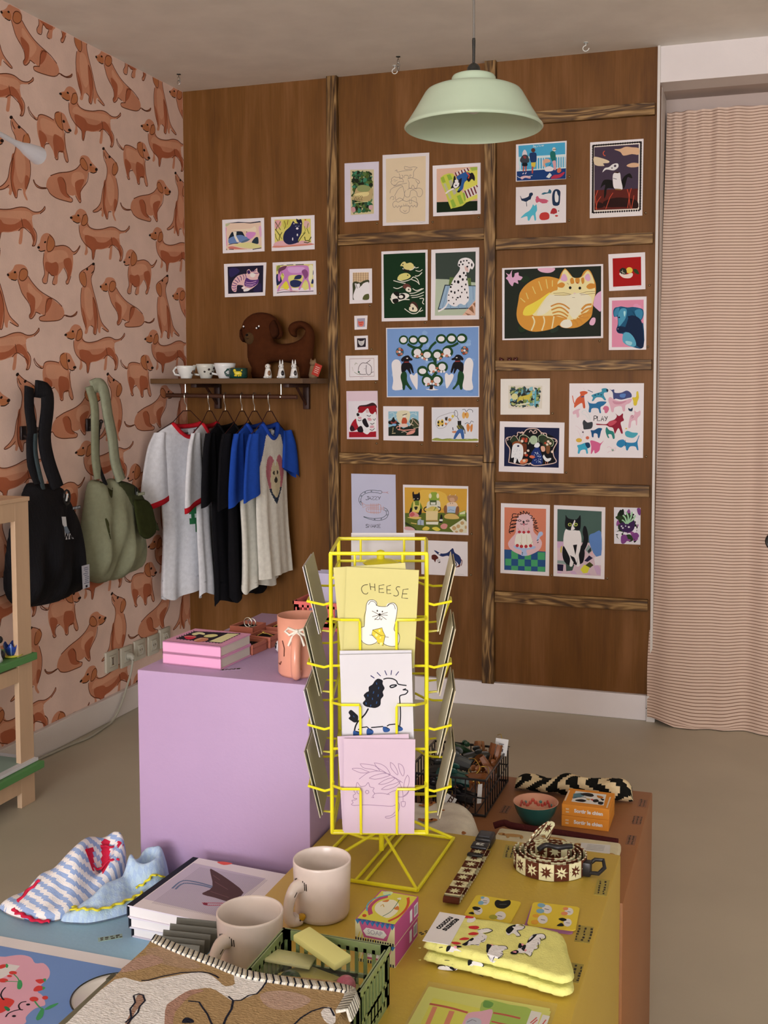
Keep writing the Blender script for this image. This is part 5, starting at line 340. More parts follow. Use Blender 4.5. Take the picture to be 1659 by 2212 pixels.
"sock":(190,105,None,[1,483,0,4,-380,210,207,1,-3,-358,-212,-39,0,483,0,4,-187,215,45,-25,-7,-51,-36,-10,0,484,0,4,-225,205,64,10,0,-26,-50,-11,0,484,0,5,-157,79,41,24,24,-10,-9,-29,-40,-9,0,484,0,5,-135,-7,26,30,33,-3,-15,-28,-34,-11,0,484,0,5,-170,-87,22,27,35,1,-11,-23,-37,-14,0,484,0,5,-206,-139,29,14,31,-7,-22,-23,-29,0,0,485,0,15,-130,-126,28,67,30,70,-21,45,50,37,40,-8,-12,-24,-39,-28,37,-23,2,-65,-21,-26,2,-35,-31,-3,-38,-24,-33,-3,2,486,6,5,-93,56,50,37,41,-14,-16,-30,-24,-18,2,486,5,4,-47,-1,27,-28,-15,-34,17,-3,0,486,0,6,-137,-143,18,40,21,55,14,-14,-17,-44,-7,-39,0,486,0,4,-178,-180,24,18,24,-4,-23,-19,2,486,5,2,-85,-127,48,22,0,485,0,10,86,84,7,73,51,52,36,-24,-2,-41,-27,-19,26,-38,-12,-23,-35,25,-21,-35,0,486,0,5,79,102,9,54,33,31,0,-61,-14,-54,2,486,5,6,144,201,39,-25,-14,-35,-23,-17,34,-45,-24,-18,0,485,0,10,32,-149,8,70,46,9,36,6,21,-24,-24,-26,13,-40,-21,-38,-33,-14,-34,15,0,486,0,8,7,-78,32,2,34,1,9,-37,-15,-23,-20,9,-20,-25,-8,21,0,487,0,3,28,-70,21,-6,-8,-11,0,486,0,4,23,-152,25,18,14,-26,-17,-15,0,488,0,3,59,-113,19,-1,-5,-26,2,486,5,5,77,-73,45,9,19,-25,-32,-13,12,-26,2,486,4,5,78,-206,27,56,26,3,-20,-45,23,24,2,486,4,2,44,-191,30,-20,0,485,0,15,235,-5,9,88,24,35,50,9,16,-29,-24,-25,8,-46,-16,-21,12,-26,-19,-15,-3,-66,-19,6,-23,5,-47,-20,5,63,0,486,0,5,237,46,15,49,25,17,-16,-57,-19,-41,0,486,0,7,196,-3,22,-8,29,3,13,-34,-19,-30,-20,15,-22,7,0,487,0,3,207,-2,19,-6,-7,-19,0,486,0,5,169,-116,24,32,21,-6,-6,-32,-28,-9,0,487,0,3,178,-108,20,14,5,-18,0,488,0,3,241,-53,15,-2,-7,-21,2,486,5,5,252,100,58,33,25,-35,-17,-31,-16,19,2,486,4,4,302,37,15,-48,-19,-23,-19,15,2,486,4,4,250,-90,38,-20,5,38,-21,5,2,486,4,2,211,-106,39,-1]),
"sockside":(190,40,None,[0,485,0,6,-238,70,36,6,15,-6,30,-22,-48,-16,-39,1,0,486,0,4,-242,71,22,10,-9,-34,-18,-16,0,487,0,3,-205,82,19,3,-9,-19,0,486,0,3,-189,47,35,-4,-21,-13,3,486,5,2,-287,50,20,9,2,486,5,6,-143,78,14,15,7,-16,14,19,12,-17,22,3,3,486,4,2,-256,-1,28,5,0,485,0,6,-284,-53,47,15,58,12,-10,-31,-50,-15,-52,-3,0,486,0,6,-244,-35,36,17,25,-9,-13,-33,-29,-10,-17,10,0,487,0,3,-209,-32,19,1,-9,-24,2,486,4,4,-297,-65,13,21,26,3,19,-24,0,485,0,5,-120,15,46,29,39,-22,-28,-39,-52,-2,0,486,0,4,-122,36,30,-1,-9,-41,-21,-2,2,486,5,5,-91,43,15,-15,21,24,20,-30,-27,-34,2,486,5,6,-142,-44,22,13,11,-14,21,4,21,-9,30,-11]),
"soaptop":(75,62,None,[1,489,0,4,-137,115,282,2,-5,-229,-281,-6,0,490,0,4,-115,113,64,7,-3,-30,-47,-3,0,491,0,8,-94,3,22,40,69,19,62,-25,32,-56,-24,-55,-67,6,-65,27,2,492,26,5,-72,-73,-43,42,-7,42,16,39,45,32,2,493,9,4,-118,-53,-35,50,19,54,81,47,2,494,18,5,81,-98,39,44,13,59,-15,52,-34,42,2,495,5,4,17,-71,28,41,0,50,-9,62,0,496,0,3,50,-3,13,27,28,-29,0,496,0,3,-73,36,38,23,3,-21,4,497,0,3,-108,-90,14,3,-5,-14,2,498,5,3,-54,-3,7,16,21,-16,0,491,0,3,13,77,24,12,9,-19,1,499,0,3,-141,-118,36,1,-2,-19,1,499,0,3,-105,-117,35,1,-2,-20,1,499,0,3,-70,-116,36,0,-2,-19,1,499,0,3,-34,-116,35,1,-2,-19,1,499,0,3,1,-115,35,1,-2,-19,1,499,0,3,36,-114,35,0,-2,-19,1,499,0,3,71,-114,35,1,-2,-19,1,499,0,3,106,-113,34,1,-2,-19]),
"soapfront":(75,40,None,[1,500,0,4,-145,60,293,7,2,-147,-295,-2,1,310,0,3,-145,19,63,-75,-63,-23,1,310,0,3,148,35,-35,-99,37,-13,1,501,0,3,-150,76,36,0,-18,-36,1,501,0,3,-114,76,35,0,-17,-35,1,501,0,3,-79,76,35,0,-17,-35,1,501,0,3,-44,76,34,0,-17,-35,1,501,0,3,-10,76,33,0,-16,-34,1,501,0,3,23,76,33,0,-16,-34,1,501,0,3,56,76,32,0,-16,-34,1,501,0,3,88,76,31,0,-15,-33,1,501,0,3,119,76,31,0,-15,-33,1,483,0,6,-85,-19,32,48,101,5,38,-27,-29,-37,-110,-11,2,502,8,8,-27,5,-7,4,-9,-7,2,-8,11,-5,1,-9,-9,-7,-8,3,2,502,8,7,-15,10,-8,-11,0,-18,9,-6,8,10,0,19,-9,6,3,502,8,3,-2,-26,9,37,9,-33,3,502,8,2,2,-13,11,3,2,502,8,7,20,-25,1,17,0,18,12,3,5,-7,-5,-11,-11,-4,1,47,0,4,-135,-83,285,9,0,-12,-285,-11]),
"bookcover":(170,176,None,[1,503,0,4,-326,-253,4,530,542,-22,-26,-528,0,504,0,4,-188,343,34,22,70,-2,-41,-40,2,505,13,4,-246,-76,2,111,102,16,134,-17,2,505,13,4,-222,-78,5,87,107,18,101,-10,0,506,0,10,-40,-60,11,96,-138,190,20,8,142,-70,194,-127,-25,-108,7,-28,-110,16,-67,4,3,507,6,2,-111,172,77,-43,3,507,6,2,-52,98,132,-62,3,507,6,2,-7,-23,145,-27,3,508,8,2,26,-169,144,53,3,508,8,2,69,-184,114,49,0,509,0,4,33,-161,25,1,11,-24,-26,1]),
"placemat":(1.58,-3.33,None,[0,510,0,19,-191,196,35,33,35,22,37,-2,32,-23,23,7,37,-24,23,-34,3,-33,11,-36,24,-12,35,-34,-7,-14,-8,-16,3,-35,16,-22,-19,-26,-62,-21,-135,66,1,511,0,6,-154,172,30,27,40,2,5,-26,-13,-50,-22,-3,0,248,0,5,-139,180,3,12,13,3,5,-12,-9,-13,0,248,0,5,5,150,5,8,13,4,10,-10,-6,-12,0,248,0,6,26,119,4,12,17,-1,8,-11,-10,-13,-12,-1,0,512,0,4,-129,198,11,-4,7,-12,-6,0,0,512,0,3,21,162,7,5,7,-15,0,512,0,3,44,129,10,-1,1,-12,4,248,0,3,-79,164,11,3,-5,-11,4,248,0,3,-77,147,7,2,-3,-7,4,248,0,3,-79,123,13,4,-6,-13,2,512,3,3,-73,159,27,-16,20,-20,2,512,3,3,-71,121,20,6,18,4,0,512,0,5,-38,132,5,7,19,-19,8,-19,-11,1,0,248,0,7,-36,34,18,19,26,-1,12,-12,4,-30,-7,-21,-17,1,0,513,0,5,7,17,7,3,16,-8,2,-9,-11,3,2,514,4,5,-50,96,3,-17,10,-19,18,-14,6,-1,2,514,4,5,48,55,-10,-6,2,-15,15,-14,9,0,2,514,4,4,42,-21,-4,14,5,14,13,13,4,514,0,3,61,45,5,2,-2,-6,4,514,0,3,60,-11,5,2,-2,-6,4,248,0,3,60,71,12,3,-5,-13,4,248,0,3,84,86,8,2,-3,-10,2,512,4,3,67,64,25,-17,19,-9,0,512,0,5,106,42,13,-8,14,-26,-2,-16,-12,9,0,512,0,5,116,39,3,20,14,17,1,-15,-7,-18]),
"rackback":(105,149,None,[]),
"blanket":(1.985,-3.5,None,[0,515,0,16,-249,194,83,-10,96,-17,61,-21,64,-4,88,11,77,7,42,-24,7,-43,2,-73,2,-85,-45,-60,-457,-147,-14,127,-6,181,-1,120,0,516,0,7,-243,154,39,21,65,-22,50,-29,-25,-16,-50,-1,-52,13,0,517,0,5,-249,50,4,61,29,25,37,-19,-28,-39,0,518,0,5,83,66,46,28,64,-13,-18,-45,-53,-10,0,519,0,22,-241,21,59,9,43,33,44,33,34,7,34,-17,24,-15,17,14,-24,38,38,-2,47,-10,-2,-48,-29,-36,-23,6,-48,21,-33,-20,-18,-40,5,-44,25,-36,60,-108,-241,-78,-14,127,0,520,0,9,-76,-51,-4,41,15,45,29,6,-18,-26,-1,-40,8,-42,68,-124,-11,-4,0,515,0,5,-40,110,27,12,19,-26,-5,-26,-26,16,0,521,0,9,-130,-112,-16,52,-15,41,10,6,15,-18,3,-38,12,-40,14,-38,-13,-4,0,519,0,5,231,42,7,24,20,-16,14,-33,-16,-5,3,522,4,11,-184,34,13,6,10,11,13,14,14,11,14,12,21,9,20,8,21,1,19,-6,10,-6,3,522,4,7,75,111,2,-23,-1,-24,-14,-11,-7,-21,-15,-6,-17,11,3,522,5,5,40,26,11,-29,4,-31,7,-28,17,-54,3,522,4,6,-49,-4,24,3,16,-15,22,-19,21,-24,29,-27,3,522,4,6,196,-13,4,26,11,27,18,20,15,2,18,-23,3,522,4,12,-131,-112,2,19,-19,26,-3,24,-17,21,6,9,12,-1,15,-17,1,-22,8,-20,0,-25,3,-24,0,522,0,4,-22,-77,-2,18,16,-1,8,-10]),
"zip":(2.22,-3.35,None,[1,523,0,4,-150,218,303,-15,-11,-228,-275,-88,1,524,0,4,-127,172,134,-9,-1,-182,-130,22,0,525,0,7,-7,203,62,-2,53,-5,4,-76,-25,-62,-59,21,-31,60,0,526,0,4,-6,200,22,-5,-3,-22,-17,1,2,527,8,3,-128,146,50,-1,46,-7,2,527,7,3,25,156,32,0,33,-3,2,527,6,3,29,121,28,-2,32,0,3,365,11,2,-112,138,5,-102,3,365,13,2,-69,133,4,-104,0,528,0,8,-30,137,27,17,23,14,6,-48,2,-74,-24,-28,-33,23,-4,60,0,529,0,7,-27,99,5,19,15,6,14,-10,3,-41,-15,-18,-13,16,3,530,2,3,-24,100,9,14,11,-4,1,531,0,4,108,192,25,-1,0,-78,-25,-1,1,531,0,4,137,184,17,-1,-1,-74,-19,1,3,532,3,2,116,142,10,27,3,532,3,2,120,136,9,24,3,532,3,2,142,136,6,30])}
DOGS={
"A":[0,0,0,47,-1560,2201,19,10,20,15,13,17,20,7,28,2,24,-4,16,-14,4,-16,-2,-13,26,-24,41,-28,50,-23,52,-12,44,-19,36,-14,15,-21,4,-17,44,-3,33,14,20,14,2,-7,-18,-16,-37,-8,-47,0,-46,-21,-54,-9,-61,-3,-30,6,1,11,32,9,-19,6,-25,5,-13,0,-9,-13,-22,-16,-16,1,-1,12,12,17,-5,34,-32,21,-24,27,-18,40,-8,16,-20,-8,-28,3,-15,8,0,1,0,7,-1414,2174,45,-28,51,-28,-28,-45,-26,-12,-6,53,-41,28,0,2,0,10,-1429,2131,34,-8,23,-14,1,-32,-10,-32,-22,-26,-10,5,9,24,-5,32,-16,20,0,2,0,6,-1284,2115,40,1,-15,-37,-27,-28,-13,-1,5,38,0,3,0,8,-1478,2212,13,17,29,7,17,-13,-6,-24,-25,-18,-23,1,-9,12,0,3,0,6,-1552,2193,22,17,32,3,8,-20,-21,-15,-28,1,2,4,3,9,-1478,2212,15,17,25,6,19,-12,-6,-24,-25,-18,-23,1,-8,12,6,20,2,4,3,6,-1417,2205,33,-29,49,-30,60,-20,61,-17,45,-24,2,4,3,12,-1491,2184,11,-26,19,-35,36,-31,18,-23,3,-26,-11,-15,4,-13,17,2,21,18,7,11,32,-7,2,4,3,5,-1300,2038,3,17,5,33,21,27,22,-1,2,4,3,14,-1300,2037,-35,-9,-9,-8,9,-11,47,0,80,8,37,13,21,16,44,-3,38,13,17,14,-8,-16,-38,-13,-46,1,2,5,3,3,-1535,2179,28,-2,10,6,4,5,0,3,-1555,2197,8,0,-8,-6,4,5,0,3,-1508,2213,8,1,-8,-6],
"B":[0,0,0,49,-1146,1960,28,12,19,21,29,14,38,-5,17,-19,4,-29,15,-22,39,-9,60,8,62,19,62,6,48,-7,38,4,27,13,19,18,0,-14,-36,-25,-49,-13,-11,-17,9,-38,21,-21,-1,-33,-17,-30,-16,3,12,39,-31,23,-37,5,-9,-42,-9,-29,-20,1,11,46,-10,8,-66,-16,-51,-9,-16,-44,-15,1,-3,39,-34,14,4,-26,-15,-17,-14,4,11,36,-28,27,-18,28,-4,34,11,20,-38,-5,-32,10,0,1,0,8,-1025,1925,68,-11,101,18,104,10,9,-36,-115,-9,-120,-10,-77,3,0,2,0,17,-1036,1885,78,-3,29,-17,71,8,63,32,41,-11,26,-29,15,-30,-17,-24,-25,44,-47,11,-78,-28,-71,-13,-16,-44,-14,3,-1,34,-46,22,0,3,0,7,-1052,1975,29,10,13,-19,-10,-23,-24,-14,-19,3,1,23,0,3,0,5,-1145,1951,36,19,37,-7,0,-20,-38,-10,2,4,4,8,-1052,1975,29,12,13,-21,-10,-23,-26,-14,-19,5,8,24,9,17,2,4,4,12,-1017,1940,21,-12,44,-4,65,10,62,18,52,5,48,-10,43,6,28,17,13,14,0,-15,-36,-24,2,4,4,8,-1084,1929,1,-34,17,-33,38,-25,43,-19,5,-39,13,-1,16,47,2,4,4,10,-834,1847,32,19,36,-11,37,-23,-1,-30,-11,-10,21,4,13,27,0,30,-21,21,2,4,3,2,-811,1904,9,-35,2,5,3,3,-1133,1939,32,-5,21,5,4,5,0,3,-1146,1953,11,1,-12,-7,4,5,0,3,-1089,1972,9,0,-9,-5],
"C":[0,0,0,35,-798,2899,15,-10,36,-19,36,-16,31,-18,6,-23,-18,-26,-6,-13,15,-33,9,-46,-12,-55,-18,-38,-11,-20,15,-27,-11,-3,-18,22,-7,23,-31,-10,-7,-34,-15,-4,-15,26,-11,-19,-15,4,4,23,-29,-4,-40,-13,-8,6,39,23,31,33,12,49,22,50,22,38,3,30,-11,39,-19,36,0,1,0,6,-756,2781,41,-40,3,-70,-28,-51,-30,30,-8,69,0,2,0,9,-804,2726,16,14,3,-57,-12,-61,19,-49,-6,-18,-15,15,-14,27,2,58,0,2,0,4,-712,2659,26,-7,-18,-50,-15,3,0,3,0,6,-714,2835,29,15,11,-31,-13,-26,-27,-13,-12,12,2,4,4,10,-793,2896,40,-24,47,-17,29,-21,3,-21,-18,-24,-24,-9,-11,12,6,30,9,17,2,4,4,12,-804,2882,4,-34,20,-25,9,-27,-12,-49,-32,-58,-18,-61,-31,-34,-39,-23,13,-4,35,11,29,20,2,4,4,7,-794,2722,-18,-73,4,-57,19,-38,15,-1,7,33,26,6,2,4,3,4,-693,2769,18,-56,-6,-60,-26,-52,2,5,4,3,-794,2878,5,-16,13,-12,4,5,0,3,-801,2895,11,2,-12,-10,4,5,0,3,-748,2865,10,2,-10,-9],
"D":[0,0,0,36,-680,1845,21,-21,38,-14,17,18,45,7,52,-5,17,10,7,25,29,12,42,-4,23,-25,23,-31,-1,-16,-24,-9,-27,6,8,-32,5,-45,10,-44,6,-22,-22,-2,-19,37,-35,-3,-2,-35,-23,-1,-16,33,-28,25,-23,6,-12,-25,3,-28,-19,-3,-17,44,-16,36,-4,43,4,18,-30,12,-27,21,0,1,0,6,-593,1813,80,5,69,-15,10,-38,-82,-13,-68,6,0,2,0,10,-498,1759,23,6,47,-12,11,-38,-19,-25,-33,0,-9,-31,-17,6,-5,37,-5,25,0,2,0,7,-606,1758,45,-12,10,-25,-26,-31,2,-24,-17,18,-15,37,0,3,0,7,-483,1862,29,13,21,-15,1,-32,5,-28,-23,0,-29,21,2,4,4,8,-454,1875,-29,-13,-4,-25,20,-28,34,-13,8,10,-9,29,-2,39,2,4,4,7,-680,1847,15,-23,44,-25,12,23,28,11,51,0,34,-6,2,4,3,4,-685,1842,15,-27,32,-14,16,-2,2,4,4,11,-409,1791,-7,-32,10,-44,17,-51,-13,-11,-20,21,-4,22,-39,-9,-5,-32,-14,-6,-11,10,2,4,4,6,-534,1712,-29,-9,-10,-25,9,-16,-17,-4,-11,14,2,5,3,3,-418,1800,21,-8,24,6,4,5,0,3,-373,1808,14,1,-14,-8,4,5,0,3,-419,1839,10,0,-11,-7],
"E":[0,0,0,41,-858,2785,-15,9,-34,16,-24,18,-34,2,-29,-11,-10,-22,9,-12,-39,-33,-57,-24,-65,-17,-63,-20,-36,-25,-14,-27,-5,-19,-43,-2,-34,13,-12,11,4,-13,25,-14,42,-1,26,5,26,-23,53,-10,63,-1,46,2,10,15,-37,5,-13,9,51,3,19,6,18,-17,19,-12,14,7,-4,16,1,28,35,40,21,37,11,30,34,2,30,9,0,1,0,5,-1063,2725,66,18,28,-23,-68,-57,-37,16,0,2,0,8,-1184,2681,36,12,27,-22,3,-44,32,-22,-37,-1,-36,16,-17,30,0,2,0,7,-1046,2684,48,25,29,-1,-31,-50,-1,-45,-19,-3,-18,31,0,3,0,6,-1002,2797,22,16,29,-17,11,-26,-22,-13,-29,15,0,3,0,5,-927,2784,39,4,28,-9,-19,-17,-34,-3,2,4,4,8,-994,2807,-9,-18,17,-22,33,-8,15,11,-9,24,-28,20,-19,-7,2,4,4,5,-1000,2781,-34,-29,-57,-24,-83,-21,-63,-24,2,4,4,8,-933,2751,-12,-44,-45,-42,-15,-25,5,-35,-11,-10,-19,13,-14,14,2,4,3,17,-1143,2689,22,-24,6,-40,29,-15,18,-8,-10,-15,-46,-2,-72,2,-48,14,-22,20,-43,-4,-38,9,-13,16,-3,-6,20,-20,34,-4,39,7,2,5,3,3,-918,2757,29,1,26,12,4,5,0,3,-866,2780,12,2,-12,-10,4,5,0,3,-913,2794,9,2,-9,-8],
"F":[0,0,0,45,-1344,2347,17,18,10,25,22,19,31,7,30,-10,17,-19,2,-19,29,0,45,6,37,-6,32,-13,24,8,29,27,3,-6,-18,-22,-24,-20,-17,-4,1,-34,-10,-40,-16,-40,-15,-26,-15,-2,-6,8,18,18,-9,27,-22,20,-28,-25,-19,-18,-6,-33,-18,-10,-17,4,9,25,-4,13,-30,5,-11,-11,-4,-22,-17,-13,-20,1,3,14,14,23,-8,42,2,37,9,25,-34,2,0,1,0,6,-1276,2320,71,25,73,3,17,-31,-74,-30,-71,-3,0,2,0,8,-1287,2282,44,-1,36,9,17,-20,-10,-39,-36,-6,-35,10,-21,14,0,2,0,7,-1148,2307,51,12,13,-44,-25,-52,-15,-12,2,38,-22,26,0,3,0,7,-1270,2391,23,16,28,-18,1,-27,-23,-24,-26,-6,-13,20,2,4,3,8,-1260,2403,-10,-23,-7,-33,10,-16,31,10,21,27,-8,26,-33,17,2,4,4,9,-1213,2361,63,13,46,-6,32,-16,34,15,21,22,-4,-12,-27,-28,-24,-10,2,4,3,9,-1298,2323,-8,-43,8,-37,-1,-22,-15,-22,7,-16,26,3,8,30,7,22,2,4,3,6,-1266,2238,21,-14,20,-1,-12,-23,-2,-15,19,-2,2,4,4,7,-1149,2269,22,-26,4,-21,-13,-18,5,-10,16,6,20,35,2,5,3,3,-1338,2330,19,-4,30,8,4,5,0,3,-1337,2342,10,1,-10,-7,4,5,0,3,-1288,2372,8,2,-9,-7],
"G":[0,0,0,39,-909,2317,13,-11,-1,-23,-19,-25,-10,-18,4,-31,13,-37,28,-55,19,-57,29,-39,46,-27,0,-9,-26,1,-31,22,-12,-12,-4,-21,-15,3,-8,20,-11,-27,-14,-6,-13,5,1,29,-24,7,-15,-9,-8,-24,-13,-9,-13,5,9,27,-18,27,-18,56,0,51,8,45,11,24,-14,10,-14,21,4,20,21,19,40,19,35,17,0,1,0,6,-987,2177,39,15,28,-43,8,-69,-31,-48,-38,44,0,2,0,8,-920,2149,25,-22,13,-57,-7,-47,-15,-52,-12,5,7,46,-8,58,0,2,0,5,-1010,2091,19,-22,18,-50,-6,-35,-12,23,0,3,0,7,-1023,2248,24,16,22,-12,6,-28,-11,-26,-19,4,-19,18,2,4,4,10,-914,2313,-50,-27,-44,-20,-20,-21,8,-31,28,-20,17,4,7,27,-9,33,-17,7,2,4,4,10,-896,2309,-9,-33,-23,-36,10,-45,28,-62,23,-62,24,-45,56,-35,-11,-7,-46,16,2,4,4,8,-915,2149,29,-56,4,-69,-12,-52,-14,-7,-12,11,3,23,-22,9,2,4,3,4,-1011,2187,-9,-57,9,-68,27,-66,2,5,4,3,-899,2297,-6,-18,-21,-15,4,5,0,3,-907,2312,12,2,-12,-9,4,5,0,3,-961,2281,8,1,-9,-8]}

PLUSH = [(0.332,1.639),(0.347,1.667),(0.382,1.69),(0.427,1.695),(0.472,1.685),(0.506,1.659),(0.522,1.62),(0.525,1.59),(0.505,1.575),(0.482,1.583),(0.488,1.567),(0.51,1.557),(0.538,1.556),(0.577,1.561),(0.611,1.576),(0.63,1.598),(0.633,1.613),(0.617,1.623),(0.597,1.617),(0.592,1.604),(0.595,1.591),(0.589,1.583),(0.566,1.592),(0.554,1.615),(0.559,1.638),(0.584,1.652),(0.617,1.654),(0.65,1.641),(0.672,1.613),(0.677,1.572),(0.67,1.522),(0.665,1.471),(0.656,1.405),(0.609,1.405),(0.604,1.451),(0.565,1.472),(0.504,1.477),(0.464,1.473),(0.453,1.452),(0.447,1.406),(0.378,1.406),(0.376,1.453),(0.359,1.484),(0.357,1.53),(0.356,1.559),(0.341,1.564),(0.33,1.588),(0.328,1.613)]
PLUSHPTS = [(0.361,1.627),(0.429,1.623),(0.38,1.589),(0.37,1.601),(0.366,1.587),(0.513,1.59),(0.477,1.657),(0.335,1.593),(0.352,1.569)]
OLIVE = [(-0.849,1.0),(-0.874,0.954),(-0.896,0.879),(-0.914,0.804),(-0.928,0.734),(-0.925,0.688),(-0.908,0.64),(-0.855,0.606),(-0.792,0.588),(-0.726,0.588),(-0.684,0.583),(-0.624,0.592),(-0.535,0.607),(-0.504,0.701),(-0.519,0.812),(-0.54,0.873),(-0.577,0.94),(-0.607,0.962),(-0.662,0.991),(-0.729,0.996),(-0.759,0.957),(-0.778,0.994)]
OLIVEIN = [(-0.818,0.999),(-0.759,0.957),(-0.729,0.992),(-0.79,0.881),(-0.832,0.812),(-0.84,0.758),(-0.847,0.841),(-0.832,0.932)]
OLIVETAG = [(-0.669,0.901),(-0.631,0.907),(-0.579,0.902),(-0.54,0.868),(-0.538,0.785),(-0.561,0.758),(-0.619,0.746),(-0.661,0.762),(-0.676,0.792)]
OLIVEPANEL = [(-0.713,0.986),(-0.612,0.965),(-0.569,0.915),(-0.52,0.783),(-0.556,0.782),(-0.674,0.902)]
ostrapL = [(-0.844,1.367),(-0.831,1.295),(-0.834,1.222),(-0.813,1.148),(-0.811,1.075),(-0.81,1.005)]
ostrapR = [(-0.829,1.363),(-0.797,1.372),(-0.774,1.344),(-0.753,1.256),(-0.723,1.162),(-0.71,1.068),(-0.692,0.991)]
BLACK = [(-1.237,1.022),(-1.181,1.021),(-1.168,1.016),(-1.072,1.007),(-1.044,0.979),(-1.01,0.936),(-0.968,0.865),(-0.942,0.763),(-0.919,0.651),(-0.921,0.61),(-0.94,0.595),(-1.037,0.573),(-1.115,0.57),(-1.23,0.58),(-1.314,0.6),(-1.368,0.66),(-1.357,0.78),(-1.321,0.898),(-1.268,0.975)]
BLTAG1 = [(-1.164,0.9),(-1.14,0.897),(-1.133,0.85),(-1.095,0.811),(-1.151,0.815)]
BLTAG2 = [(-1.045,0.702),(-0.997,0.702),(-0.998,0.615),(-1.041,0.615)]
bstrapL = [(-1.208,1.364),(-1.224,1.293),(-1.22,1.218),(-1.212,1.168),(-1.208,1.084),(-1.207,1.021)]
bstrapR = [(-1.175,1.359),(-1.135,1.346),(-1.134,1.291),(-1.155,1.186),(-1.144,1.101),(-1.121,1.001)]
SOCK = [(-0.662,0.242),(-0.554,0.235),(-0.45,0.24),(-0.341,0.236),(-0.243,0.246)]
TACKS={'leaf_year':(0.934,2.066),'animal_pile':(1.184,2.060),'dog_towel':(1.385,2.069),'bunny':(0.900,1.715),'ducks':(1.151,1.636),'dalmatian':(1.400,1.654),'face_cat':(0.906,1.526),'dog_nap':(0.925,1.381),'folk_dogs':(1.383,1.305),'cats_red':(0.929,1.116),'theatre':(1.135,1.115),'butterflies':(1.380,1.114),'seaside':(1.764,2.215),'dogs_six':(1.765,2.039),'rider':(2.071,2.054),'cat_ginger':(1.893,1.548),'lemon_red':(2.089,1.767),'dog_blue':(2.086,1.522),'leopard':(1.702,1.252),'ornate':(1.761,1.008),'play':(2.085,1.080),'cake_lady':(1.703,0.575),'tuxedo':(1.934,0.575),'plant_purple':(2.063,0.707),'bakers':(1.358,0.735),'two_dachshunds':(1.355,0.559),'horse_pink':(0.665,1.774)}
BATTENS=[(.713,.760,.104,2.7,1),(1.415,1.462,1.045,2.7,1),(1.411,1.463,.100,1.043,1),(.7615,1.414,1.976,2.023,0),(1.4635,2.102,1.929,1.974,0),(1.4635,2.103,2.433,2.481,0),(1.4635,2.103,1.429,1.471,0),(.7615,1.4125,1.026,1.074,0),(1.4635,2.101,.917,.965,0),(1.4645,2.100,.451,.498,0)]
# ================================================================ the room
H = 2.7
def struct(name, mb, m, parent=None, **k):
    o = mb.build(name, m, parent, **k)
    if not parent: o['kind'] = 'structure'
    return o
XR, YF = 7.4, -13.4
mb = MB(); mb.box((3.7, -6.5, -0.05), (7.6, 14.2, 0.1), (.53, .49, .375))
floor_m = mat('painted_floor', 0.42, 0.05, 90, var=0.07, vscale=2.2, spec=0.4); struct('floor', mb, floor_m)
mb = MB(); mb.box((3.7, -6.5, H + 0.05), (7.6, 14.2, 0.1), (.88, .86, .80))
ceil_m = mat('ceiling_plaster', 0.9, 0.3, 14, var=0.05, vscale=6, spec=0.1); struct('ceiling', mb, ceil_m)
# papered left wall: printed dogs repeat every 0.565 m across and 0.9 m up
WP = (.88, .67, .57)
mb = MB(); mb.box((-0.05, -6.5, H / 2), (0.1, 14.2, H), WP)
LATX, LATZ, DRIFT = 0.5655, 0.9, 0.0068
REF = {'A': (2, 0), 'B': (3, 1), 'C': (0, 0), 'D': (1, 0), 'E': (0, 0), 'F': (1, 1), 'G': (1, 1)}
def clipz(P, lo, hi):
    for s_, lim in ((1, lo), (-1, -hi)):
        out = []
        for i in range(len(P)):
            a, b = P[i - 1], P[i]; da, db = s_ * a[1] - lim, s_ * b[1] - lim
            if (da >= 0) != (db >= 0):
                t = da / (da - db); out.append((a[0] + (b[0] - a[0]) * t, a[1] + (b[1] - a[1]) * t))
            if db >= 0: out.append(b)
        P = out
        if len(P) < 3: return []
    return P
def clipy(P, hi):
    return [(b, a) for a, b in clipz([(b, a) for a, b in P], -9, hi)]
rng = random.Random(4)
for key, data in list(DOGS.items()) + [('B2', DOGS['B'])]:
    laid = []
    for li, (k, c, w_, P) in enumerate(shapes(data, .0008)):
        col = PX(c, 1.9)
        if k == 0: polys = [spline(P, True, 3)]
        elif k == 1: polys = [P]
        else: polys = ribbon(spline(P, False, 3) if k == 2 else P, max(.0035, w_))
        laid.append((li, col, polys))
    # a second standing row: same dog half a repeat lower
    off = (0.051, 0.448) if key == 'B2' else (0, 0)
    for i in range(-6, 4):
        for j in range(-3, 4):
            dy, dz = i * LATX + off[0], j * LATZ + i * DRIFT + off[1]
            for li, col, polys in laid:
                for P in polys:
                    Q = [(a + dy, b + dz) for a, b in P]
                    if max(q[0] for q in Q) < -3.6 or min(q[0] for q in Q) > 0 or max(q[1] for q in Q) < .1 or min(q[1] for q in Q) > H: continue
                    Q = clipy(clipz(Q, .1, H - .002), -.002)
                    if len(Q) < 3: continue
                    ar = sum(Q[n - 1][0] * Q[n][1] - Q[n][0] * Q[n - 1][1] for n in range(len(Q)))
                    if abs(ar) < 1e-9: continue
                    if ar < 0: Q = Q[::-1]
                    mb.poly([(li * 1.5e-5 + 2e-5, a, b) for a, b in Q], col)
wall_m = mat('printed_wallpaper', 0.85, 0.12, 120, var=0.06, vscale=9, spec=0.15); struct('wall_left', mb, wall_m)
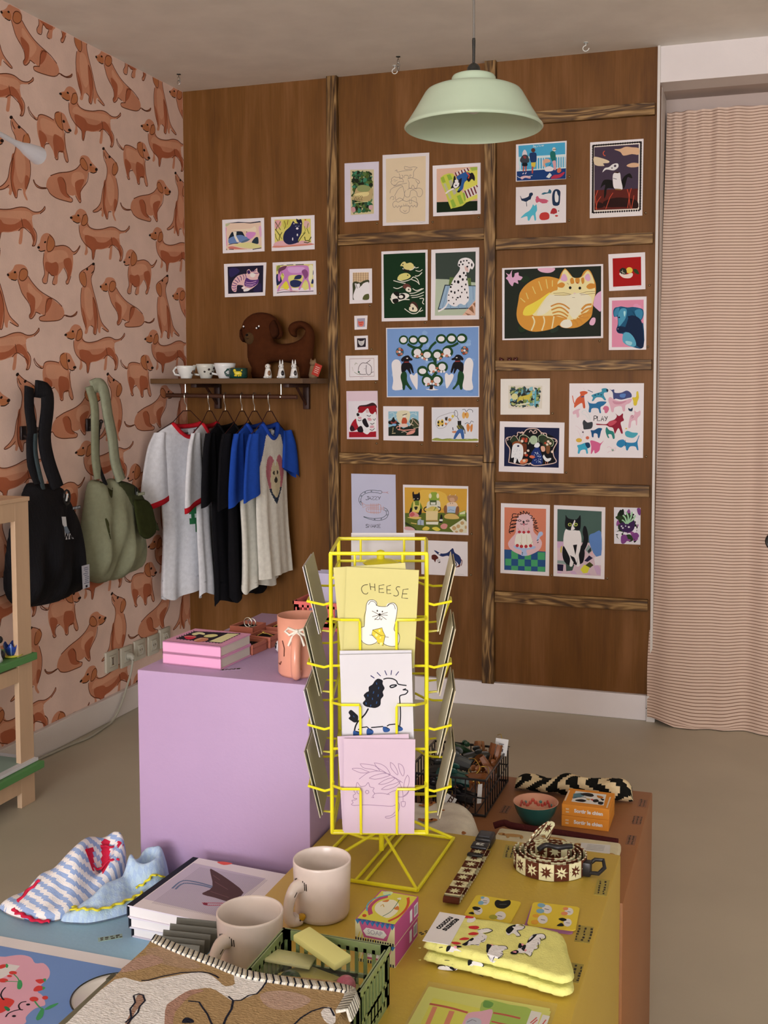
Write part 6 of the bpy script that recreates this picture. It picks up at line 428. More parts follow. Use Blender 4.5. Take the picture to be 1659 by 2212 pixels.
# back wall with stained plywood and the recess on the right
mb = MB(); mb.box((1.06, 0.05, (H + .1) / 2), (2.12, 0.1, H - .1), PX('6a4525')); struct('wall_back', mb, ply)
WP2 = (.74, .70, .68)
mb = MB(); mb.box((4.77, 0.07, 2.63), (5.3, 0.14, 0.14), WP2); struct('beam_over_recess', mb, painted)
mb = MB(); mb.box((2.1, 0.19, H / 2), (0.045, 0.24, H), PX('cdbab2')); struct('trim_jamb', mb, painted)
mb = MB(); mb.box((2.116, -0.002, H / 2), (0.010, 0.02, H), PX('d4c4bc')); struct('trim_corner', mb, painted)
mb = MB(); mb.box((4.77, 0.31, H / 2), (5.4, 0.06, H), (.5, .41, .36)); struct('wall_recess', mb, painted)
mb = MB(); mb.box((4.77, 0.21, 2.575), (5.3, 0.14, 0.03), (.5, .41, .36)); struct('trim_soffit', mb, painted)
mb = MB(); mb.box((XR + .05, -6.5, H / 2), (.1, 14.2, H), (.8, .78, .76)); struct('wall_right', mb, painted)
# front wall behind the camera: a wide shop window lets the daylight in
mb = MB()
for x0, x1, z0, z1 in ((-.1, 0, 0, H), (6.6, 7.5, 0, H), (0, 6.6, 0, .12), (0, 6.6, 2.6, H)):
    mb.box(((x0 + x1) / 2, YF - .08, (z0 + z1) / 2), (abs(x1 - x0), .1, z1 - z0), PX('d8c8c0'))
struct('wall_front', mb, painted)
# skirting boards
mb = MB(); mb.box((1.055, -0.012, 0.052), (2.09, 0.024, 0.104), (.86, .84, .86), bevel=.003)
mb.box((2.118, -0.016, .052), (.034, .034, .108), PX('ddcfca')); mb.box((2.105, -0.0335, .055), (.012, .002, .004), PX('8a7f78')); struct('baseboard_back', mb, painted)
mb = MB(); mb.box((0.010, -6.5, 0.05), (0.02, 13.6, 0.10), (.8, .76, .72), bevel=.003); struct('baseboard_left', mb, painted)
# pine battens over the plywood
def batten(n, x0, x1, z0, z1, m, d=.022):
    mb = MB(); mb.box(((x0 + x1) / 2, -d / 2, (z0 + z1) / 2), (x1 - x0, d, z1 - z0), PX('8a6238'), bevel=.0015); struct('trim_%d' % n, mb, m)
for n, (a, b, c, d, m_) in enumerate(BATTENS): batten(n + 1, a, b, c, d, grainV if m_ else grainH, .030 if m_ else .024)

# ================================================================ prints on the plywood
LAB = {
'horse_peach': 'small print of a pale peach horse over blue hills, top left of four',
'cat_navy': 'small print of a navy blue cat among yellow flowers, white border',
'cat_striped': 'small print of a pink striped cat curled on black, white border',
'horse_pink': 'small print of a pink horse grazing on yellow and blue, white border',
'leaf_year': 'tall narrow lilac print of dark green leaves with 2022 in the middle',
'animal_pile': 'beige print with thin grey line drawing of animals stacked up',
'dog_towel': 'print of a black and white dog in blue lying on a striped towel',
'bunny': 'small white print of rabbits under an orange checked cloth',
'face_red': 'tiny square print with an orange red face on grey',
'ducks': 'dark green print of yellow and brown ducklings swimming',
'dalmatian': 'print of a spotted dalmatian sitting on a blue mat',
'face_cat': 'tiny square print with a pale cat face on black',
'folk_dogs': 'large sky blue print of two black dogs beside a green ring tree',
'dog_nap': 'small white print with line drawing of a sleeping dog in a red frame',
'cats_red': 'narrow pink print of black and white cats heaped on red',
'theatre': 'white bordered print of figures in a green and blue garden',
'butterflies': 'print of a black cat in blue trousers netting orange butterflies',
'seaside': 'blue print of people and dogs at a white seaside railing',
'dogs_six': 'white print with six blue, pink and red dogs',
'rider': 'stamp edged purple print of a white caped rider on a dark horse',
'cat_ginger': 'large print of an orange striped cat lying among pink flowers',
'lemon_red': 'small square red print of a lemon and a white bowl',
'dog_blue': 'print of a blue dog head on pink ground',
'leopard': 'cream print of a yellow spotted cat in a blue leafy jungle',
'ornate': 'navy print of figures and trees inside a pale scrolled frame',
'play': 'square white print of many coloured dogs around the word PLAY',
'cake_lady': 'orange print of a curly haired creature holding a cherry cake over checks',
'tuxedo': 'print of a black and white cat sitting on a patchwork quilt',
'plant_purple': 'small print of purple and green plants without border, right of the patchwork cat',
'jazzy_snake': 'pale lilac print of a snake and trumpet lettered JAZZY SNAKE',
'bakers': 'yellow print of a black cat, a frog and a brown bear baking',
'two_dachshunds': 'white print of a long blue dog above a brown one, behind the yellow rack'}
for key, (x, z, quad, data) in ART.items():
    if quad is None: continue
    base = PX({'jazzy_snake': 'c3bbce', 'cats_red': 'dcc4cc', 'leaf_year': 'd2c2cc', 'animal_pile': 'dccccb', 'leopard': 'e4d6cc'}.get(key, 'e6d6d6'))
    mb = MB(); T = 0.0012
    Q = [(a / 1000, b / 1000) for a, b in quad]
    mb.poly([(a, -T, b) for a, b in Q[::-1]], base)
    mb.poly([(a, 0, b) for a, b in Q], base)
    for i in range(4):
        a, b = Q[i], Q[(i + 1) % 4]; mb.poly([(a[0], -T, a[1]), (b[0], -T, b[1]), (b[0], 0, b[1]), (a[0], 0, a[1])], base)
    draw(mb, data, .0004, lambda u, v, l: (u, -T - l, v))
    o = mb.build('art_print', paper, loc=(x, -0.0006, z)); tag(o, LAB[key], 'print', 'art prints on the plywood wall')
SHORT = {'leaf_year': 'green leaf print', 'animal_pile': 'beige stacked animals print', 'dog_towel': 'dog on towel print', 'bunny': 'rabbit print', 'ducks': 'dark green duckling print', 'dalmatian': 'dalmatian print', 'face_cat': 'tiny black cat face print', 'dog_nap': 'sleeping dog line print', 'folk_dogs': 'big blue two dogs print', 'cats_red': 'cats on red print', 'theatre': 'garden figures print', 'butterflies': 'butterfly catcher print', 'seaside': 'seaside railing print', 'dogs_six': 'six dogs print', 'rider': 'purple rider print', 'cat_ginger': 'orange cat print', 'lemon_red': 'red lemon print', 'dog_blue': 'blue dog head print', 'leopard': 'jungle spotted cat print', 'ornate': 'navy scrolled frame print', 'play': 'PLAY dogs print', 'cake_lady': 'cherry cake print', 'tuxedo': 'patchwork cat print', 'plant_purple': 'purple plants print', 'bakers': 'yellow baking animals print', 'two_dachshunds': 'long blue dog print', 'horse_pink': 'pink horse print'}
for key, (x, z) in TACKS.items():
    mb = MB(); A = Matrix.Rotation(R(90), 3, 'X')
    mb.lathe([(.0012, -.001), (.0042, -.0005), (.0045, .0006), (.0036, .0022), (.0014, .0031), (.0001, .0032)], PX('8a7458'), 12, axis=A)
    tag(mb.build('brass_tack', metal, loc=(x, -0.0012, z), smooth=True), 'small dull brass tack at the lower right of the ' + SHORT[key], 'tack', 'tacks beside the prints')
for i, x in enumerate((1.487, 1.521, 1.547)):
    mb = MB(); c = PX('4a1d18')
    mb.ball((0, 0, .008), (.010, .008, .008), c, 10, 6); mb.ball((.006 if i else -.004, -.004, .014), (.005, .005, .005), c, 8, 5)
    mb.ball((-.006, 0, .015), (.0025, .0025, .004), c, 6, 4)
    tag(mb.build('trinket', ceramic, loc=(x, -.013, 1.4665), smooth=True), ['tiny dark red trinket standing apart on the batten below the orange cat print', 'tiny dark red trinket, middle one on the batten below the orange cat print', 'tiny dark red trinket, right end of the row below the orange cat print'][i], 'ornament', 'dark trinkets on the batten')
# ---------------------------------------------------------------- pendant lamp
LX, LY, LZ = 1.8033, -1.7112, 2.0289
t = thing('pendant_lamp', 'mint green enamel pendant lamp hanging from the ceiling on a grey cord', 'lamp', (LX, LY, LZ))
mint = PX('b0b8a0', 1.15); mb = MB(); s = .001192
outer = [(147, -2), (150, 1), (149, 4), (145, 8), (138, 19), (126, 38), (113, 60), (106, 72), (101, 78), (92, 82), (70, 87), (52, 90), (48.5, 92), (48, 100), (47.5, 106), (45, 110), (40, 112), (20, 114), (13, 114)]
mb.lathe([(r * s, z * s) for r, z in outer], mint, 72)
mb.lathe([(r * s, z * s) for r, z in [(13, 112), (40, 108), (45, 100), (46, 90), (68, 84), (92, 79), (103, 72), (124, 38), (143, 8), (146, 2), (147, -2)]], mint, 72)
enamel = mat('mint_enamel', 0.25, var=0.02, spec=0.5); mb.build('lamp_shade', enamel, t, smooth=True)
mb = MB(); mb.lathe([(r * s, z * s) for r, z in [(0.1, 110), (18, 112), (17, 118), (14.5, 122), (14, 127), (11, 133), (5, 137), (3, 138), (3.2, 160), (3.8, 185), (3.2, 190), (.1, 190)]], PX('2a2825'), 24); mb.build('lamp_socket', plastic, t, smooth='auto')
mb = MB(); mb.tube([(0, 0, 186 * s), (0, 0, .45), (0, 0, H - LZ)], .0031, PX('7a6f68'), 8); mb.build('lamp_cord', plastic, t, smooth=True)
mb = MB(); mb.ball((0, 0, 52 * s), (20 * s, 20 * s, 22 * s), PX('c9c0b8'), 20, 12); mb.lathe([(13 * s, 70 * s), (14 * s, 100 * s)], PX('a8a098'), 16); mb.build('bulb', mat('bulb_glass', .3), t, smooth=True)
# ceiling hooks
for i, (x, y, l) in enumerate(((.126, -.255, 'small steel chain link hanging from the ceiling by the papered wall corner'), (1.097, -.198, 'short steel chain hanging from the ceiling left of the mint lamp, further one'), (1.043, -.081, 'open white screw hook in the ceiling close to the plywood, left of the lamp'), (1.848, -.139, 'open white screw hook in the ceiling above the rightmost plywood bay'))):
    mb = MB(); c = PX('8a8078') if i < 2 else PX('e0d8d0')
    mb.lathe([(.009, -.002), (.009, 0), (.0001, 0)], c, 12); mb.tube([(0, 0, 0), (0, 0, -.012)], .0016, c, 6)
    if i < 2:
        for q in range(3 if i else 2): mb.tube([(.006 * math.sin(a) * (1 if q % 2 else .3), .006 * math.sin(a) * (.3 if q % 2 else 1), -.02 - q * .014 + .009 * math.cos(a)) for a in [k * math.pi / 5 for k in range(10)]], .0014, c, 6, closed=True)
    else: mb.tube([(.012 * math.sin(R(a)), 0, -.022 + .011 * math.cos(R(a))) for a in range(0, -300, -30)], .0018, c, 6)
    tag(mb.build('ceiling_hook', metal if i < 2 else plastic, loc=(x, y, H)), l, 'hook', 'hooks in the ceiling')
# ---------------------------------------------------------------- wall shelf, rail, hangers
SZ = 1.399
shw = PX('5d3d1c'); t = thing('wall_shelf', 'dark stained wooden wall shelf in the corner above the shirts', 'shelf', (0, 0, 0))
mb = MB(); mb.box((.362, -.163, SZ - .011), (.716, .322, .022), shw, bevel=.002); mb.build('shelf_board', darkwood, t)
for x in (.165, .604):
    mb = MB(); c = PX('33180f'); mb.box((x, -.012, 1.32), (.028, .02, .112), c, bevel=.002); mb.box((x, -.13, 1.3685), (.028, .21, .016), c, bevel=.002)
    mb.tube([(x, -.02, 1.285), (x, -.12, 1.362)], .006, c, 6); mb.build('bracket', darkwood, t, smooth='auto')
t = thing('clothes_rail', 'dark wooden clothes rail hung under the wall shelf on two steel rods', 'rail', (0, 0, 0))
RY, RZ_ = -.2, 1.328
mb = MB(); mb.tube([(.012, RY, RZ_ - .002), (.64, RY, RZ_ - .008)], .0095, PX('4a2614'), 12); mb.build('rail', darkwood, t, smooth='auto')
for x in (.105, .566):
    mb = MB(); mb.tube([(x, RY, RZ_ - .012), (x, RY, SZ - .024)], .003, PX('cfc6be'), 8); mb.ball((x, RY - .01, RZ_ - .008), (.004, .002, .004), PX('d8d0c8'), 8, 5); mb.build('rail_rod', metal, t)
SHIRTS = [(.110, 'W', 'white', 'wire coat hanger at the left end of the rail, holding the leftmost shirt'), (.222, 'W2', '', 'wire coat hanger second from the left, holding the hidden white shirt with red trim'),
          (.300, 'K', '', 'wire coat hanger third from the left, holding the front black shirt'), (.380, 'K2', '', 'wire coat hanger fourth from the left, holding the rear black shirt'),
          (.440, 'B', '', 'wire coat hanger fifth from the left, holding the rear blue sleeved shirt'), (.511, 'B2', '', 'wire coat hanger at the right end of the rail, holding the heart shirt')]
SL = {'W': 'white shirt with red collar and cuffs and a green motif, leftmost on the rail', 'W2': 'white shirt with red collar mostly hidden behind the foremost shirt',
      'K': 'black short sleeved shirt hanging in the middle of the rail', 'K2': 'black shirt hanging behind the other black one, close to the blue sleeves',
      'B': 'white shirt with blue sleeves, its heart half covered by the shirt beside it', 'B2': 'white shirt with blue sleeves and a whole pink heart, right end of rail'}
def heart(u, v):  # unit heart test, u,v in -1..1
    if v > 0:
        return (abs(u) - .5) ** 2 / .27 + (v / .62) ** 2 < 1
    return v > -1 and abs(u) < 1.03 * (1 + v) ** .8
def shirt(x0, kind):
    t = thing('shirt', SL[kind], 'shirt', (x0, RY, 0), 'shirts on the rail', rz=R({'W': -17, 'W2': 5, 'K': 3, 'K2': 3}.get(kind, 0)))
    k = kind[0]; rg = random.Random(hash_(kind))
    body = {'W': PX('e0d6dc'), 'K': (.006, .006, .008), 'B': PX('ddd0c4')}[k]
    trim = {'W': PX('c01c28'), 'K': (.006, .006, .007), 'B': PX('1f3f96')}[k]
    sleeve = {'W': body, 'K': (.006, .006, .008), 'B': PX('1f449c')}[k]
    ph = [rg.uniform(0, 6.28) for _ in range(6)]; sc_ = {'W': 1, 'W2': .97, 'K': .97, 'K2': 1.0, 'B': .96, 'B2': .88}[kind]
    hem = {'W': .45, 'W2': .47, 'K': .44, 'K2': .46, 'B': .50, 'B2': .55}[kind]
    NZ, NT = (150, 180) if k == 'B' else (90, 110)
    prof = [(1.205, .082), (1.195, .11), (1.178, .152), (1.16, .18), (1.14, .185), (1.05, .176), (.95, .168), (.75, .166), (.55, .17), (hem, .176)]
    def half(z):
        for (z1, a1), (z2, a2) in zip(prof, prof[1:]):
            if z <= z1 and z >= z2: return a1 + (a2 - a1) * (z1 - z) / (z1 - z2 + 1e-9)
        return prof[0][1] if z > 1.2 else prof[-1][1]
    def surf(q, z, th):
        a = half(z) * sc_; f = (1.2 - z) / .75
        b_ = .017 + .015 * f
        rip = 1 + f * (.35 * math.sin(3 * th + ph[0] + 1.2 * f) + .28 * math.sin(7 * th + ph[1] - f) + .18 * math.sin(11 * th + ph[2]))
        y = a * math.cos(th) * (1 - .03 * f * math.sin(5 * th + ph[3])); x = b_ * math.sin(th) * rip
        dip = -.058 * max(0, math.sin(th)) ** 2 * max(0, 1 - (1.205 - z) / .05) - .012 * max(0, -math.sin(th)) * max(0, 1 - (1.205 - z) / .05)
        hz = z + dip + (.012 * math.sin(4 * th + ph[4]) * f if f > .9 else 0)
        return (x + .02 * f, y + .008 * f * math.sin(2 * z * 6 + ph[5]), hz)
    zs = [1.205 - (1.205 - hem) * (i / NZ) ** 1.15 for i in range(NZ + 1)]
    rows = [[surf(0, z, 2 * math.pi * j / NT) for j in range(NT)] for z in zs]
    def cf(i, j):
        z = zs[i]; th = 2 * math.pi * (j + .5) / NT; y = half(z) * sc_ * math.cos(th)
        if k == 'B':
            if z > .95 and abs(y) > .050 + (1.205 - z) * .48 and z > .93: return sleeve
            if math.sin(th) > 0:
                u, v = (y - .0) / .088, (z - .99) / .13
                if heart(u, v):
                    if (u / .5) ** 2 + ((v + .15) / .62) ** 2 < 1:
                        if (u / .16) ** 2 + ((v + .2) / .1) ** 2 < 1 or (abs(u) - .2) ** 2 / .006 + (v - .05) ** 2 / .006 < 1: return PX('3a302c')
                        return PX('cdb898')
                    return PX('2c3444') if v < -.45 else PX('b86a74')
        if k == 'W' and math.sin(th) > 0 and .72 < z < .90:
            u, v = (y - .03) / .075, (z - .81) / .09
            if (u ** 2 + v ** 2 < .75 + .25 * math.sin(9 * math.atan2(v, u))): return PX('2f6b42') if not (abs(v - .35 * u) < .08 and abs(u) < .45) else PX('cfd6cc')
        return body
    mb = MB(); mb.grid(rows, cf, cu=True); mb.build('shirt_body', cloth, t, smooth=True)
    mb = MB(); ring = [Vector(surf(0, 1.205, 2 * math.pi * j / 36)) for j in range(36)]
    mb.tube([p + Vector((0, 0, -.004)) for p in ring], .0105 if k != 'K' else .007, trim, 8, closed=True); mb.build('collar', cloth, t, smooth=True)
    # sleeves: one falls towards the camera, the far one folds forward
    for s_ in (-1, 1):
        mb = MB()
        if s_ < 0: path = [(.002, -.160, 1.168), (.004, -.178, 1.11), (.008, -.192, 1.02), (.010, -.20, .93), (.012, -.202, .87)]; W = Vector((.08, .99, 0)); hw = [.03, .046, .058, .066, .070] if k != 'W' else [.03, .05, .066, .077, .083]
        else: path = [(.014, .15, 1.172), (.030, .125, 1.11), (.040, .09, 1.04), (.046, .06, .97), (.050, .045, .915)] if k == 'W' else [(.012, .15, 1.168), (.026, .15, 1.11), (.034, .145, 1.05), (.038, .14, 1.0), (.04, .138, .955)]; W = Vector((.1, .99, -.05)); hw = [.03, .052, .064, .072, .076]
        path = [Vector(p) for p in path]; path = [path[0] + (p - path[0]) * sc_ for p in path]; W.normalize()
        R_ = []
        P2 = spline([tuple(p) for p in path], False, 4); H2 = [h[0] for h in spline([(h, 0) for h in hw], False, 4)]
        for i, (p, h_) in enumerate(zip(P2, H2)):
            p = Vector(p); tn = Vector(P2[min(i + 1, len(P2) - 1)]) - Vector(P2[max(i - 1, 0)]); N_ = tn.cross(W).normalized(); f = i / len(P2)
            tilt = tn.normalized() * (-.10 if s_ < 0 else -.12)
            R_.append([p + W * h_ * math.cos(a) * .95 + tilt * f * math.cos(a) * (h_ * 3.0) * (1 if s_ < 0 else -1) + N_ * .014 * math.sin(a) * (1 + .5 * math.sin(3 * a + ph[1])) for a in [2 * math.pi * q / 28 for q in range(28)]])
        n_ = len(R_)
        mb.grid(R_, sleeve, cu=True); sl = mb.build('sleeve', cloth, t, smooth=True)
        if k == 'W':
            mb = MB(); c0 = R_[-1]; ce = sum(c0, Vector()) / len(c0); dn = (ce - sum(R_[-2], Vector()) / 28).normalized()
            mb.grid([[ce + (p - ce) * 1.03 - dn * .004 for p in c0], [ce + (p - ce) * 1.035 + dn * .008 for p in c0], [ce + (p - ce) * 1.03 + dn * .02 for p in c0], [ce + (p - ce) * .9 + dn * .02 for p in c0]], trim, cu=True)
            mb.build('cuff', cloth, sl, smooth=True)
    if k != 'K' or kind == 'K':
        mb = MB(); mb.box((.004, .02 if kind != 'K' else -.02, 1.165 if kind != 'K' else 1.13), (.002, .03, .022), PX('d8d2d4') if k != 'K' else PX('4a4a50')); mb.build('neck_label', paper, t)
def hash_(s): return sum(ord(c) * (i + 3) * 17 for i, c in enumerate(s))
for x, kind, _, hl in SHIRTS:
    shirt(x, kind)
    t = thing('coat_hanger', hl, 'hanger', (x, RY, 0), 'coat hangers on the rail', rz=R({'W': -17, 'W2': 5, 'K': 3, 'K2': 3}.get(kind, 0)))
    mb = MB(); hk = [(0, .0135 * math.cos(R(a)), RZ_ - .004 + .0135 * math.sin(R(a))) for a in range(-20, 181, 20)] + [(0, -.012, RZ_ - .03), (0, 0, RZ_ - .045), (0, 0, 1.262)]
    mb.tube(hk, .002, PX('d8cec4'), 8); mb.build('hook', metal, t, smooth=True)
    mb = MB(); mb.tube([(0, -.185, 1.165), (0, -.08, 1.212), (0, -.022, 1.258), (0, .022, 1.258), (0, .08, 1.212), (0, .16, 1.165), (0, .0, 1.160), (0, -.185, 1.165)], .002, PX('3a1a16'), 6); mb.build('hanger_arm', plastic, t)
# ---------------------------------------------------------------- puffed shapes from an outline
def inside(p, poly):
    x, y = p; c = False; n = len(poly); j = n - 1
    for i in range(n):
        if (poly[i][1] > y) != (poly[j][1] > y) and x < (poly[j][0] - poly[i][0]) * (y - poly[i][1]) / (poly[j][1] - poly[i][1]) + poly[i][0]: c = not c
        j = i
    return c
def nearest(p, poly):
    best = (9e9, None); n = len(poly)
    for i in range(n):
        a, b = poly[i], poly[(i + 1) % n]; dx, dy = b[0] - a[0], b[1] - a[1]; l = dx * dx + dy * dy or 1e-12
        t = max(0, min(1, ((p[0] - a[0]) * dx + (p[1] - a[1]) * dy) / l)); q = (a[0] + dx * t, a[1] + dy * t)
        d = (q[0] - p[0]) ** 2 + (q[1] - p[1]) ** 2
        if d < best[0]: best = (d, q)
    return math.sqrt(best[0]), best[1]
def inflate(mb, outline, put, cell, T, wd, col, back=0.0, hf=None, sm=3):
    """put(u,v,h): fills the closed outline with a domed sheet; hf(u,v,d) may replace the dome height"""
    O = spline(outline, True, sm) if sm else outline
    x0, x1 = min(p[0] for p in O), max(p[0] for p in O); y0, y1 = min(p[1] for p in O), max(p[1] for p in O)
    nx, ny = int((x1 - x0) / cell) + 1, int((y1 - y0) / cell) + 1
    cells = {(i, j) for i in range(nx) for j in range(ny) if inside((x0 + (i + .5) * cell, y0 + (j + .5) * cell), O)}
    vid = {}; info = {}
    def vert(i, j):
        if (i, j) not in vid:
            p = (x0 + i * cell, y0 + j * cell); d, q = nearest(p, O)
            rim = not all((i - a, j - b) in cells for a in (0, 1) for b in (0, 1))
            vid[(i, j)] = len(info); info[vid[(i, j)]] = (q, 0.0) if rim else (p, d)
        return vid[(i, j)]
    quads = [(vert(i, j), vert(i + 1, j), vert(i + 1, j + 1), vert(i, j + 1)) for i, j in sorted(cells)]
    def h(p, d):
        t = min(d / wd, 1); b = T * math.sqrt(max(0, 1 - (1 - t) ** 2))
        return hf(p[0], p[1], b) if hf else b
    o = len(mb.v); mb.v += [tuple(put(p[0], p[1], h(p, d))) for p, d in info.values()]
    P = list(info.values())
    for q in quads:
        c = (sum(P[k][0][0] for k in q) / 4, sum(P[k][0][1] for k in q) / 4)
        mb.f.append(tuple(o + k for k in q)); mb.c.append(col(*c) if callable(col) else col)
    if back is not None:
        o = len(mb.v); mb.v += [tuple(put(p[0], p[1], -back * T * math.sqrt(max(0, 1 - (1 - min(d / wd, 1)) ** 2)))) for p, d in info.values()]
        for q in quads: mb.f.append(tuple(o + k for k in q[::-1])); mb.c.append(col(*[sum(P[k][0][z] for k in q) / 4 for z in (0, 1)]) if callable(col) else col)
# ---------------------------------------------------------------- things on the wall shelf
t = thing('plush_dog', 'brown flat plush dog cushion with curled tail standing on the wall shelf', 'plush toy', (0, 0, 0))
brown = PX('45210f', 1.1); zo = SZ + .001 - min(p[1] for p in PLUSH)
PL = [(a, b + zo) for a, b in PLUSH]
mb = MB(); inflate(mb, PL, lambda u, v, h: (u, -.09 - h, v), .0055, .035, .05, brown, back=1.0, sm=2); mb.build('plush_body', plush, t, smooth=True, weld=.0008)
mb = MB(); pp = [(a, b + zo) for a, b in PLUSHPTS]
mb.ball((.381, -.122, pp[2][1] - .008), (.024, .012, .027), PX('4f3620'), 16, 10); mb.build('muzzle', plush, t, smooth=True)
mb = MB(); mb.ball((.375, -.135, pp[2][1] + .006), (.006, .004, .005), PX('141010'), 10, 6); mb.tube([(.372, -.1345, pp[2][1] - .008), (.378, -.135, pp[2][1] - .011), (.384, -.1345, pp[2][1] - .008)], .0009, PX('1a1210'), 5); mb.build('nose', plush, t, smooth=True)
for i, (ex, sl) in enumerate(((.357, -1), (.425, 1))):
    mb = MB(); ez = pp[0][1] + .001; ey = -.119 if i == 0 else -.127
    A = Matrix.Rotation(R(-35 * sl if i else 40), 3, 'Y')
    mb.ball((ex, ey, ez), (.009, .003, .006), PX('1c1210'), 10, 6, rot=A)
    for d in (-1, 1): mb.ball(Vector((ex, ey - .0018, ez)) + A @ Vector((d * .007, 0, .001)), (.0042, .002, .0042), PX('e6dcd6'), 8, 5)
    mb.build('eye', plush, t, smooth=True)
for i, P in enumerate(([(.52, 1.60), (.50, 1.66), (.475, 1.64), (.478, 1.60), (.495, 1.578)], [(.335, 1.63), (.345, 1.60), (.357, 1.575), (.343, 1.565), (.330, 1.59)])):
    mb = MB(); inflate(mb, [(a, b + zo) for a, b in P], lambda u, v, h: (u, -.112 - h, v), .004, .018, .012, PX('3a1b0d'), back=.4); mb.build('ear', plush, t, smooth=True, weld=.0006)
def cup(name, x, y, hgt, r, label, bodycol, spots, hand, mug=False):
    t = thing(name, label, 'cup', (x, y, SZ + .0005), 'cups on the wall shelf')
    mb = MB(); pr = [(.001, 0), (r * .55, 0), (r * .58, .004), (r * .62, .01), (r * .8, hgt * .4), (r * .95, hgt * .8), (r, hgt), (r * .95, hgt), (r * .88, hgt * .75), (r * .72, hgt * .4), (r * .5, .012), (.001, .01)]
    if mug: pr = [(.001, 0), (r * .9, 0), (r, .006), (r, hgt), (r * .93, hgt), (r * .9, .01), (.001, .009)]
    mb.lathe(pr, bodycol, 32); mb.build('cup_body', ceramic, t, smooth=True)
    a = hand; d = Vector((math.cos(a), math.sin(a), 0))
    mb = MB(); mb.tube([d * (r * .8) + Vector((0, 0, hgt * .85)), d * (r * 1.2) + Vector((0, 0, hgt * .88)), d * (r * 1.5) + Vector((0, 0, hgt * .62)), d * (r * 1.3) + Vector((0, 0, hgt * .32)), d * (r * .68) + Vector((0, 0, hgt * .25))], .005, bodycol, 8); mb.build('handle', ceramic, t, smooth=True)
    mb = MB()
    for a, z, rr, c in spots:
        q = 1.0 if mug else (.62 + .38 * min(1, z / hgt))
        mb.ball((math.cos(a) * r * q, math.sin(a) * r * q, z), (.003, rr, rr), c, 10, 6, rot=rz3(a))
    if spots: mb.build('painted_face' if not mug else 'painted_cat', ceramic, t, smooth=True)
AF = R(-55)  # towards the camera
K_ = PX('2a1c18')
cup('cup', .150, -.27, .055, .042, 'white cup with brown spotted dog face, leftmost on the wall shelf', PX('e0d6d0'), [(AF + .9, .03, .011, PX('6b4a34')), (AF + .7, .026, .006, K_), (AF + 1.0, .035, .005, K_), (AF + 1.15, .022, .006, PX('8a6a50'))], R(180))
cup('cup', .222, -.225, .063, .044, 'cream cup with black dalmatian spots, second from left on the wall shelf', PX('cdc2b6'), [(AF + .2, .04, .006, K_), (AF + .5, .022, .006, K_), (AF + .85, .045, .006, K_), (AF + .7, .03, .004, K_), (AF - .3, .03, .005, K_)], R(200))
cup('cup', .318, -.235, .066, .047, 'white cup with orange and black dog face, beside the green mug on the shelf', PX('e2d8d4'), [(AF + .75, .042, .012, PX('c9853a')), (AF + .55, .034, .008, K_), (AF + .95, .03, .009, PX('b06a2c'))], R(175))
leo = [(AF + .1 - .08 * i, .020 + .004 * (i % 2), .0065, PX('d6b828')) for i in range(8)] + [(AF + .1, .012, .004, PX('d6b828')), (AF - .1, .011, .004, PX('d6b828')), (AF - .35, .012, .004, PX('d6b828')), (AF - .5, .012, .004, PX('d6b828')), (AF - .55, .033, .007, PX('d6b828')), (AF + .22, .034, .004, PX('d6b828'))]
cup('mug', .392, -.255, .044, .040, 'dark green mug with a yellow spotted cat, in front of the plush dog', PX('1c4038'), leo, R(190), mug=True)
def figurine(x, y, label, white, patch, cat, ears):
    t = thing('figurine', label, 'figurine', (x, y, SZ + .0005), 'animal figurines on the wall shelf')
    mb = MB(); mb.lathe([(.001, 0), (.016, 0), (.017, .008), (.013, .03), (.010, .042), (.0095, .046)], white, 18)
    mb.ball((.001, -.004, .05), (.011, .013, .011), white, 14, 8); mb.ball((.006, -.014, .005), (.007, .009, .005), white, 10, 6); mb.ball((-.008, -.014, .005), (.006, .009, .005), white, 10, 6)
    mb.build('body', ceramic, t, smooth=True)
    mb = MB()
    for s_ in (-1, 1):
        if ears: mb.lathe([(.004, 0), (.003, .012), (.0004, .02)], white, 8, c=(s_ * .006, 0, .058))
        else: mb.ball((s_ * .010, 0, .05), (.004, .006, .009), patch, 8, 6)
    mb.build('ears', ceramic, t, smooth=True)
    mb = MB(); mb.ball((.009, -.008, .02), (.007, .008, .013), patch, 10, 6); mb.ball((-.006, .006, .05), (.007, .008, .008), patch, 10, 6); mb.ball((.001, -.0165, .05), (.0025, .0025, .002), K_, 8, 5); mb.build('painted_patches', ceramic, t, smooth=True)
figurine(.536, -.265, 'white dog figurine with brown patch, left of the three on the wall shelf', PX('e2d6ce'), PX('8a5e40'), 0, False)
figurine(.599, -.268, 'white and black rabbit eared figurine, middle of the three on the wall shelf', PX('e2d8d4'), PX('1c1a1c'), 0, True)
figurine(.658, -.27, 'white figurine with pointed ears and small black spots, right of the three on the shelf', PX('e2d8d4'), PX('3a3230'), 0, True)
t = thing('tagged_toy', 'small brown cat toy with a red swing tag, right end of the shelf', 'toy', (.690, -.14, SZ))
mb = MB(); c = PX('84674c'); mb.lathe([(.001, 0), (.018, 0), (.02, .015), (.014, .045), (.012, .055)], c, 14); mb.ball((0, 0, .066), (.015, .014, .013), c, 12, 8)
for s_ in (-1, 1): mb.lathe([(.005, 0), (.0005, .012)], c, 8, c=(s_ * .009, 0, .074))
mb.build('body', plush, t, smooth=True)
mb = MB(); A = Matrix.Rotation(R(22), 3, 'Y'); mb.box((.028, -.026, .036), (.034, .0015, .052), PX('b0392c'), rot=A, bevel=.0007)
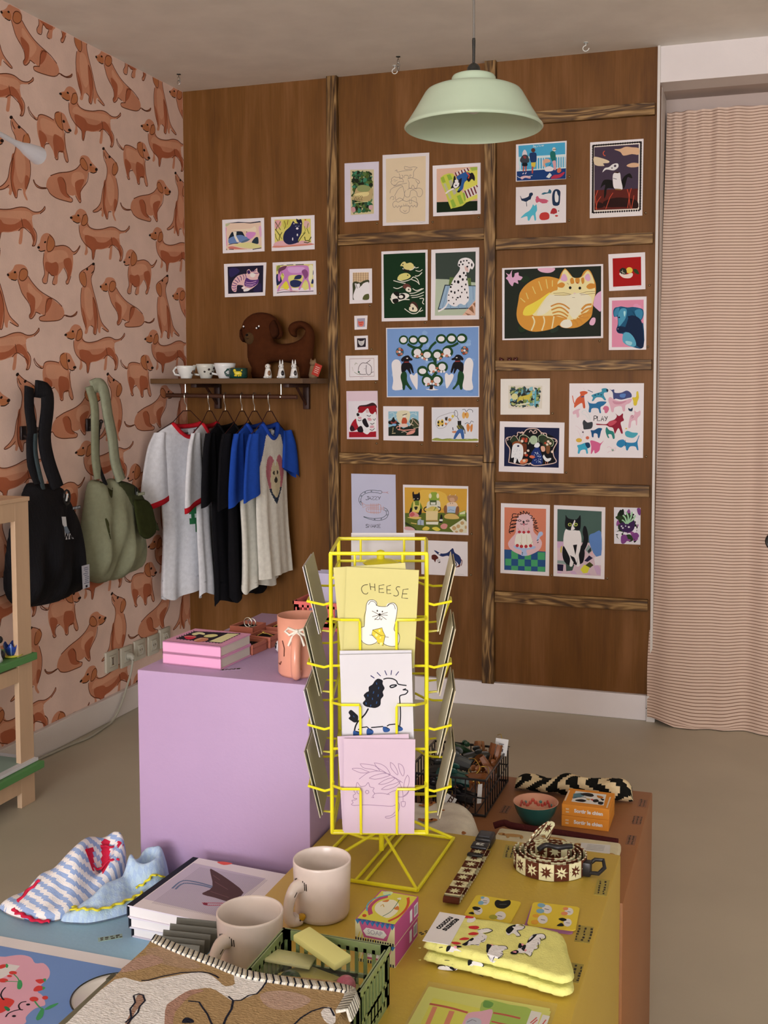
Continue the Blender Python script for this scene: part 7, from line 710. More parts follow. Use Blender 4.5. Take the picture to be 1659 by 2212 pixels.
for i in range(4): mb.box(Vector((.028, -.0269, .036)) + A @ Vector((0, 0, .012 - i * .008)), (.02, .0003, .0028), PX('d8b0a4'), rot=A)
mb.build('swing_tag', paper, t)
# ---------------------------------------------------------------- bags on the papered wall
def strap(mb, P, w, th, col, x0=.03, lift=None):
    P = spline([(x0 if lift is None else lift[i], *p) for i, p in enumerate(P)], False, 4); rows = []
    for i, p in enumerate(P):
        a, b = Vector(P[max(i - 1, 0)]), Vector(P[min(i + 1, len(P) - 1)]); tn = (b - a).normalized(); n = tn.cross(Vector((1, 0, 0))).normalized(); p = Vector(p); X = Vector((1, 0, 0))
        rows.append([p - n * w / 2 - X * th, p - n * w / 2 + X * th, p - n * w * .2 + X * th * 1.8, p + n * w * .2 + X * th * 1.8, p + n * w / 2 + X * th, p + n * w / 2 - X * th])
    mb.grid(rows, col, cu=True); mb.poly(rows[0], col); mb.poly(rows[-1][::-1], col)
def hook(y, z, label):
    mb = MB(); c = PX('241816'); mb.box((.006, y, z), (.010, .03, .05), c, bevel=.003)
    mb.tube([(.008, y, z - .01), (.035, y, z - .022), (.058, y, z - .012), (.064, y, z + .012)], .006, c, 8); mb.ball((.064, y, z + .014), .009, c, 10, 6)
    tag(mb.build('coat_hook', plastic, smooth='auto'), label, 'hook', 'coat hooks on the papered wall')
hook(-1.19, 1.20, 'dark double coat hook carrying the black bag'); hook(-.79, 1.215, 'dark coat hook carrying the olive green bag')
olive = PX('8e8a70'); olive2 = PX('403f22')
t = thing('shoulder_bag', 'olive green cloth shoulder bag with a dark green tag, hanging by the shirts', 'bag', (0, 0, 0), 'bags on the papered wall')
def ofold(u, v, b):
    f = max(0, min(1, (1.0 - v) / .35)); return b * (1 + .22 * math.sin(u * 42 + v * 8) * f + .12 * math.sin(u * 75 - v * 14) * f)
mb = MB(); inflate(mb, OLIVE, lambda u, v, h: (.045 + h, u, v), .011, .085, .17, olive, back=.35, hf=ofold); mb.build('bag_body', cloth, t, smooth=True, weld=.001)
mb = MB(); inflate(mb, OLIVEIN, lambda u, v, h: (.072 + (1.0 - v) * .26 + h, u, v), .008, .004, .02, olive2, back=.2); mb.build('bag_lining', cloth, t, smooth=True, weld=.001)
mb = MB(); inflate(mb, OLIVEPANEL, lambda u, v, h: (.082 + (1.0 - v) * .32 + h, u, v), .008, .006, .02, PX('3f4029'), back=.2); pn = mb.build('side_panel', cloth, t, smooth=True, weld=.001)
mb = MB(); inflate(mb, OLIVETAG, lambda u, v, h: (.118 + (.95 - v) * .20 + h, u, v), .007, .006, .02, PX('35371c'), back=.3); mb.build('leather_tag', plush, t, smooth=True, weld=.001)
mb = MB(); strap(mb, ostrapL, .045, .004, olive, lift=[.05, .062, .066, .05, .05, .06]); mb.build('strap', cloth, t, smooth=True)
mb = MB(); strap(mb, ostrapR, .055, .005, PX('96927a'), lift=[.052, .062, .07, .07, .07, .072, .085]); mb.build('strap', cloth, t, smooth=True)
mb = MB(); strap(mb, [(-.80, 1.215), (-.795, 1.15), (-.792, 1.06), (-.79, .98)], .022, .002, PX('1e1c1c'), lift=[.06, .05, .05, .08]); mb.build('inner_strap', cloth, t, smooth=True)
mb = MB(); mb.box((.13, -.655, .945), (.006, .012, .03), PX('1a1816'), bevel=.002); mb.box((.134, -.652, .935), (.004, .005, .014), PX('d8d2c8')); mb.build('zip_pull', metal, t)
mb = MB(); mb.box((.121, -.60, .928), (.0008, .05, .012), PX('8a8870'))
for i in range(4): mb.box((.1216, -.617 + i * .011, .928), (.0006, .006, .008), PX('c8c4ac'))
mb.build('brand_label', paper, t)
blk = (.009, .009, .011)
t = thing('shoulder_bag', 'black corduroy shoulder bag hanging on the wall, beside the wooden stand', 'bag', (0, 0, 0), 'bags on the papered wall')
cord = mat('black_corduroy', .85, .8, 90, var=.3, vscale=60, stretch=(1, 6, .3), spec=.2)
mb = MB(); inflate(mb, BLACK, lambda u, v, h: (.05 + h, u, v), .012, .085, .18, blk, back=.4, hf=ofold); mb.build('bag_body', cord, t, smooth=True, weld=.001)
mb = MB(); strap(mb, bstrapL, .045, .004, blk, lift=[.05, .06, .066, .055, .055, .08]); mb.build('strap', cord, t, smooth=True)
mb = MB(); strap(mb, bstrapR, .062, .005, blk, lift=[.052, .066, .07, .07, .075, .095]); mb.build('strap', cord, t, smooth=True)
mb = MB(); strap(mb, [(-1.205, 1.20), (-1.20, 1.12), (-1.195, 1.0)], .02, .002, PX('3a4244'), lift=[.07, .065, .09]); mb.build('inner_strap', cloth, t, smooth=True)
mb = MB(); mb.tube([(.13, -1.115 + .018 * math.cos(a), .965 + .026 * math.sin(a)) for a in [k * math.pi / 6 for k in range(12)]], .004, (.01, .01, .01), 6, closed=True); mb.box((.136, -1.122, .965), (.004, .005, .028), PX('e0dcd8'), rot=Matrix.Rotation(R(-20), 3, 'X')); mb.build('clip', plastic, t)
mb = MB(); X = .142
mb.poly([(X, a, b) for a, b in BLTAG1[::-1]], PX('d6ced0')); mb.poly([(X - .001, a, b) for a, b in BLTAG1], PX('d6ced0')); mb.poly([(X + .0004, a, b) for a, b in [(-1.158, .862), (-1.135, .862), (-1.118, .838), (-1.14, .83)]], PX('7a8290'))
addtext(mb, 'We', .036, plane((X + .0006, -1.131, .8225), (0, 1, 0), (0, 0, 1)), PX('1a181c'), bold=.0012, layer=0)
mb.build('paper_tag', paper, t)
mb = MB(); mb.poly([(X - .003, a, b) for a, b in BLTAG2[::-1]], PX('c4bcc4')); mb.poly([(X - .004, a, b) for a, b in BLTAG2], PX('c4bcc4'))
rg = random.Random(3)
for i in range(9):
    z = .692 - i * .0072; mb.box((X - .0026, -1.018 + rg.uniform(-.004, .004), z), (.0004, rg.uniform(.016, .034), .0026), PX('6a6a80'))
mb.box((X - .0026, -1.018, .622), (.0004, .012, .009), PX('2a2a34')); mb.build('care_label', paper, t)
mb = MB(); mb.box((X - .006, -1.066, .922), (.0008, .05, .012), (.02, .02, .022))
for i in range(5): mb.box((X - .0054, -1.085 + i * .0095, .922), (.0006, .0055, .008), PX('a8a4a8'))
mb.build('brand_label', paper, t)
# ---------------------------------------------------------------- sockets and cable
SN = ['white telephone socket plate, leftmost in the row of five on the papered wall', 'white power socket plate with the grey plug in it', 'white empty power socket plate, first to the right of the plugged one', 'white empty power socket plate, second to the right of the plugged one', 'white empty power socket plate, right end of the row near the corner']
for i, (y, z) in enumerate(SOCK):
    t = thing('wall_socket', SN[i], 'socket', (0, y, z), 'wall sockets above the left skirting'); c = PX('c6b8a6')
    z = 0; mb = MB(); mb.box((.006, 0, 0), (.012, .088, .086), c, bevel=.004); mb.build('cover_plate', plastic, t, smooth='auto')
    mb = MB(); mb.box((.0122, 0, 0), (.003, .05, .05), PX('a89886')); mb.box((.0132, 0, 0), (.003, .046, .046), c, bevel=.001)
    if i == 0: mb.box((.0151, -.003, 0), (.001, .006, .03), PX('4a3626')); mb.box((.0151, -.003, .014), (.001, .014, .004), PX('8a6a48')); mb.box((.0151, -.003, -.014), (.001, .012, .004), PX('8a6a48'))
    else:
        A = Matrix.Rotation(R(90), 3, 'Y'); mb.lathe([(.0195, .0150), (.0185, .0155), (.0165, .0150), (.0155, .0146), (.0001, .0146)], PX('d8cec2'), 24, axis=A)
        for d in (-1, 1): mb.lathe([(.003, .0152), (.0001, .0153)], PX('4a4038'), 10, c=(0, d * .0085, 0), axis=A)
        mb.lathe([(.0022, .015), (.002, .022), (.0001, .0225)], PX('b0a090'), 8, c=(0, 0, .010), axis=A)
    mb.build('socket_insert', plastic, t, smooth='auto')
t = thing('power_cable', 'grey white power cable with plug running from the socket to the floor', 'cable', (0, 0, 0)); c = PX('b0a494')
mb = MB(); mb.tube([(.0165, -.552, .237), (.03, -.552, .237), (.036, -.553, .233), (.04, -.556, .222)], [.017, .016, .012, .008], c, 12); mb.build('plug', plastic, t, smooth=True)
mb = MB(); pth = [(.04, -.557, .222), (.038, -.562, .195), (.034, -.566, .165), (.034, -.592, .125), (.036, -.63, .075), (.038, -.67, .035), (.040, -.72, .008), (.050, -.80, .0055), (.062, -.912, .0055), (.047, -1.004, .0055), (.038, -1.093, .0055), (.032, -1.182, .0055), (.03, -1.4, .0055), (.03, -2.0, .0055), (.03, -2.6, .0055)]
mb.tube(spline(pth, False, 5), .0048, c, 8); mb.build('cord', plastic, t, smooth=True)
# ---------------------------------------------------------------- pale wooden stand with green shelves at the left edge
bc = PX('cca484', 1.1); gr = PX('5a8a50', 1.05)
t = thing('display_stand', 'pale wooden display stand with green shelves standing at the left edge', 'stand', (0, 0, 0))
mb = MB(); mb.box((.256, -1.546, .5), (.018, .07, 1.0), bc, bevel=.002); mb.build('post', wood, t)
mb = MB(); mb.box((.256, -2.55, .5), (.018, .07, 1.0), bc, bevel=.002); mb.build('post', wood, t)
mb = MB(); mb.box((.256, -2.05, .968), (.018, .94, .062), bc, bevel=.002); mb.box((.17, -2.05, 1.004), (.20, 1.08, .014), bc, bevel=.002); mb.build('top_rail', wood, t)
for z in (.44, .075):
    mb = MB(); mb.box((.256, -2.05, z), (.018, .94, .05), bc, bevel=.002); mb.build('shelf_rail', wood, t)
for z, xe in ((.485, .278), (.125, .296)):
    mb = MB(); mb.box((.165 + (xe - .278) / 2, -2.05, z), (.226 + (xe - .278), 1.10, .024), gr, bevel=.003); mb.build('green_shelf', painted, t)
mb = MB(); mb.box((.07, -1.50, .39), (.022, .05, .74), PX('d6ccd4'), bevel=.003)
mb.build('rear_post', painted, t)
for z in (.36, .22):
    mb = MB(); mb.box((.07, -1.98, z), (.02, .92, .03), PX('d6ccd4'), bevel=.003); mb.build('rear_rung', painted, t)
mb = MB(); mb.box((.172, -1.80, .1375 + .006), (.215, .58, .010), PX('ddd2d4'), bevel=.001); mb.box((.172, -1.80, .1492), (.17, .52, .0004), PX('9aa89c'))
for i, (a, b, r_, c) in enumerate(((.15, -1.62, .03, '3c4a40'), (.2, -1.7, .045, '5a7a68'), (.13, -1.8, .035, 'cdbcb4'), (.19, -1.9, .04, '2e3430'))): mb.lathe([(r_, .1496 + i * .0002), (.0001, .1496 + i * .0002)], PX(c), 16, c=(a, b, 0))
tag(mb.build('framed_print', paper), 'white bordered print lying flat on the lower green shelf', 'print')
t = thing('figurine', 'black and white dog figurine on the upper green shelf at the left edge', 'figurine', (.232, -1.655, .4975))
mb = MB(); wc = PX('e2d8d8'); mb.lathe([(.001, 0), (.026, 0), (.028, .012), (.021, .04), (.016, .055)], wc, 18); mb.ball((0, -.004, .066), (.019, .021, .018), wc, 14, 8); mb.build('body', ceramic, t, smooth=True)
mb = MB(); bk = PX('15141a'); mb.ball((.012, .013, .07), (.011, .01, .012), bk, 10, 6); mb.ball((-.012, -.012, .07), (.008, .01, .012), bk, 10, 6); mb.ball((.018, .012, .02), (.012, .012, .017), bk, 10, 6); mb.build('painted_patches', ceramic, t, smooth=True)
t = thing('tulip_cup', 'small blue tulip shaped cup on a yellow rimmed saucer on the green shelf', 'cup', (.236, -1.575, .4975))
mb = MB(); rows = []
bl = PX('213f94')
for i, (r_, z) in enumerate([(.012, .005), (.016, .008), (.021, .018), (.024, .03), (.026, .04)]): rows.append([(r_ * math.cos(a), r_ * math.sin(a), z + (.007 * math.cos(6 * a) if i == 4 else .002 * math.cos(6 * a) * i / 4)) for a in [2 * math.pi * k / 48 for k in range(48)]])
for r_, z in [(.023, .04), (.018, .018), (.0005, .012)]: rows.append([(r_ * math.cos(a), r_ * math.sin(a), z + (.007 * math.cos(6 * a) if z == .04 else 0)) for a in [2 * math.pi * k / 48 for k in range(48)]])
mb.grid(rows, lambda i, j: PX('8fa6d0') if (j % 8 == 0 and i < 4) else bl, cu=True); mb.build('cup_body', ceramic, t, smooth=True)
mb = MB(); mb.lathe([(.001, 0), (.026, 0), (.034, .0045), (.034, .006), (.001, .0045)], PX('c8bc3c'), 28); mb.build('saucer', ceramic, t, smooth=True)
# white spotlight arm at the left edge
t = thing('arm_lamp', 'slim white arm lamp with flared head in front of the papered wall', 'lamp', (0, 0, 0))
a0 = Vector((.354, -1.545, 2.089)); d = Vector((.376 - .354, -1.747 + 1.545, .019))
P_ = [a0 - d * .03, a0 + d * .28, a0 + d * .42, a0 + d * .62, a0 + d * 1.0, a0 + d * 1.5, a0 + d * 2.2]
mb = MB(); mb.tube(P_[:5], [.029, .020, .013, .0085, .0075], PX('ddd2d8'), 16); mb.build('lamp_head', plastic, t, smooth='auto')
mb = MB(); mb.tube(spline([tuple(p) for p in P_[4:]] + [(.30, -2.15, 2.10), (.1, -2.25, 2.08), (.0, -2.28, 2.08)], False, 4), .0075, PX('ddd2d8'), 12); mb.build('lamp_arm', plastic, t, smooth=True)
mb = MB(); mb.lathe([(.03, 0), (.03, .012), (.0001, .014)], PX('ddd2d8'), 20, c=(0, -2.28, 2.08), axis=Matrix.Rotation(R(90), 3, 'Y')); mb.build('wall_plate', plastic, t, smooth='auto')
# ---------------------------------------------------------------- curtain in the recess
cm = bpy.data.materials.new('striped_curtain_cloth'); cm.use_nodes = True; nt = cm.node_tree; N = nt.nodes; L = nt.links
tc = N.new('ShaderNodeUVMap'); tc.uv_map = 'cloth'; sp = N.new('ShaderNodeSeparateXYZ'); L.new(tc.outputs[0], sp.inputs[0])
m1 = N.new('ShaderNodeMath'); m1.operation = 'MULTIPLY'; m1.inputs[1].default_value = 1 / .0123; L.new(sp.outputs[1], m1.inputs[0])
m2 = N.new('ShaderNodeMath'); m2.operation = 'FRACT'; L.new(m1.outputs[0], m2.inputs[0])
m3 = N.new('ShaderNodeMath'); m3.operation = 'LESS_THAN'; m3.inputs[1].default_value = .23; L.new(m2.outputs[0], m3.inputs[0])
nz = N.new('ShaderNodeTexNoise'); nz.inputs['Scale'].default_value = 300; mxx = N.new('ShaderNodeMix'); mxx.data_type = 'RGBA'
mxx.inputs['A'].default_value = (*PX('d6b4a2'), 1); mxx.inputs['B'].default_value = (*PX('815c4a'), 1); L.new(m3.outputs[0], mxx.inputs['Factor'])
L.new(mxx.outputs['Result'], N['Principled BSDF'].inputs['Base Color']); N['Principled BSDF'].inputs['Roughness'].default_value = .9; N['Principled BSDF'].inputs['Specular IOR Level'].default_value = .1
bp = N.new('ShaderNodeBump'); bp.inputs['Strength'].default_value = .15; bp.inputs['Distance'].default_value = .002; L.new(nz.outputs[0], bp.inputs['Height']); L.new(bp.outputs[0], N['Principled BSDF'].inputs['Normal'])
CX0, CX1, CZ1 = 2.128, 3.3, 2.495
nu, nv = 190, 90; rows = []; uv = []
for i in range(nv + 1):
    f = i / nv; z = CZ1 * (1 - f) + .004 * f; row = []
    for j in range(nu + 1):
        u = j / nu; lean = .215 - .285 * f
        fold = (.007 * math.sin(u * 41 + 1.0 + .8 * math.sin(f * 3)) + .004 * math.sin(u * 63 + 2 * f) + .016 * math.sin(u * 21 + 1.5 * f + .5)) * (.65 + .5 * f) + .008 * max(0, 1 - f * 5) * math.sin(u * 110 + 4 * math.sin(u * 9))
        dx = -.028 * f * math.exp(-u * 12) + .004 * math.sin(f * 26) * f * math.exp(-u * 25)
        hem = .012 * math.sin(u * 22 + 1) * f ** 8 + .018 * max(0, f - .93) / .07 * math.sin(u * 9 + 2.6)
        row.append((CX0 + (CX1 - CX0) * u + dx + .01 * math.sin(u * 41 + 2) * .3, lean + fold, max(.003, z + (hem if f > .8 else 0)))); uv.append((u, z + .0035 * math.sin(u * 23 + 1.2) + .004 * math.sin(u * 11 + 2 * f)))
    rows.append(row)
mb = MB(); mb.grid(rows, (.5, .5, .5)); 
t = thing('curtain', 'pink curtain with thin brown horizontal stripes hanging in the recess on the right', 'curtain', (0, 0, 0))
cu = mb.build('curtain_cloth', cm, t, smooth=True)
ul = cu.data.uv_layers.new(name='cloth')
for lp in cu.data.loops: ul.data[lp.index].uv = uv[lp.vertex_index]
mb = MB(); mb.tube([(2.14, .258, CZ1 - .012), (3.4, .258, CZ1 - .012)], .004, PX('8a7468'), 8); mb.build('curtain_rod', metal, t)
# black ring handle at the far right in front of the curtain
mb = MB(); mb.tube([(.03 * math.cos(a), .0, .03 * math.sin(a)) for a in [k * math.pi / 12 for k in range(24)]], .006, (.01, .01, .009), 8, closed=True); mb.tube([(0, 0, .03), (0, .03, .05), (0, .075, .055)], .004, (.01, .01, .009), 6)
tag(mb.build('curtain_ring', lacquer, loc=(2.583, .0, .755)), 'black ring at the right edge against the striped curtain', 'ring')

# ================================================================ plinths
def plinth(label, x0, x1, y0, y1, z, col, lip=None):
    mb = MB(); mb.box(((x0 + x1) / 2, (y0 + y1) / 2, z / 2), (x1 - x0, y1 - y0, z), col, bevel=.0025)
    o = mb.build('plinth', painted, smooth='auto'); return tag(o, label, 'plinth', 'painted display plinths')
ZY, ZB, ZN, ZL = .63, .548, .55, .892
YC = (.64, .46, .07); BC = (.35, .62, .82); NC = (.33, .14, .05); LC = (.42, .30, .485)
plinth('mustard yellow plinth in the front carrying the yellow card rack', 1.846, 2.3215, -3.95, -2.783, ZY, YC)
plinth('light blue plinth at front left carrying the cloths and books', 1.391, 1.843, -3.95, -2.905, ZB, BC)
plinth('brown plinth behind the yellow one carrying bowl and wire basket', 1.852, 2.326, -2.779, -2.285, ZN, NC)
plinth('tall lilac plinth carrying the pink books and pink mug', 1.529, 1.842, -2.900, -2.42, ZL, LC)
def price_tape(x, y, z, l, w_, rz, label, col, n=2, seed=1, dark='2c2418'):
    rg = random.Random(seed); mb = MB(); mb.box((0, 0, .0003), (w_, l, .0005), col)
    for k in range(n):
        yy = -l * .42
        while yy < l * .4:
            s_ = rg.uniform(.003, .007); xx = (k - (n - 1) / 2) * w_ * .42
            mb.box((xx + rg.uniform(-.0006, .0006), yy + s_ / 2, .0007), (rg.uniform(.0016, .0032), s_ * .8, .0003), PX(dark)); yy += s_ + rg.uniform(.001, .003)
    o = mb.build('price_tape', tape, loc=(x, y, z)); o.rotation_euler = (0, 0, rz); tag(o, label, 'label', 'handwritten price tapes on the plinths')
yt = PX('96803a', 1.25); nt_ = PX('7d4f38', 1.2)
price_tape(2.153, -2.826, ZY, .05, .018, R(6), 'handwritten price tape on the yellow plinth between dog collar and coiled leash', yt, 2, 1)
price_tape(2.309, -2.905, ZY, .052, .018, R(2), 'handwritten price tape at the right edge of the yellow plinth, nearest the coiled leash', yt, 2, 2)
price_tape(2.305, -3.05, ZY, .045, .020, R(1), 'handwritten price tape at the right edge of the yellow plinth beside the face cards', yt, 3, 3)
price_tape(2.3075, -3.15, ZY, .045, .018, R(0), 'handwritten price tape at the right edge of the yellow plinth beside the sock toes', yt, 3, 4)
price_tape(2.105, -3.105, ZY, .04, .012, R(-40), 'handwritten price tape beside the soap boxes on the yellow plinth', YC, 2, 5)
price_tape(2.064, -2.462, ZN, .04, .016, R(0), 'handwritten price tape between the teal bowl and the wire basket', nt_, 2, 6)
price_tape(2.313, -2.35, ZN, .04, .016, R(0), 'handwritten price tape on the brown plinth in its far right corner', nt_, 2, 7)
price_tape(2.312, -2.438, ZN, .042, .016, R(0), 'handwritten price tape on the brown plinth right of the orange boxes', nt_, 3, 8)
price_tape(2.311, -2.533, ZN, .042, .016, R(0), 'handwritten price tape on the brown plinth beside the dog pouch', nt_, 2, 9)
price_tape(1.612, -3.118, ZB, .035, .012, R(-52), 'handwritten price tape on the blue plinth beside the book stack', PX('86988e', 1.3), 2, 10)
price_tape(1.679, -2.853, ZL, .035, .010, R(-55), 'handwritten price marks on the lilac plinth in front of the pink books', LC, 2, 11)
# ================================================================ yellow card rack
RX, RYY, RA_ = 1.966, -2.907, R(17.2)
t = thing('card_rack', 'yellow wire card rack with greeting cards on all sides, standing on the mustard plinth', 'card rack', (RX, RYY, ZY), rz=RA_)
yw = PX('dcc01c', 1.25); w1, w2, w3 = .0030, .0024, .0020
hx, hy = .0705, .0775; Z0, Z1 = .072, .492
mb = MB()  # basket: four uprights, rings
for x, y in ((-hx, -hy), (hx, -hy), (hx, hy), (-hx, hy)): mb.tube([(x, y, Z0), (x, y, Z1)], w1, yw, 8)
for z in (Z0, Z1 - .036, Z1): mb.tube([(-hx, -hy, z), (hx, -hy, z), (hx, hy, z), (-hx, hy, z), (-hx, -hy, z)], w2 * (1.15 if z != Z1 - .036 else .9), yw, 8)
for s_ in (-1, 1):
    mb.tube([(s_ * .035, -hy, Z1 - .036), (s_ * .035, -hy, Z1)], w3, yw, 6); mb.tube([(s_ * .035, hy, Z1 - .036), (s_ * .035, hy, Z1)], w3, yw, 6)
mb.build('rack_frame', lacquer, t, smooth='auto')
mb = MB(); mb.tube([(0, 0, .012), (0, 0, Z1 - .012)], .0042, yw, 10); mb.lathe([(.001, Z1 - .03), (.024, Z1 - .03), (.028, Z1 - .026), (.02, Z1 - .022), (.006, Z1 - .020), (.006, Z1 - .008), (.001, Z1 - .006)], yw, 24); mb.build('centre_post', lacquer, t, smooth='auto')
mb = MB(); I_ = Matrix.Rotation(-RA_, 3, 'Z')
def wl(p): return I_ @ Vector((p[0] - RX, p[1] - RYY, p[2]))
Fp, Rp, Bp, Lp = (2.055, -3.004, .004), (2.057, -2.812, .004), (1.886, -2.811, .004), (1.882, -3.004, .004)
mb.tube([wl(p) for p in (Fp, Rp, Bp, Lp, Fp)], w1, yw, 8); C0 = (RX, RYY, .045)
for p in (Fp, Lp): mb.tube([wl(C0), wl(p)], w2, yw, 8)
for p, q in ((Rp, (1.985, -2.822, .03)), (Bp, (1.905, -2.90, .03))): mb.tube([wl((RX, RYY, .03)), wl(((RX + q[0]) / 2, (RYY + q[1]) / 2, .026)), wl(q), wl(p)], w2, yw, 8)
for d in (-.007, .007): mb.tube([wl((1.965 + d, -3.004, .004)), wl((1.968 + d, -2.812, .004))], w2, yw, 8)
mb.build('rack_base', lacquer, t, smooth='auto')
def pocket(side, z, wd, dep0, dep1, h_):
    """side: 0 front, 1 right, 2 back, 3 left; a wire pocket holding cards that lean outwards"""
    A = Matrix.Rotation(R(90 * side), 3, 'Z'); o = hy if side in (0, 2) else hx; hw = (hx if side in (0, 2) else hy) - .002
    def P(u, dd, zz): return A @ Vector((u, -(o + dd), zz))
    mb = MB(); zt = z + h_
    for s_ in (-1, 1):
        mb.tube([P(s_ * hw, 0, zt), P(s_ * hw, dep1 * .3, zt - .003), P(s_ * wd / 2, dep1, zt), P(s_ * wd * .26, dep1, zt), P(s_ * wd * .25, dep1 - .001, zt - .004), P(s_ * wd * .25, dep0 + .004, z - .001), P(s_ * wd * .25, 0, z - .003)], w3, yw, 6)
    mb.tube([P(-hw, 0, z - .003), P(hw, 0, z - .003)], w3, yw, 6)
    mb.build('wire_pocket', lacquer, t, smooth='auto')
CARDS = []
def card(side, z, wd, hgt, dep0, tilt, col, label, data=None, key=None, roll=0.0, thick=.0012, shift=0.0):
    A = Matrix.Rotation(R(90 * side), 3, 'Z'); o = hy if side in (0, 2) else hx
    Rz = Matrix.Rotation(RA_, 3, 'Z'); tl = Matrix.Rotation(tilt, 3, 'X') ; rl = Matrix.Rotation(roll, 3, 'Y')
    mb = MB(); mb.box((0, 0, hgt / 2), (wd, thick, hgt), col)
    if data: draw(mb, ART[data][3], .00025, lambda u, v, l: (u * wd / (ART[data][0] / 1000), -thick / 2 - l, hgt / 2 + v * hgt / (ART[data][1] / 1000)))
    ob = mb.build('greeting_card', paper)
    p = Rz @ (A @ Vector((shift, -(o + dep0), z))) + Vector((RX, RYY, ZY))
    M = (Rz @ A @ tl @ rl).to_4x4(); M.translation = p; ob.matrix_world = M
    tag(ob, label, 'card', 'greeting cards in the yellow rack'); return ob
cw = PX('e6d8dc', .8)
TL = R(7)
for z, dk, col, lab, lab2, rl in ((.078, 'pinkcat', PX('dcbccb', .85), 'pink greeting card with line drawing of a cat under leaves, lowest in rack front', 'pink blank edged card just behind the line drawn cat card', .012), (.203, 'poodle', PX('e4d8dc', .8), 'white greeting card with a black outlined poodle in blue shoes, middle of the rack front', 'white card behind the poodle card, its edge showing', -.025), (.328, 'cheese', PX('dccb88', .85), 'yellow greeting card lettered CHEESE with a white mouse, top of the rack front', 'yellow card behind the CHEESE card, its upper corner showing', .05)):
    pocket(0, z, .106, .012, .030, .072); a = card(0, z, .104, .149, .015, TL, col, lab, dk, roll=rl)
    card(0, z + .004, .104, .149, .0125, TL * .9, col, lab2, roll=-rl * .8 - .03, shift=-.002)
gcol = PX('b8ab94')
lv = ['lowest', 'second from the bottom', 'third from the bottom', 'topmost']
for i in range(4):
    z = .088 + i * .0935
    pocket(3, z, .128, .014, .036, .05); card(3, z, .125, .104, .0195, R(13), cw if i % 2 else gcol, 'outer grey backed card on the left side of the yellow rack, ' + lv[i], shift=0)
    card(3, z + .003, .125, .104, .0165, R(12.5), gcol, 'inner grey backed card on the left side of the yellow rack, ' + lv[i], shift=-.004 if i != 3 else .004)
    pocket(1, z, .128, .014, .036, .05); card(1, z, .125, .104, .0195, R(13), PX('cdb89c'), 'outer beige backed card on the right side of the yellow rack, ' + lv[i])
    card(1, z + .003, .125, .104, .0165, R(12.5), PX('d8c8b0'), 'inner beige backed card on the right side of the yellow rack, ' + lv[i], shift=.004)
    pocket(2, z, .106, .010, .026, .05); card(2, z, .104, .149 if i < 3 else .13, .013, R(8), PX('cfc2c4'), 'pale card on the hidden back side of the yellow rack, ' + lv[i])
# ================================================================ mugs with bird handles
def bird_mug(x, y, z, r, h_, rz, label):
    t = thing('mug', label, 'mug', (x, y, z), 'cream bird handle mugs', rz=rz); c = (.78, .70, .64)
    mb = MB(); mb.lathe([(.0005, 0), (r * .82, 0), (r * .9, .002), (r * .95, .008), (r * .97, h_ * .5), (r, h_ - .003), (r * .995, h_), (r * .965, h_ + .0006), (r * .93, h_ - .002), (r * .91, h_ * .5), (r * .86, .009), (.0005, .006)], c, 48); mb.build('mug_body', ceramic, t, smooth=True)
    mb = MB(); mb.tube(spline([(-r * .88, 0, h_ * .66), (-r * 1.18, 0, h_ * .66), (-r * 1.42, 0, h_ * .48), (-r * 1.48, 0, h_ * .26), (-r * 1.36, 0, h_ * .12), (-r * 1.17, 0, h_ * .10), (-r * 1.02, 0, h_ * .13)], False, 4), [.010, .0098, .0094, .009, .0085, .0082, .008, .0078, .0076, .0074, .0072, .0072, .0072, .0074, .0076, .0078, .008, .0083, .0086, .009, .0095, .010, .0105, .0095, .006], c, 12); hd = mb.build('bird_handle', ceramic, t, smooth=True)
    mb = MB(); mb.lathe([(.0055, 0), (.004, .005), (.0005, .010)], PX('cf9a28'), 10, c=(-r * 1.05, -.007, h_ * .16), axis=Matrix.Rotation(R(60), 3, 'X')); mb.build('beak', ceramic, hd, smooth=True)
    mb = MB(); k_ = PX('2c2420')
    for s_ in (-1, 1):
        mb.ball((-r * 1.14, s_ * .0092, h_ * .13), (.0016, .0012, .0016), k_, 8, 5)
        mb.tube([(-r * 1.40, s_ * .0066, h_ * .50), (-r * 1.485, s_ * .0062, h_ * .36)], .0008, k_, 5); mb.tube([(-r * 1.25, s_ * .0076, h_ * .63), (-r * 1.36, s_ * .0074, h_ * .56)], .0008, k_, 5)
        for q in range(3):
            a = math.pi + s_ * (.16 + q * .07); mb.tube([(r * .985 * math.cos(a), r * .985 * math.sin(a), h_ * (.78 - .02 * q)), (r * .985 * math.cos(a + s_ * .02), r * .985 * math.sin(a + s_ * .02), h_ * .62)], .0007, k_, 5)
    mb.build('painted_strokes', ceramic, t)
bird_mug(1.9475, -3.105, ZY, .0405, .080, R(62), 'cream mug with bird handle and yellow beak, the rear one nearest the card rack')
bird_mug(1.910, -3.255, ZY, .0425, .070, R(70), 'cream mug with a striped bird handle, in front, half hidden by the knitted blanket')
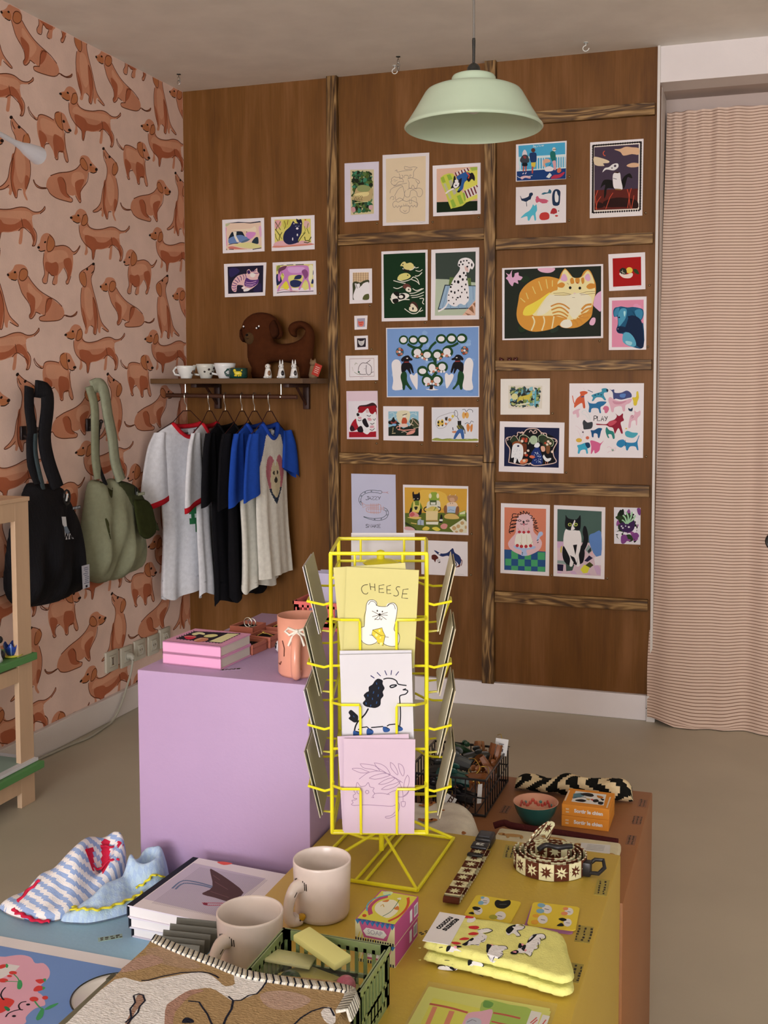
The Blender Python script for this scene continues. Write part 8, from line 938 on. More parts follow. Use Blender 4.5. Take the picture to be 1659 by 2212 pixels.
# ================================================================ soaps
def soapbox(x, y, z, rz, label, top):
    t = thing('soap_box', label, 'soap box', (x, y, z), 'soap boxes', rz=rz)
    mb = MB(); W, D, Hh = .0545, .087, .0272; mg = PX('b54f80'); cr = PX('d9cba0')
    mb.box((0, 0, Hh / 2), (W, D, Hh), mg, bevel=.0008)
    # striped front panel
    pf = plane((0, -D / 2 - .0001, Hh / 2), (1, 0, 0), (0, 0, 1))
    mb.poly([pf(a, b, 0) for a, b in ((-W / 2, -Hh / 2), (W / 2, -Hh / 2), (W / 2, Hh / 2), (-W / 2, Hh / 2))], cr)
    for i in range(6):
        a = -W / 2 + .002 + i * .0045; mb.poly([pf(*q, 2e-5) for q in ((a, -Hh / 2), (a + .002, -Hh / 2), (a + .001 + .004, -Hh / 2 + .012), (a + .004, -Hh / 2 + .012))], PX('d8bb4a'))
    mb.poly([pf(*q, 4e-5) for q in ((-W * .42, Hh / 2), (-W * .28, -Hh * .30), (W * .30, -Hh * .30), (W * .44, Hh / 2))], PX('c05a8a'))
    mb.poly([pf(*q, 6e-5) for q in ((-W * .30, 0), (-W * .22, Hh * .18), (W * .22, Hh * .18), (W * .30, 0), (W * .22, -Hh * .2), (-W * .22, -Hh * .2))][::1], PX('e4dcdf'))
    addtext(mb, 'SOAP', .0085, pf, PX('9a90a4'), layer=8)
    for i in range(8):
        a = -W / 2 + i * W / 8; mb.poly([pf(*q, 9e-5) for q in ((a, Hh / 2), (a + W / 16, Hh / 2 - .006), (a + W / 8, Hh / 2))], PX('3a74ac'))
    for i in range(16):
        a = -W / 2 + i * W / 16; mb.poly([pf(*q, 9e-5) for q in ((a, -Hh / 2), (a + W / 30, -Hh / 2), (a + W / 30, -Hh / 2 + .004), (a, -Hh / 2 + .004))], PX('1e1a2e'))
    ps = plane((W / 2 + .0001, 0, Hh / 2), (0, 1, 0), (0, 0, 1))
    for a, b, c in ((D * .30, D * .46, 'e2d8dc'), (D * .12, D * .22, 'e2d8dc')): mb.poly([ps(u, v, 0) for u, v in ((a, -.008), (b, -.008), (b, .008), (a, .008))], PX(c))
    for i in range(6): mb.poly([ps(u, v, 3e-5) for u, v in ((D * .32 + i * .0018, -.006), (D * .32 + i * .0018 + .0009, -.006), (D * .32 + i * .0018 + .0009, .006), (D * .32 + i * .0018, .006))], PX('2a2430'))
    mb.poly([ps(u, v, 2e-5) for u, v in ((-D / 2, -Hh / 2), (D / 2, -Hh / 2), (D / 2, -Hh / 2 + .001), (-D / 2, -Hh / 2 + .001))], cr)
    mb.build('carton', paper, t)
    if top:
        mb = MB(); draw(mb, ART['soaptop'][3], .00025, lambda u, v, l: (u * W / .075, v * D / .062, Hh + .0001 + l)); mb.build('printed_lid', paper, t)
soapbox(2.064, -3.164, ZY, R(-2), 'lower soap box under the yellow lidded one on the mustard plinth', False)
soapbox(2.0645, -3.164, ZY + .0276, R(-3), 'upper soap box with yellow circus style lid and white SOAP shield', True)
# ================================================================ folding crates
def crate(x0, x1, y0, y1, z0, z1, col, label, group='small folding crates', slot=True):
    t = thing('crate', label, 'crate', ((x0 + x1) / 2, (y0 + y1) / 2, z0), group); W, D, Hh = x1 - x0, y1 - y0, z1 - z0; th = .003
    mb = MB(); mb.box((0, 0, .002), (W - .006, D - .006, .003), col); mb.build('crate_bottom', plastic, t)
    for ax, s_ in ((0, -1), (0, 1), (1, -1), (1, 1)):
        mb = MB(); Ln = W if ax == 0 else D; off = (D if ax == 0 else W) / 2 - th / 2
        def bx(u, v, du, dv, extra=0):
            c = (u, s_ * (off + extra), v) if ax == 0 else (s_ * (off + extra), u, v); d = (du, th, dv) if ax == 0 else (th, du, dv); mb.box(c, d, col)
        bx(0, Hh - .006, Ln, .012); bx(0, .007, Ln, .014); bx(0, Hh - .003, Ln + .004, .006, .002)
        for u in (-Ln / 2 + .005, Ln / 2 - .005): bx(u, Hh / 2, .010, Hh)
        n = max(5, int(Ln / .012)); hz = Hh * .52
        for i in range(n + 1):
            u = -Ln / 2 + .008 + (Ln - .016) * i / n
            if abs(u) > Ln * .2 or True: bx(u, Hh / 2, .004, Hh - .014)
        bx(0, Hh * .42, Ln, .005)
        bx(0, Hh * .30, Ln * .4, .02)
        mb.build('crate_side', plastic, t)
    return t
gc = PX('7f8a5c', 1.15)
crate(1.972, 2.109, -3.392, -3.287, ZY, .702, gc, 'olive green slotted crate of small soaps beside the blanket on the mustard plinth')
def slab(name, cat, label, c, d, rot, col, m_, bevel=.004, group=None):
    mb = MB(); mb.box((0, 0, 0), d, col, bevel=bevel); o = mb.build(name, m_, loc=c, smooth='auto'); o.rotation_euler = rot; return tag(o, label, cat, group)
sy = PX('dccf86', 1.05)
slab('wrapped_soap', 'soap', 'long pale yellow wrapped soap lying on top of the green crate contents', (2.035, -3.318, .703), (.078, .026, .009), (R(4), R(5), R(-28)), sy, paper, .002)
slab('paper_packet', 'packet', 'pale yellow paper packet under the long soap in the green crate', (1.998, -3.326, .688), (.055, .038, .004), (R(-10), R(6), R(10)), PX('d6ca96'), paper, .001)
slab('paper_packet', 'packet', 'yellowish flat packet in the middle of the green crate', (2.03, -3.345, .681), (.06, .045, .004), (R(-8), R(-4), R(-22)), PX('bfae66'), paper, .001)
for i, (x, y, z, rr, c, l, nm) in enumerate(((2.012, -3.358, .682, (.013, .012, .010), '27402c', 'dark green glossy charm in a clear pouch in the green crate', 'charm'), (2.078, -3.352, .682, (.012, .013, .012), 'c8607e', 'pink fish shaped charm at the right end of the green crate', 'charm'), (2.058, -3.362, .680, (.010, .011, .009), 'a89a58', 'olive bird shaped charm beside the pink one in the green crate', 'charm'), (2.016, -3.368, .678, (.010, .008, .008), 'bcae6a', 'yellow green charm in front of the dark green one in the crate', 'charm'))):
    mb = MB(); mb.ball((0, 0, 0), rr, PX(c), 16, 10); mb.ball((rr[0] * .5, -rr[1] * .4, rr[2] * .5), [q * .5 for q in rr], PX(c), 12, 8); mb.ball((rr[0] * .3, -rr[1] * .86, rr[2] * .5), .0014, PX('1a1414'), 8, 5)
    tag(mb.build(nm, ceramic, loc=(x, y, z), smooth=True), l, 'charm', 'charms in the green crate')
mb = MB(); rg = random.Random(5)
for cx_, cy_, a in ((2.01, -3.356, .1), (2.068, -3.355, -.15)):
    rows = [[(cx_ + (u - .5) * .055, cy_ + (v - .5) * .05, .690 + .004 * rg.random() + .004 * math.sin(u * 7 + v * 5 + a)) for u in [k / 8 for k in range(9)]] for v in [k / 8 for k in range(9)]]
    mb.grid(rows, PX('e2dccf'))
tag(mb.build('clear_pouch', clear), 'crinkled clear plastic pouches over the charms in the green crate', 'pouch')
mb = MB()
for k in range(7):
    mb.box((1.996 + .0145 * k, -3.345 + .008 * (k % 3), .655 + .004 * (k % 2)), (.020, .036, .02), PX('a89a66') if k % 2 else PX('c6ba84'), rot=rz3(.3 * k), bevel=.003)
tag(mb.build('soap_filling', paper), 'jumble of small wrapped soaps filling the bottom of the green crate', 'soaps', kind='stuff')
bcx = PX('4f7690', 1.1)
crate(1.757, 1.838, -3.27, -3.172, ZB, .618, bcx, 'blue slotted crate of grey cards between the books and the blanket')
for i, y in enumerate((-3.188, -3.206, -3.224, -3.24, -3.254)):
    o = slab('index_card', 'card', ['rearmost grey card standing in the blue crate', 'second grey card from the back in the blue crate', 'middle grey card in the blue crate', 'second grey card from the front in the blue crate', 'foremost grey card in the blue crate'][i], (1.797, y, .600), (.068, .0012, .07), (R(-16), 0, R(6)), PX('6f6a62', 1.0), paper, 0, 'grey cards in the blue crate')
# ================================================================ blanket, box, placemat, plate on the left
mb = MB(); bz = .725; ax, ay = 1.985, -3.5
OB = [(1.8585, -3.396), (1.905, -3.411), (1.955, -3.4235), (1.995, -3.4335), (2.05, -3.4325), (2.108, -3.428), (2.122, -3.4385), (2.125, -3.47), (2.127, -3.52), (2.128, -3.62), (1.866, -3.62), (1.862, -3.52)]
bl_t = thing('blanket', 'folded beige knitted blanket with brown dog pattern and fringed edge, in front', 'blanket', (0, 0, 0))
def bput(u, v, l):
    return (ax + u, ay + v, bz + l + .0015 * math.sin((ax + u) * 60) * math.sin((ay + v) * 45))
inflate(mb, OB, lambda u, v, h: (u, v, bz - .018 + h + .0012 * math.sin(u * 60) * math.sin(v * 45)), .008, .018, .014, PX('9c7c58', 1.2), back=.5, sm=3)
mb.build('blanket_body', knit, bl_t, smooth=True, weld=.0008)
mb = MB(); draw(mb, ART['blanket'][3], .0005, lambda u, v, l: (ax + u, ay + v, bz + .0020 + l * 3), colf=lambda h: PX(h, 1.2)); mb.build('knitted_pattern', knit, bl_t)
mb = MB(); eg = spline(OB[:8], False, 14); rg = random.Random(8)
for i in range(0, len(eg) - 2):
    a = Vector((*eg[i], 0)); b = Vector((*eg[i + 1], 0)); dv = (b - a); nn = Vector((-dv.y, dv.x, 0)).normalized()
    for k in range(2):
        p = a + dv * (k / 2); c = (PX('2a2a34'), PX('d8ccc0', 1.1), PX('e0d4c8', 1.1), PX('c8b8a4', 1.1))[(i * 2 + k) % 4]
        q0 = p + nn * .004; q1 = p - nn * .010 + dv.normalized() * .006
        mb.tube([(q0.x, q0.y, bz - .008), (p.x, p.y, bz + .0035), (q1.x, q1.y, bz + .003)], .0021, c, 6)
mb.build('fringe', knit, bl_t, smooth=True)
t = thing('storage_box', 'grey flat box under the blanket, its edge showing at the blanket\'s left', 'box', (0, 0, 0)); g_ = PX('6f6856', 1.1)
mb = MB(); mb.box((1.976, -3.63, .657), (.300, .38, .054), PX('5f5a52', 1.1), bevel=.002); mb.build('box_body', painted, t)
mb = MB(); mb.box((1.976, -3.63, .691), (.306, .384, .010), g_, bevel=.002); mb.box((1.833, -3.44, .6965), (.018, .012, .002), PX('54503f')); mb.build('box_lid', painted, t)
mb = MB()
for k in range(3): mb.box((1.976, -3.63, .637 + .016 * k), (.303, .381, .002), PX('cfc6c0')); 
mb.build('box_trim', paper, t)
mb = MB(); mb.box((1.585, -3.348, .5495), (.375, .36, .003), PX('d2c6d0', 1.25)); z_ = .5512
mb.poly([(1.402, -3.5, z_), (1.77, -3.5, z_), (1.77, -3.192, z_), (1.402, -3.192, z_)], PX('6a83b4', 1.3))
draw(mb, ART['placemat'][3], .0005, lambda u, v, l: (1.58 + u, -3.33 + v, z_ + 2e-5 + l), colf=lambda h: PX(h, 1.3)); tag(mb.build('placemat', paper), 'blue placemat with a pink dog and cherries at the bottom left corner', 'placemat')
t = thing('plate', 'cream round plate with thin black rim between placemat and grey box', 'plate', (1.715, -3.268, z_))
mb = MB(); mb.lathe([(.0005, 0), (.03, 0), (.05, .005), (.0545, .009), (.054, .0105), (.049, .0065), (.03, .003), (.0005, .003)], PX('dccfc2', 1.2), 48); mb.build('plate_body', ceramic, t, smooth=True)
mb = MB(); mb.tube([(.0545 * math.cos(a), .0545 * math.sin(a), .010) for a in [k * math.pi / 32 for k in range(64)]], .0012, PX('20241f'), 6, closed=True); mb.build('plate_rim', ceramic, t, smooth=True)
# ================================================================ cloths on the blue plinth
def sm(a, b, x): x = max(0, min(1, (x - a) / (b - a))); return x * x * (3 - 2 * x)
red = PX('c22440', 1.1)
def cloth_strip(name, parent, P, w_, col, amp, n):
    """rickrack: zigzag band along a 3D path"""
    P = spline(P, False, n); mb = MB(); rows = []
    for i, p in enumerate(P):
        a, b = Vector(P[max(0, i - 1)]), Vector(P[min(len(P) - 1, i + 1)]); d = (b - a).normalized(); s_ = d.cross(Vector((0, 0, 1))).normalized(); p = Vector(p) + s_ * amp * math.sin(i * 1.15)
        rows.append([p - s_ * w_ / 2, p + Vector((0, 0, .0022)), p + s_ * w_ / 2, p - Vector((0, 0, .001))])
    mb.grid(rows, col, cu=True); return mb.build(name, cloth, parent, smooth=True)
ct = thing('cloth', 'crumpled white and blue striped cloth with red wavy trim on the blue plinth', 'cloth', (0, 0, 0))
O1 = [(1.393, -3.09), (1.41, -3.102), (1.44, -3.111), (1.475, -3.112), (1.50, -3.105), (1.515, -3.085), (1.527, -3.04), (1.535, -2.985), (1.53, -2.94), (1.505, -2.918), (1.475, -2.928), (1.455, -2.975), (1.43, -3.03), (1.405, -3.068)]
def h1(u, v, b):
    # a broad raised fold running back from the front edge, highest near the back
    r = math.exp(-((u - (1.468 + .16 * (v + 3.02))) / .040) ** 2) * sm(-3.125, -2.99, v) * .056
    r2 = math.exp(-((u - 1.515) / .022) ** 2) * sm(-3.03, -2.95, v) * .022
    dip = -.034 * math.exp(-((u - 1.502) / .012) ** 2 - ((v + 2.968) / .03) ** 2)
    fold = .006 * math.sin(u * 95 + v * 40) * sm(-3.09, -3.02, v)
    return max(.002, min(b, .012) + (r + r2 + dip + fold) * min(1, b / .010) + .0015 * math.sin(u * 190 + v * 60))
def c1(u, v):
    s_ = (v * .78 + u * .35) + .9 * h1(u, v, .012) * .8
    if abs(u - 1.502) < .016 and abs(v + 2.966) < .028 and (u * 3 + v * 2) % .09 < .045: return red
    return PX('8e9cc0', 1.15) if (s_ / .0155) % 1 < .48 else PX('dfdce2', 1.15)
mb = MB(); inflate(mb, O1, lambda u, v, h: (u, v, ZB + .0008 + h), .0028, .012, .012, c1, back=0.0, hf=h1); mb.build('cloth_sheet', cloth, ct, smooth=True, weld=.0004)
cloth_strip('red_trim', ct, [(1.445, -3.06, ZB + h1(1.445, -3.06, .012) + .002), (1.432, -3.08, ZB + h1(1.432, -3.08, .012) + .002), (1.434, -3.104, ZB + .010), (1.455, -3.114, ZB + .010), (1.48, -3.115, ZB + .005), (1.50, -3.108, ZB + .004)], .010, red, .0022, 9)
cloth_strip('red_trim', ct, [(1.485, -2.99, ZB + h1(1.485, -2.99, .012) + .002), (1.498, -2.98, ZB + h1(1.498, -2.98, .012) + .002), (1.515, -2.972, ZB + h1(1.515, -2.972, .012) + .002), (1.528, -2.962, ZB + h1(1.528, -2.962, .010) + .002)], .009, red, .002, 8)
cloth_strip('red_trim', ct, [(1.488, -2.955, ZB + h1(1.488, -2.955, .012) + .002), (1.505, -2.945, ZB + h1(1.505, -2.945, .012) + .002), (1.522, -2.94, ZB + h1(1.522, -2.94, .010) + .002)], .008, red, .002, 8)
ct = thing('cloth', 'crumpled light blue checked cloth with yellow wavy trim beside the book stack', 'cloth', (0, 0, 0))
O2 = [(1.512, -3.10), (1.54, -3.098), (1.565, -3.088), (1.598, -3.05), (1.612, -3.01), (1.616, -2.96), (1.60, -2.925), (1.575, -2.915), (1.555, -2.935), (1.55, -2.985), (1.538, -3.03), (1.52, -3.07)]
def h2(u, v, b):
    # a rolled loop at the back right, open in the middle, and a twisted fold in front of it
    r = math.exp(-((math.hypot(u - 1.574, (v + 2.958) * .8) - .022) / .011) ** 2) * .044 * sm(-3.02, -2.965, v)
    r2 = math.exp(-((u - (1.556 + .25 * (v + 3.03))) / .016) ** 2 - ((v + 3.03) / .05) ** 2) * .030
    return max(.002, min(b, .012) + (r + r2) * min(1, b / .010) + .004 * math.sin(u * 100 - v * 60) * sm(-3.09, -3.03, v) + .0012 * math.sin(u * 210 + v * 90))
def c2(u, v): return PX('aebccf', 1.12) if ((u / .0036) % 1 < .5) ^ ((v / .0036) % 1 < .5) else PX('a2b2cc', 1.12)
mb = MB(); inflate(mb, O2, lambda u, v, h: (u, v, ZB + .0008 + h), .0028, .012, .012, c2, back=0.0, hf=h2); mb.build('cloth_sheet', cloth, ct, smooth=True, weld=.0004)
yl = PX('d8c63a', 1.1)
def on2(pts_, e): return [(a, b, ZB + h2(a, b, .012) + e) for a, b in pts_]
cloth_strip('yellow_trim', ct, on2([(1.522, -3.075), (1.53, -3.09), (1.548, -3.088), (1.566, -3.078), (1.583, -3.055), (1.594, -3.03), (1.602, -3.01)], .0025), .0085, yl, .0028, 8)
cloth_strip('yellow_trim', ct, on2([(1.582, -3.0), (1.592, -2.992), (1.600, -2.978), (1.608, -2.965), (1.612, -2.945)], .003), .008, yl, .0026, 8)
# ================================================================ book stack on the blue plinth
def book(c, d, rz, cover, page, label, spine='-x', spcol=None, art=None, group='books in the stack on the blue plinth'):
    t = thing('book', label, 'book', c, group, rz=rz); W, D, T = d
    mb = MB(); sx = -1 if spine == '-x' else 1
    mb.box((0, 0, .0009), (W, D, .0018), cover); mb.box((0, 0, T - .0009), (W, D, .0018), cover); mb.box((sx * (W / 2 - .0009), 0, T / 2), (.0018, D, T), spcol or cover); mb.build('cover', paper, t)
    mb = MB(); mb.box((-sx * .001, 0, T / 2), (W - .005, D - .004, T - .0036), page); mb.build('pages', paper, t)
    if art: 
        mb = MB(); art(mb, W, D, T); mb.build('cover_picture', paper, t)
    return t
pg = PX('e2dade', 1.05); nv = PX('22252f')
def covart(mb, W, D, T):
    p = plane((0, 0, T + .0001), (1, 0, 0), (0, 1, 0)); e = 3e-5
    mb.poly([p(a, b, 0) for a, b in ((-W / 2, -D / 2), (W / 2, -D / 2), (W / 2, D / 2), (-W / 2, D / 2))], PX('cfc0ca', 1.3))
    mb.poly([p(a, b, e) for a, b in ((-W / 2, -D / 2), (-W / 2 + .011, -D / 2), (-W / 2 + .011, D / 2), (-W / 2, D / 2))], nv)
    draw(mb, ART['bookcover'][3], .00025, lambda u, v, l: p(u + .005, v, e * 2), pick=(0,), fixed=PX('b3a4b2', 1.3))
    for i in range(46):
        a = -W / 2 + .032 + i * .0027
        if a < W / 2 - .012: mb.poly([p(q, r_, e * 3) for q, r_ in ((a, -D * .40), (a + .0006, -D * .40), (a + .0006, D * .34), (a, D * .34))], PX('857888', 1.2))
    draw(mb, ART['bookcover'][3], .00025, lambda u, v, l: p(u + .005, v, e * 4 + l), pick=range(1, 99), colf=lambda h: PX(h, 1.3))
book((1.7315, -3.022, ZB), (.174, .176, .0165), R(-3), PX('c9bcc8', 1.1), pg, 'bottom book of the stack on the blue plinth, dark spine', spcol=nv)
book((1.7295, -3.026, ZB + .0172), (.176, .176, .0165), R(-1), PX('cfc4cc', 1.1), pg, 'middle book of the stack on the blue plinth, white pages', spcol=nv)
book((1.7335, -3.032, ZB + .0344), (.178, .177, .0185), R(-4), PX('cfc0ca', 1.2), pg, 'top book of the stack with a brown dart shape on striped cover', spcol=nv, art=covart)
# ================================================================ small things on the yellow plinth
br = PX('55291a', 1.1); cr = PX('d2c49c', 1.1)
def star(c, r_, n=8, q=.45): return [(c[0] + (r_ if k % 2 == 0 else r_ * q) * math.cos(math.pi * k / n), c[1] + (r_ if k % 2 == 0 else r_ * q) * math.sin(math.pi * k / n)) for k in range(2 * n)]
def starband(mb, path, hgt, up_, off=0.0, seg=.021, both=True):
    """band of alternating brown and cream squares with stars along a 3D path; up_ is the width direction"""
    P = [Vector(p) for p in path]; L_ = [0]
    for a, b in zip(P, P[1:]): L_.append(L_[-1] + (b - a).length)
    def at(s_):
        s_ = max(0, min(L_[-1] - 1e-6, s_))
        for i in range(len(P) - 1):
            if L_[i + 1] >= s_: f = (s_ - L_[i]) / (L_[i + 1] - L_[i] + 1e-12); return P[i].lerp(P[i + 1], f), (P[i + 1] - P[i]).normalized()
    up_ = Vector(up_)
    def put(s_, v, l):
        p, d = at(s_); n = d.cross(up_).normalized(); return p + up_ * v + n * l
    th = .0011; n = int(L_[-1] / seg * 5)
    rows = [[put(L_[-1] * i / n, v, th * l) for v, l in ((-hgt / 2, 1), (hgt / 2, 1), (hgt / 2, -1), (-hgt / 2, -1))] for i in range(n + 1)]
    ed = (PX('e0d4b4', 1.1), PX('8a5a40'))
    def cc(i, j):
        if j in (1, 3): return ed[i % 2]
        return br if int((L_[-1] * (i + .5) / n + off) / seg) % 2 else cr
    mb.grid(rows, cc, cu=True)
    k = 0
    s_ = seg / 2 - off % seg
    while s_ < L_[-1]:
        if s_ > seg * .45 and s_ < L_[-1] - seg * .45:
            c_ = cr if int((s_ + off) / seg) % 2 else br
            for sd in ((1, -1) if both else (1,)):
                q = star((s_, 0), hgt * .40); mb.poly([put(a, b, sd * (th + .0001)) for a, b in (q if sd < 0 else q[::-1])], c_)
        s_ += seg
t = thing('dog_collar', 'flat dog collar with brown and cream star squares and black buckle on the mustard plinth', 'dog collar', (0, 0, 0))
mb = MB(); starband(mb, [(2.111, -2.835, ZY + .012), (2.113, -2.93, ZY + .012), (2.1125, -3.022, ZY + .012)], .023, (1, .03, 0), seg=.023, both=False); starband(mb, [(2.1125, -3.022, ZY + .004), (2.1135, -2.93, ZY + .003), (2.113, -2.84, ZY + .003)], .023, (1, .03, 0), seg=.023)
mb.tube([(2.1015, -3.026, ZY + .008), (2.124, -3.026, ZY + .008)], .005, br, 10); mb.build('strap', cloth, t)
pb = PX('1c1c20')
mb = MB(); mb.box((2.110, -2.812, ZY + .009), (.027, .036, .017), pb, bevel=.004); mb.box((2.110, -2.812, ZY + .0178), (.018, .022, .001), PX('3c3c42'), bevel=.0004); mb.build('buckle', plastic, t, smooth='auto')
mb = MB(); mb.box((2.111, -2.852, ZY + .0155), (.026, .022, .004), pb, bevel=.0015); addtext(mb, '8Z', .011, plane((2.111, -2.852, ZY + .0177), (1, 0, 0), (0, 1, 0)), PX('d8d0c8'), bold=.0004, layer=2); mb.build('size_slider', plastic, t, smooth='auto')
mb = MB(); mb.tube([(2.1015, -2.884, ZY + .015), (2.124, -2.884, ZY + .015), (2.124, -2.892, ZY + .0165), (2.1015, -2.892, ZY + .0165), (2.1015, -2.884, ZY + .015)], .0022, (.01, .01, .012), 8); mb.build('ring', plastic, t, smooth=True)
t = thing('dog_leash', 'coiled dog leash with brown and cream star squares and black clip on the mustard plinth', 'dog leash', (0, 0, 0))
ccx, ccy = 2.226, -2.862; mb = MB()
sp_ = []
for i in range(0, 150):
    a = R(-200 + i * 9.0); f = i / 149; r_ = 1 - .55 * f
    sp_.append((ccx + .058 * r_ * math.cos(a), ccy + .050 * r_ * math.sin(a), ZY + .0135))
starband(mb, sp_, .025, (0, 0, 1), seg=.0225)
starband(mb, spline([(2.182, -2.848, ZY + .020), (2.190, -2.835, ZY + .032), (2.205, -2.812, ZY + .040), (2.213, -2.800, ZY + .032), (2.207, -2.812, ZY + .012)], False, 5), .024, (.45, .55, .70), seg=.0225)
mb.build('strap', cloth, t)
mb = MB(); mb.tube([(2.281, -2.868, ZY + .013), (2.292, -2.858, ZY + .02), (2.304, -2.856, ZY + .020), (2.3075, -2.866, ZY + .013), (2.300, -2.878, ZY + .008), (2.288, -2.879, ZY + .008), (2.281, -2.868, ZY + .013)], .0032, (.012, .012, .014), 8); mb.box((2.282, -2.873, ZY + .012), (.014, .016, .022), (.012, .012, .014), bevel=.003); mb.build('snap_clip', plastic, t, smooth='auto')
mb = MB(); mb.tube(spline([(2.206, -2.862, ZY + .026), (2.216, -2.852, ZY + .030), (2.234, -2.855, ZY + .030), (2.246, -2.850, ZY + .031), (2.254, -2.844, ZY + .030)], False, 4), .004, (.012, .012, .014), 8); mb.build('inner_clip', plastic, t, smooth=True)
def facecard(key, cx_, cy_, W, D, z, rz, col, label):
    t = thing('face_card', label, 'card', (cx_, cy_, z), 'face cards on the mustard plinth', rz=rz); mb = MB()
    pr = arc((W / 2 - .006, D / 2 - .006), .006, 0, 90, 5) + arc((-W / 2 + .006, D / 2 - .006), .006, 90, 180, 5) + arc((-W / 2 + .006, -D / 2 + .006), .006, 180, 270, 5) + arc((W / 2 - .006, -D / 2 + .006), .006, 270, 360, 5)
    mb.poly([(a, b, .0016) for a, b in pr], col); mb.poly([(a, b, 0) for a, b in pr[::-1]], col); mb.grid([[(a, b, 0) for a, b in pr], [(a, b, .0016) for a, b in pr]], col, cu=True); mb.build('card_board', paper, t)
    if key:
        w_, d_, _, data = ART[key]
        mb = MB(); draw(mb, data, .00025, lambda u, v, l: (u * W / w_ * 1000, v * D / d_ * 1000, .0017 + l), colf=lambda h: PX(h, 1.15)); mb.build('printed_faces', paper, t)
facecard('facesA', 2.172, -3.020, .067, .066, ZY + .0002, R(-2), PX('d0b13c', 1.25), 'yellow card with black and white animal faces, nearer the socks')
facecard('facesB', 2.258, -3.018, .066, .068, ZY + .0019, R(4), PX('d2b23c', 1.25), 'yellow card with pale animal faces lying on a mauve card, near the plinth edge')
facecard(None, 2.256, -3.024, .066, .068, ZY + .0001, R(2), PX('98608a', 1.2), 'mauve card under the yellow face card at the plinth edge')
# socks
sk = PX('dccf7c', 1.12)
SO = [(2.121, -3.110), (2.20, -3.107), (2.272, -3.106), (2.290, -3.118), (2.300, -3.15), (2.312, -3.185), (2.316, -3.208), (2.305, -3.219), (2.285, -3.217), (2.25, -3.209), (2.20, -3.202), (2.121, -3.192)]
def sockmesh(z0, T, name_label, art):
    t = thing('socks', name_label, 'socks', (0, 0, 0), 'folded yellow socks')
    def hf(u, v, b): return b * (1 - .28 * sm(2.24, 2.31, u)) + .0008 * math.sin(u * 120 + v * 70) * sm(2.14, 2.2, u)
    SQ = [SO[0], (2.1215, -3.1105)] + SO[1:-1] + [(2.1215, -3.1915), SO[-1]]
    mb = MB(); inflate(mb, SQ, lambda u, v, h: (u, v, z0 + T * .5 + h * .5), .0035, T, .006, lambda u, v: sk, back=.5, hf=hf, sm=3); mb.build('sock_body', cloth, t, smooth=True, weld=.0005)
    if art:
        mb = MB(); w_, d_, _, data = ART['sock']; O_ = Vector((2.122, -3.110)); E_ = Vector((2.278, -3.107)); Dn = Vector((2.121, -3.192)) - O_
        def put(u, v, l):
            f, g = u / .190 + .5, .5 - v / .105; p = O_ + (E_ - O_) * f + Dn * g * (1 + .30 * f); x_, y_ = p
            d, q = nearest((x_, y_), SOs); b = T * math.sqrt(max(0, 1 - (1 - min(d / .006, 1)) ** 2))
            return (x_, y_, z0 + T * .5 + hf(x_, y_, b) * .5 + .0004 + l * 2)
        draw(mb, data, .00025, put, pick=range(1, 999), colf=lambda h: PX(h, 1.12)); mb.build('dog_pattern', cloth, t)
        mb = MB(); mb.box((2.1385, -3.151, z0 + T + .0004), (.036, .079, .0008), PX('e2d8dc', 1.1)); 
        pt = plane((2.140, -3.140, z0 + T + .0009), (.62, .78, 0), (-.78, .62, 0))
        addtext(mb, 'coucou', .012, plane((2.134, -3.138, z0 + T + .0009), (.25, 1, 0), (-1, .25, 0)), PX('1a181c'), bold=.0005, layer=2); addtext(mb, 'suzette', .012, plane((2.143, -3.140, z0 + T + .0009), (.25, 1, 0), (-1, .25, 0)), PX('1a181c'), bold=.0005, layer=2); mb.build('paper_band', paper, t)
    return t
SOs = spline(SO, True, 3)
lo_ = sockmesh(ZY + .0002, .0155, 'lower folded pair of yellow dog socks under the banded pair', False)
hi_ = sockmesh(ZY + .0160, .0155, 'upper folded pair of yellow socks with black and white dogs and white paper band', True)
for par, z0 in ((lo_, ZY + .0002), (hi_, ZY + .0160)):
    mb = MB(); w_, d_, _, data = ART['sockside']; half_ = range(5) if par is hi_ else range(6, 99)
    a = Vector((2.122, -3.1935)); b = Vector((2.30, -3.219)); dv = b - a; nn = Vector((dv.y, -dv.x)).normalized()
    draw(mb, data, .00025, lambda u, v, l: (a.x + dv.x * (u / .19 + .5) + nn.x * (.0006 + l), a.y + dv.y * (u / .19 + .5) + nn.y * (.0006 + l) + .0072 * math.sin((u / .19 + .5) * 3.1), z0 + .0078 + (v - (.006 if par is hi_ else -.008)) * .7), pick=half_, colf=lambda h: PX(h, 1.1)); mb.build('side_pattern', cloth, par)
t = thing('zip_pouch', 'clear sleeve with a yellow, red and green printed card at the bottom edge', 'pouch', (0, 0, 0))
mb = MB(); mb.box((2.219, -3.36, ZY + .0018), (.150, .235, .003), PX('cfc468', 1.2)); draw(mb, ART['zip'][3], .0005, lambda u, v, l: (2.22 + u, -3.35 + v, ZY + .0034 + l), colf=lambda h: PX(h, 1.15)); mb.build('printed_card', paper, t)
mb = MB(); mb.box((2.222, -3.362, ZY + .0052), (.160, .256, .0006), PX('b8b4a0')); mb.build('clear_sleeve', clear, t)
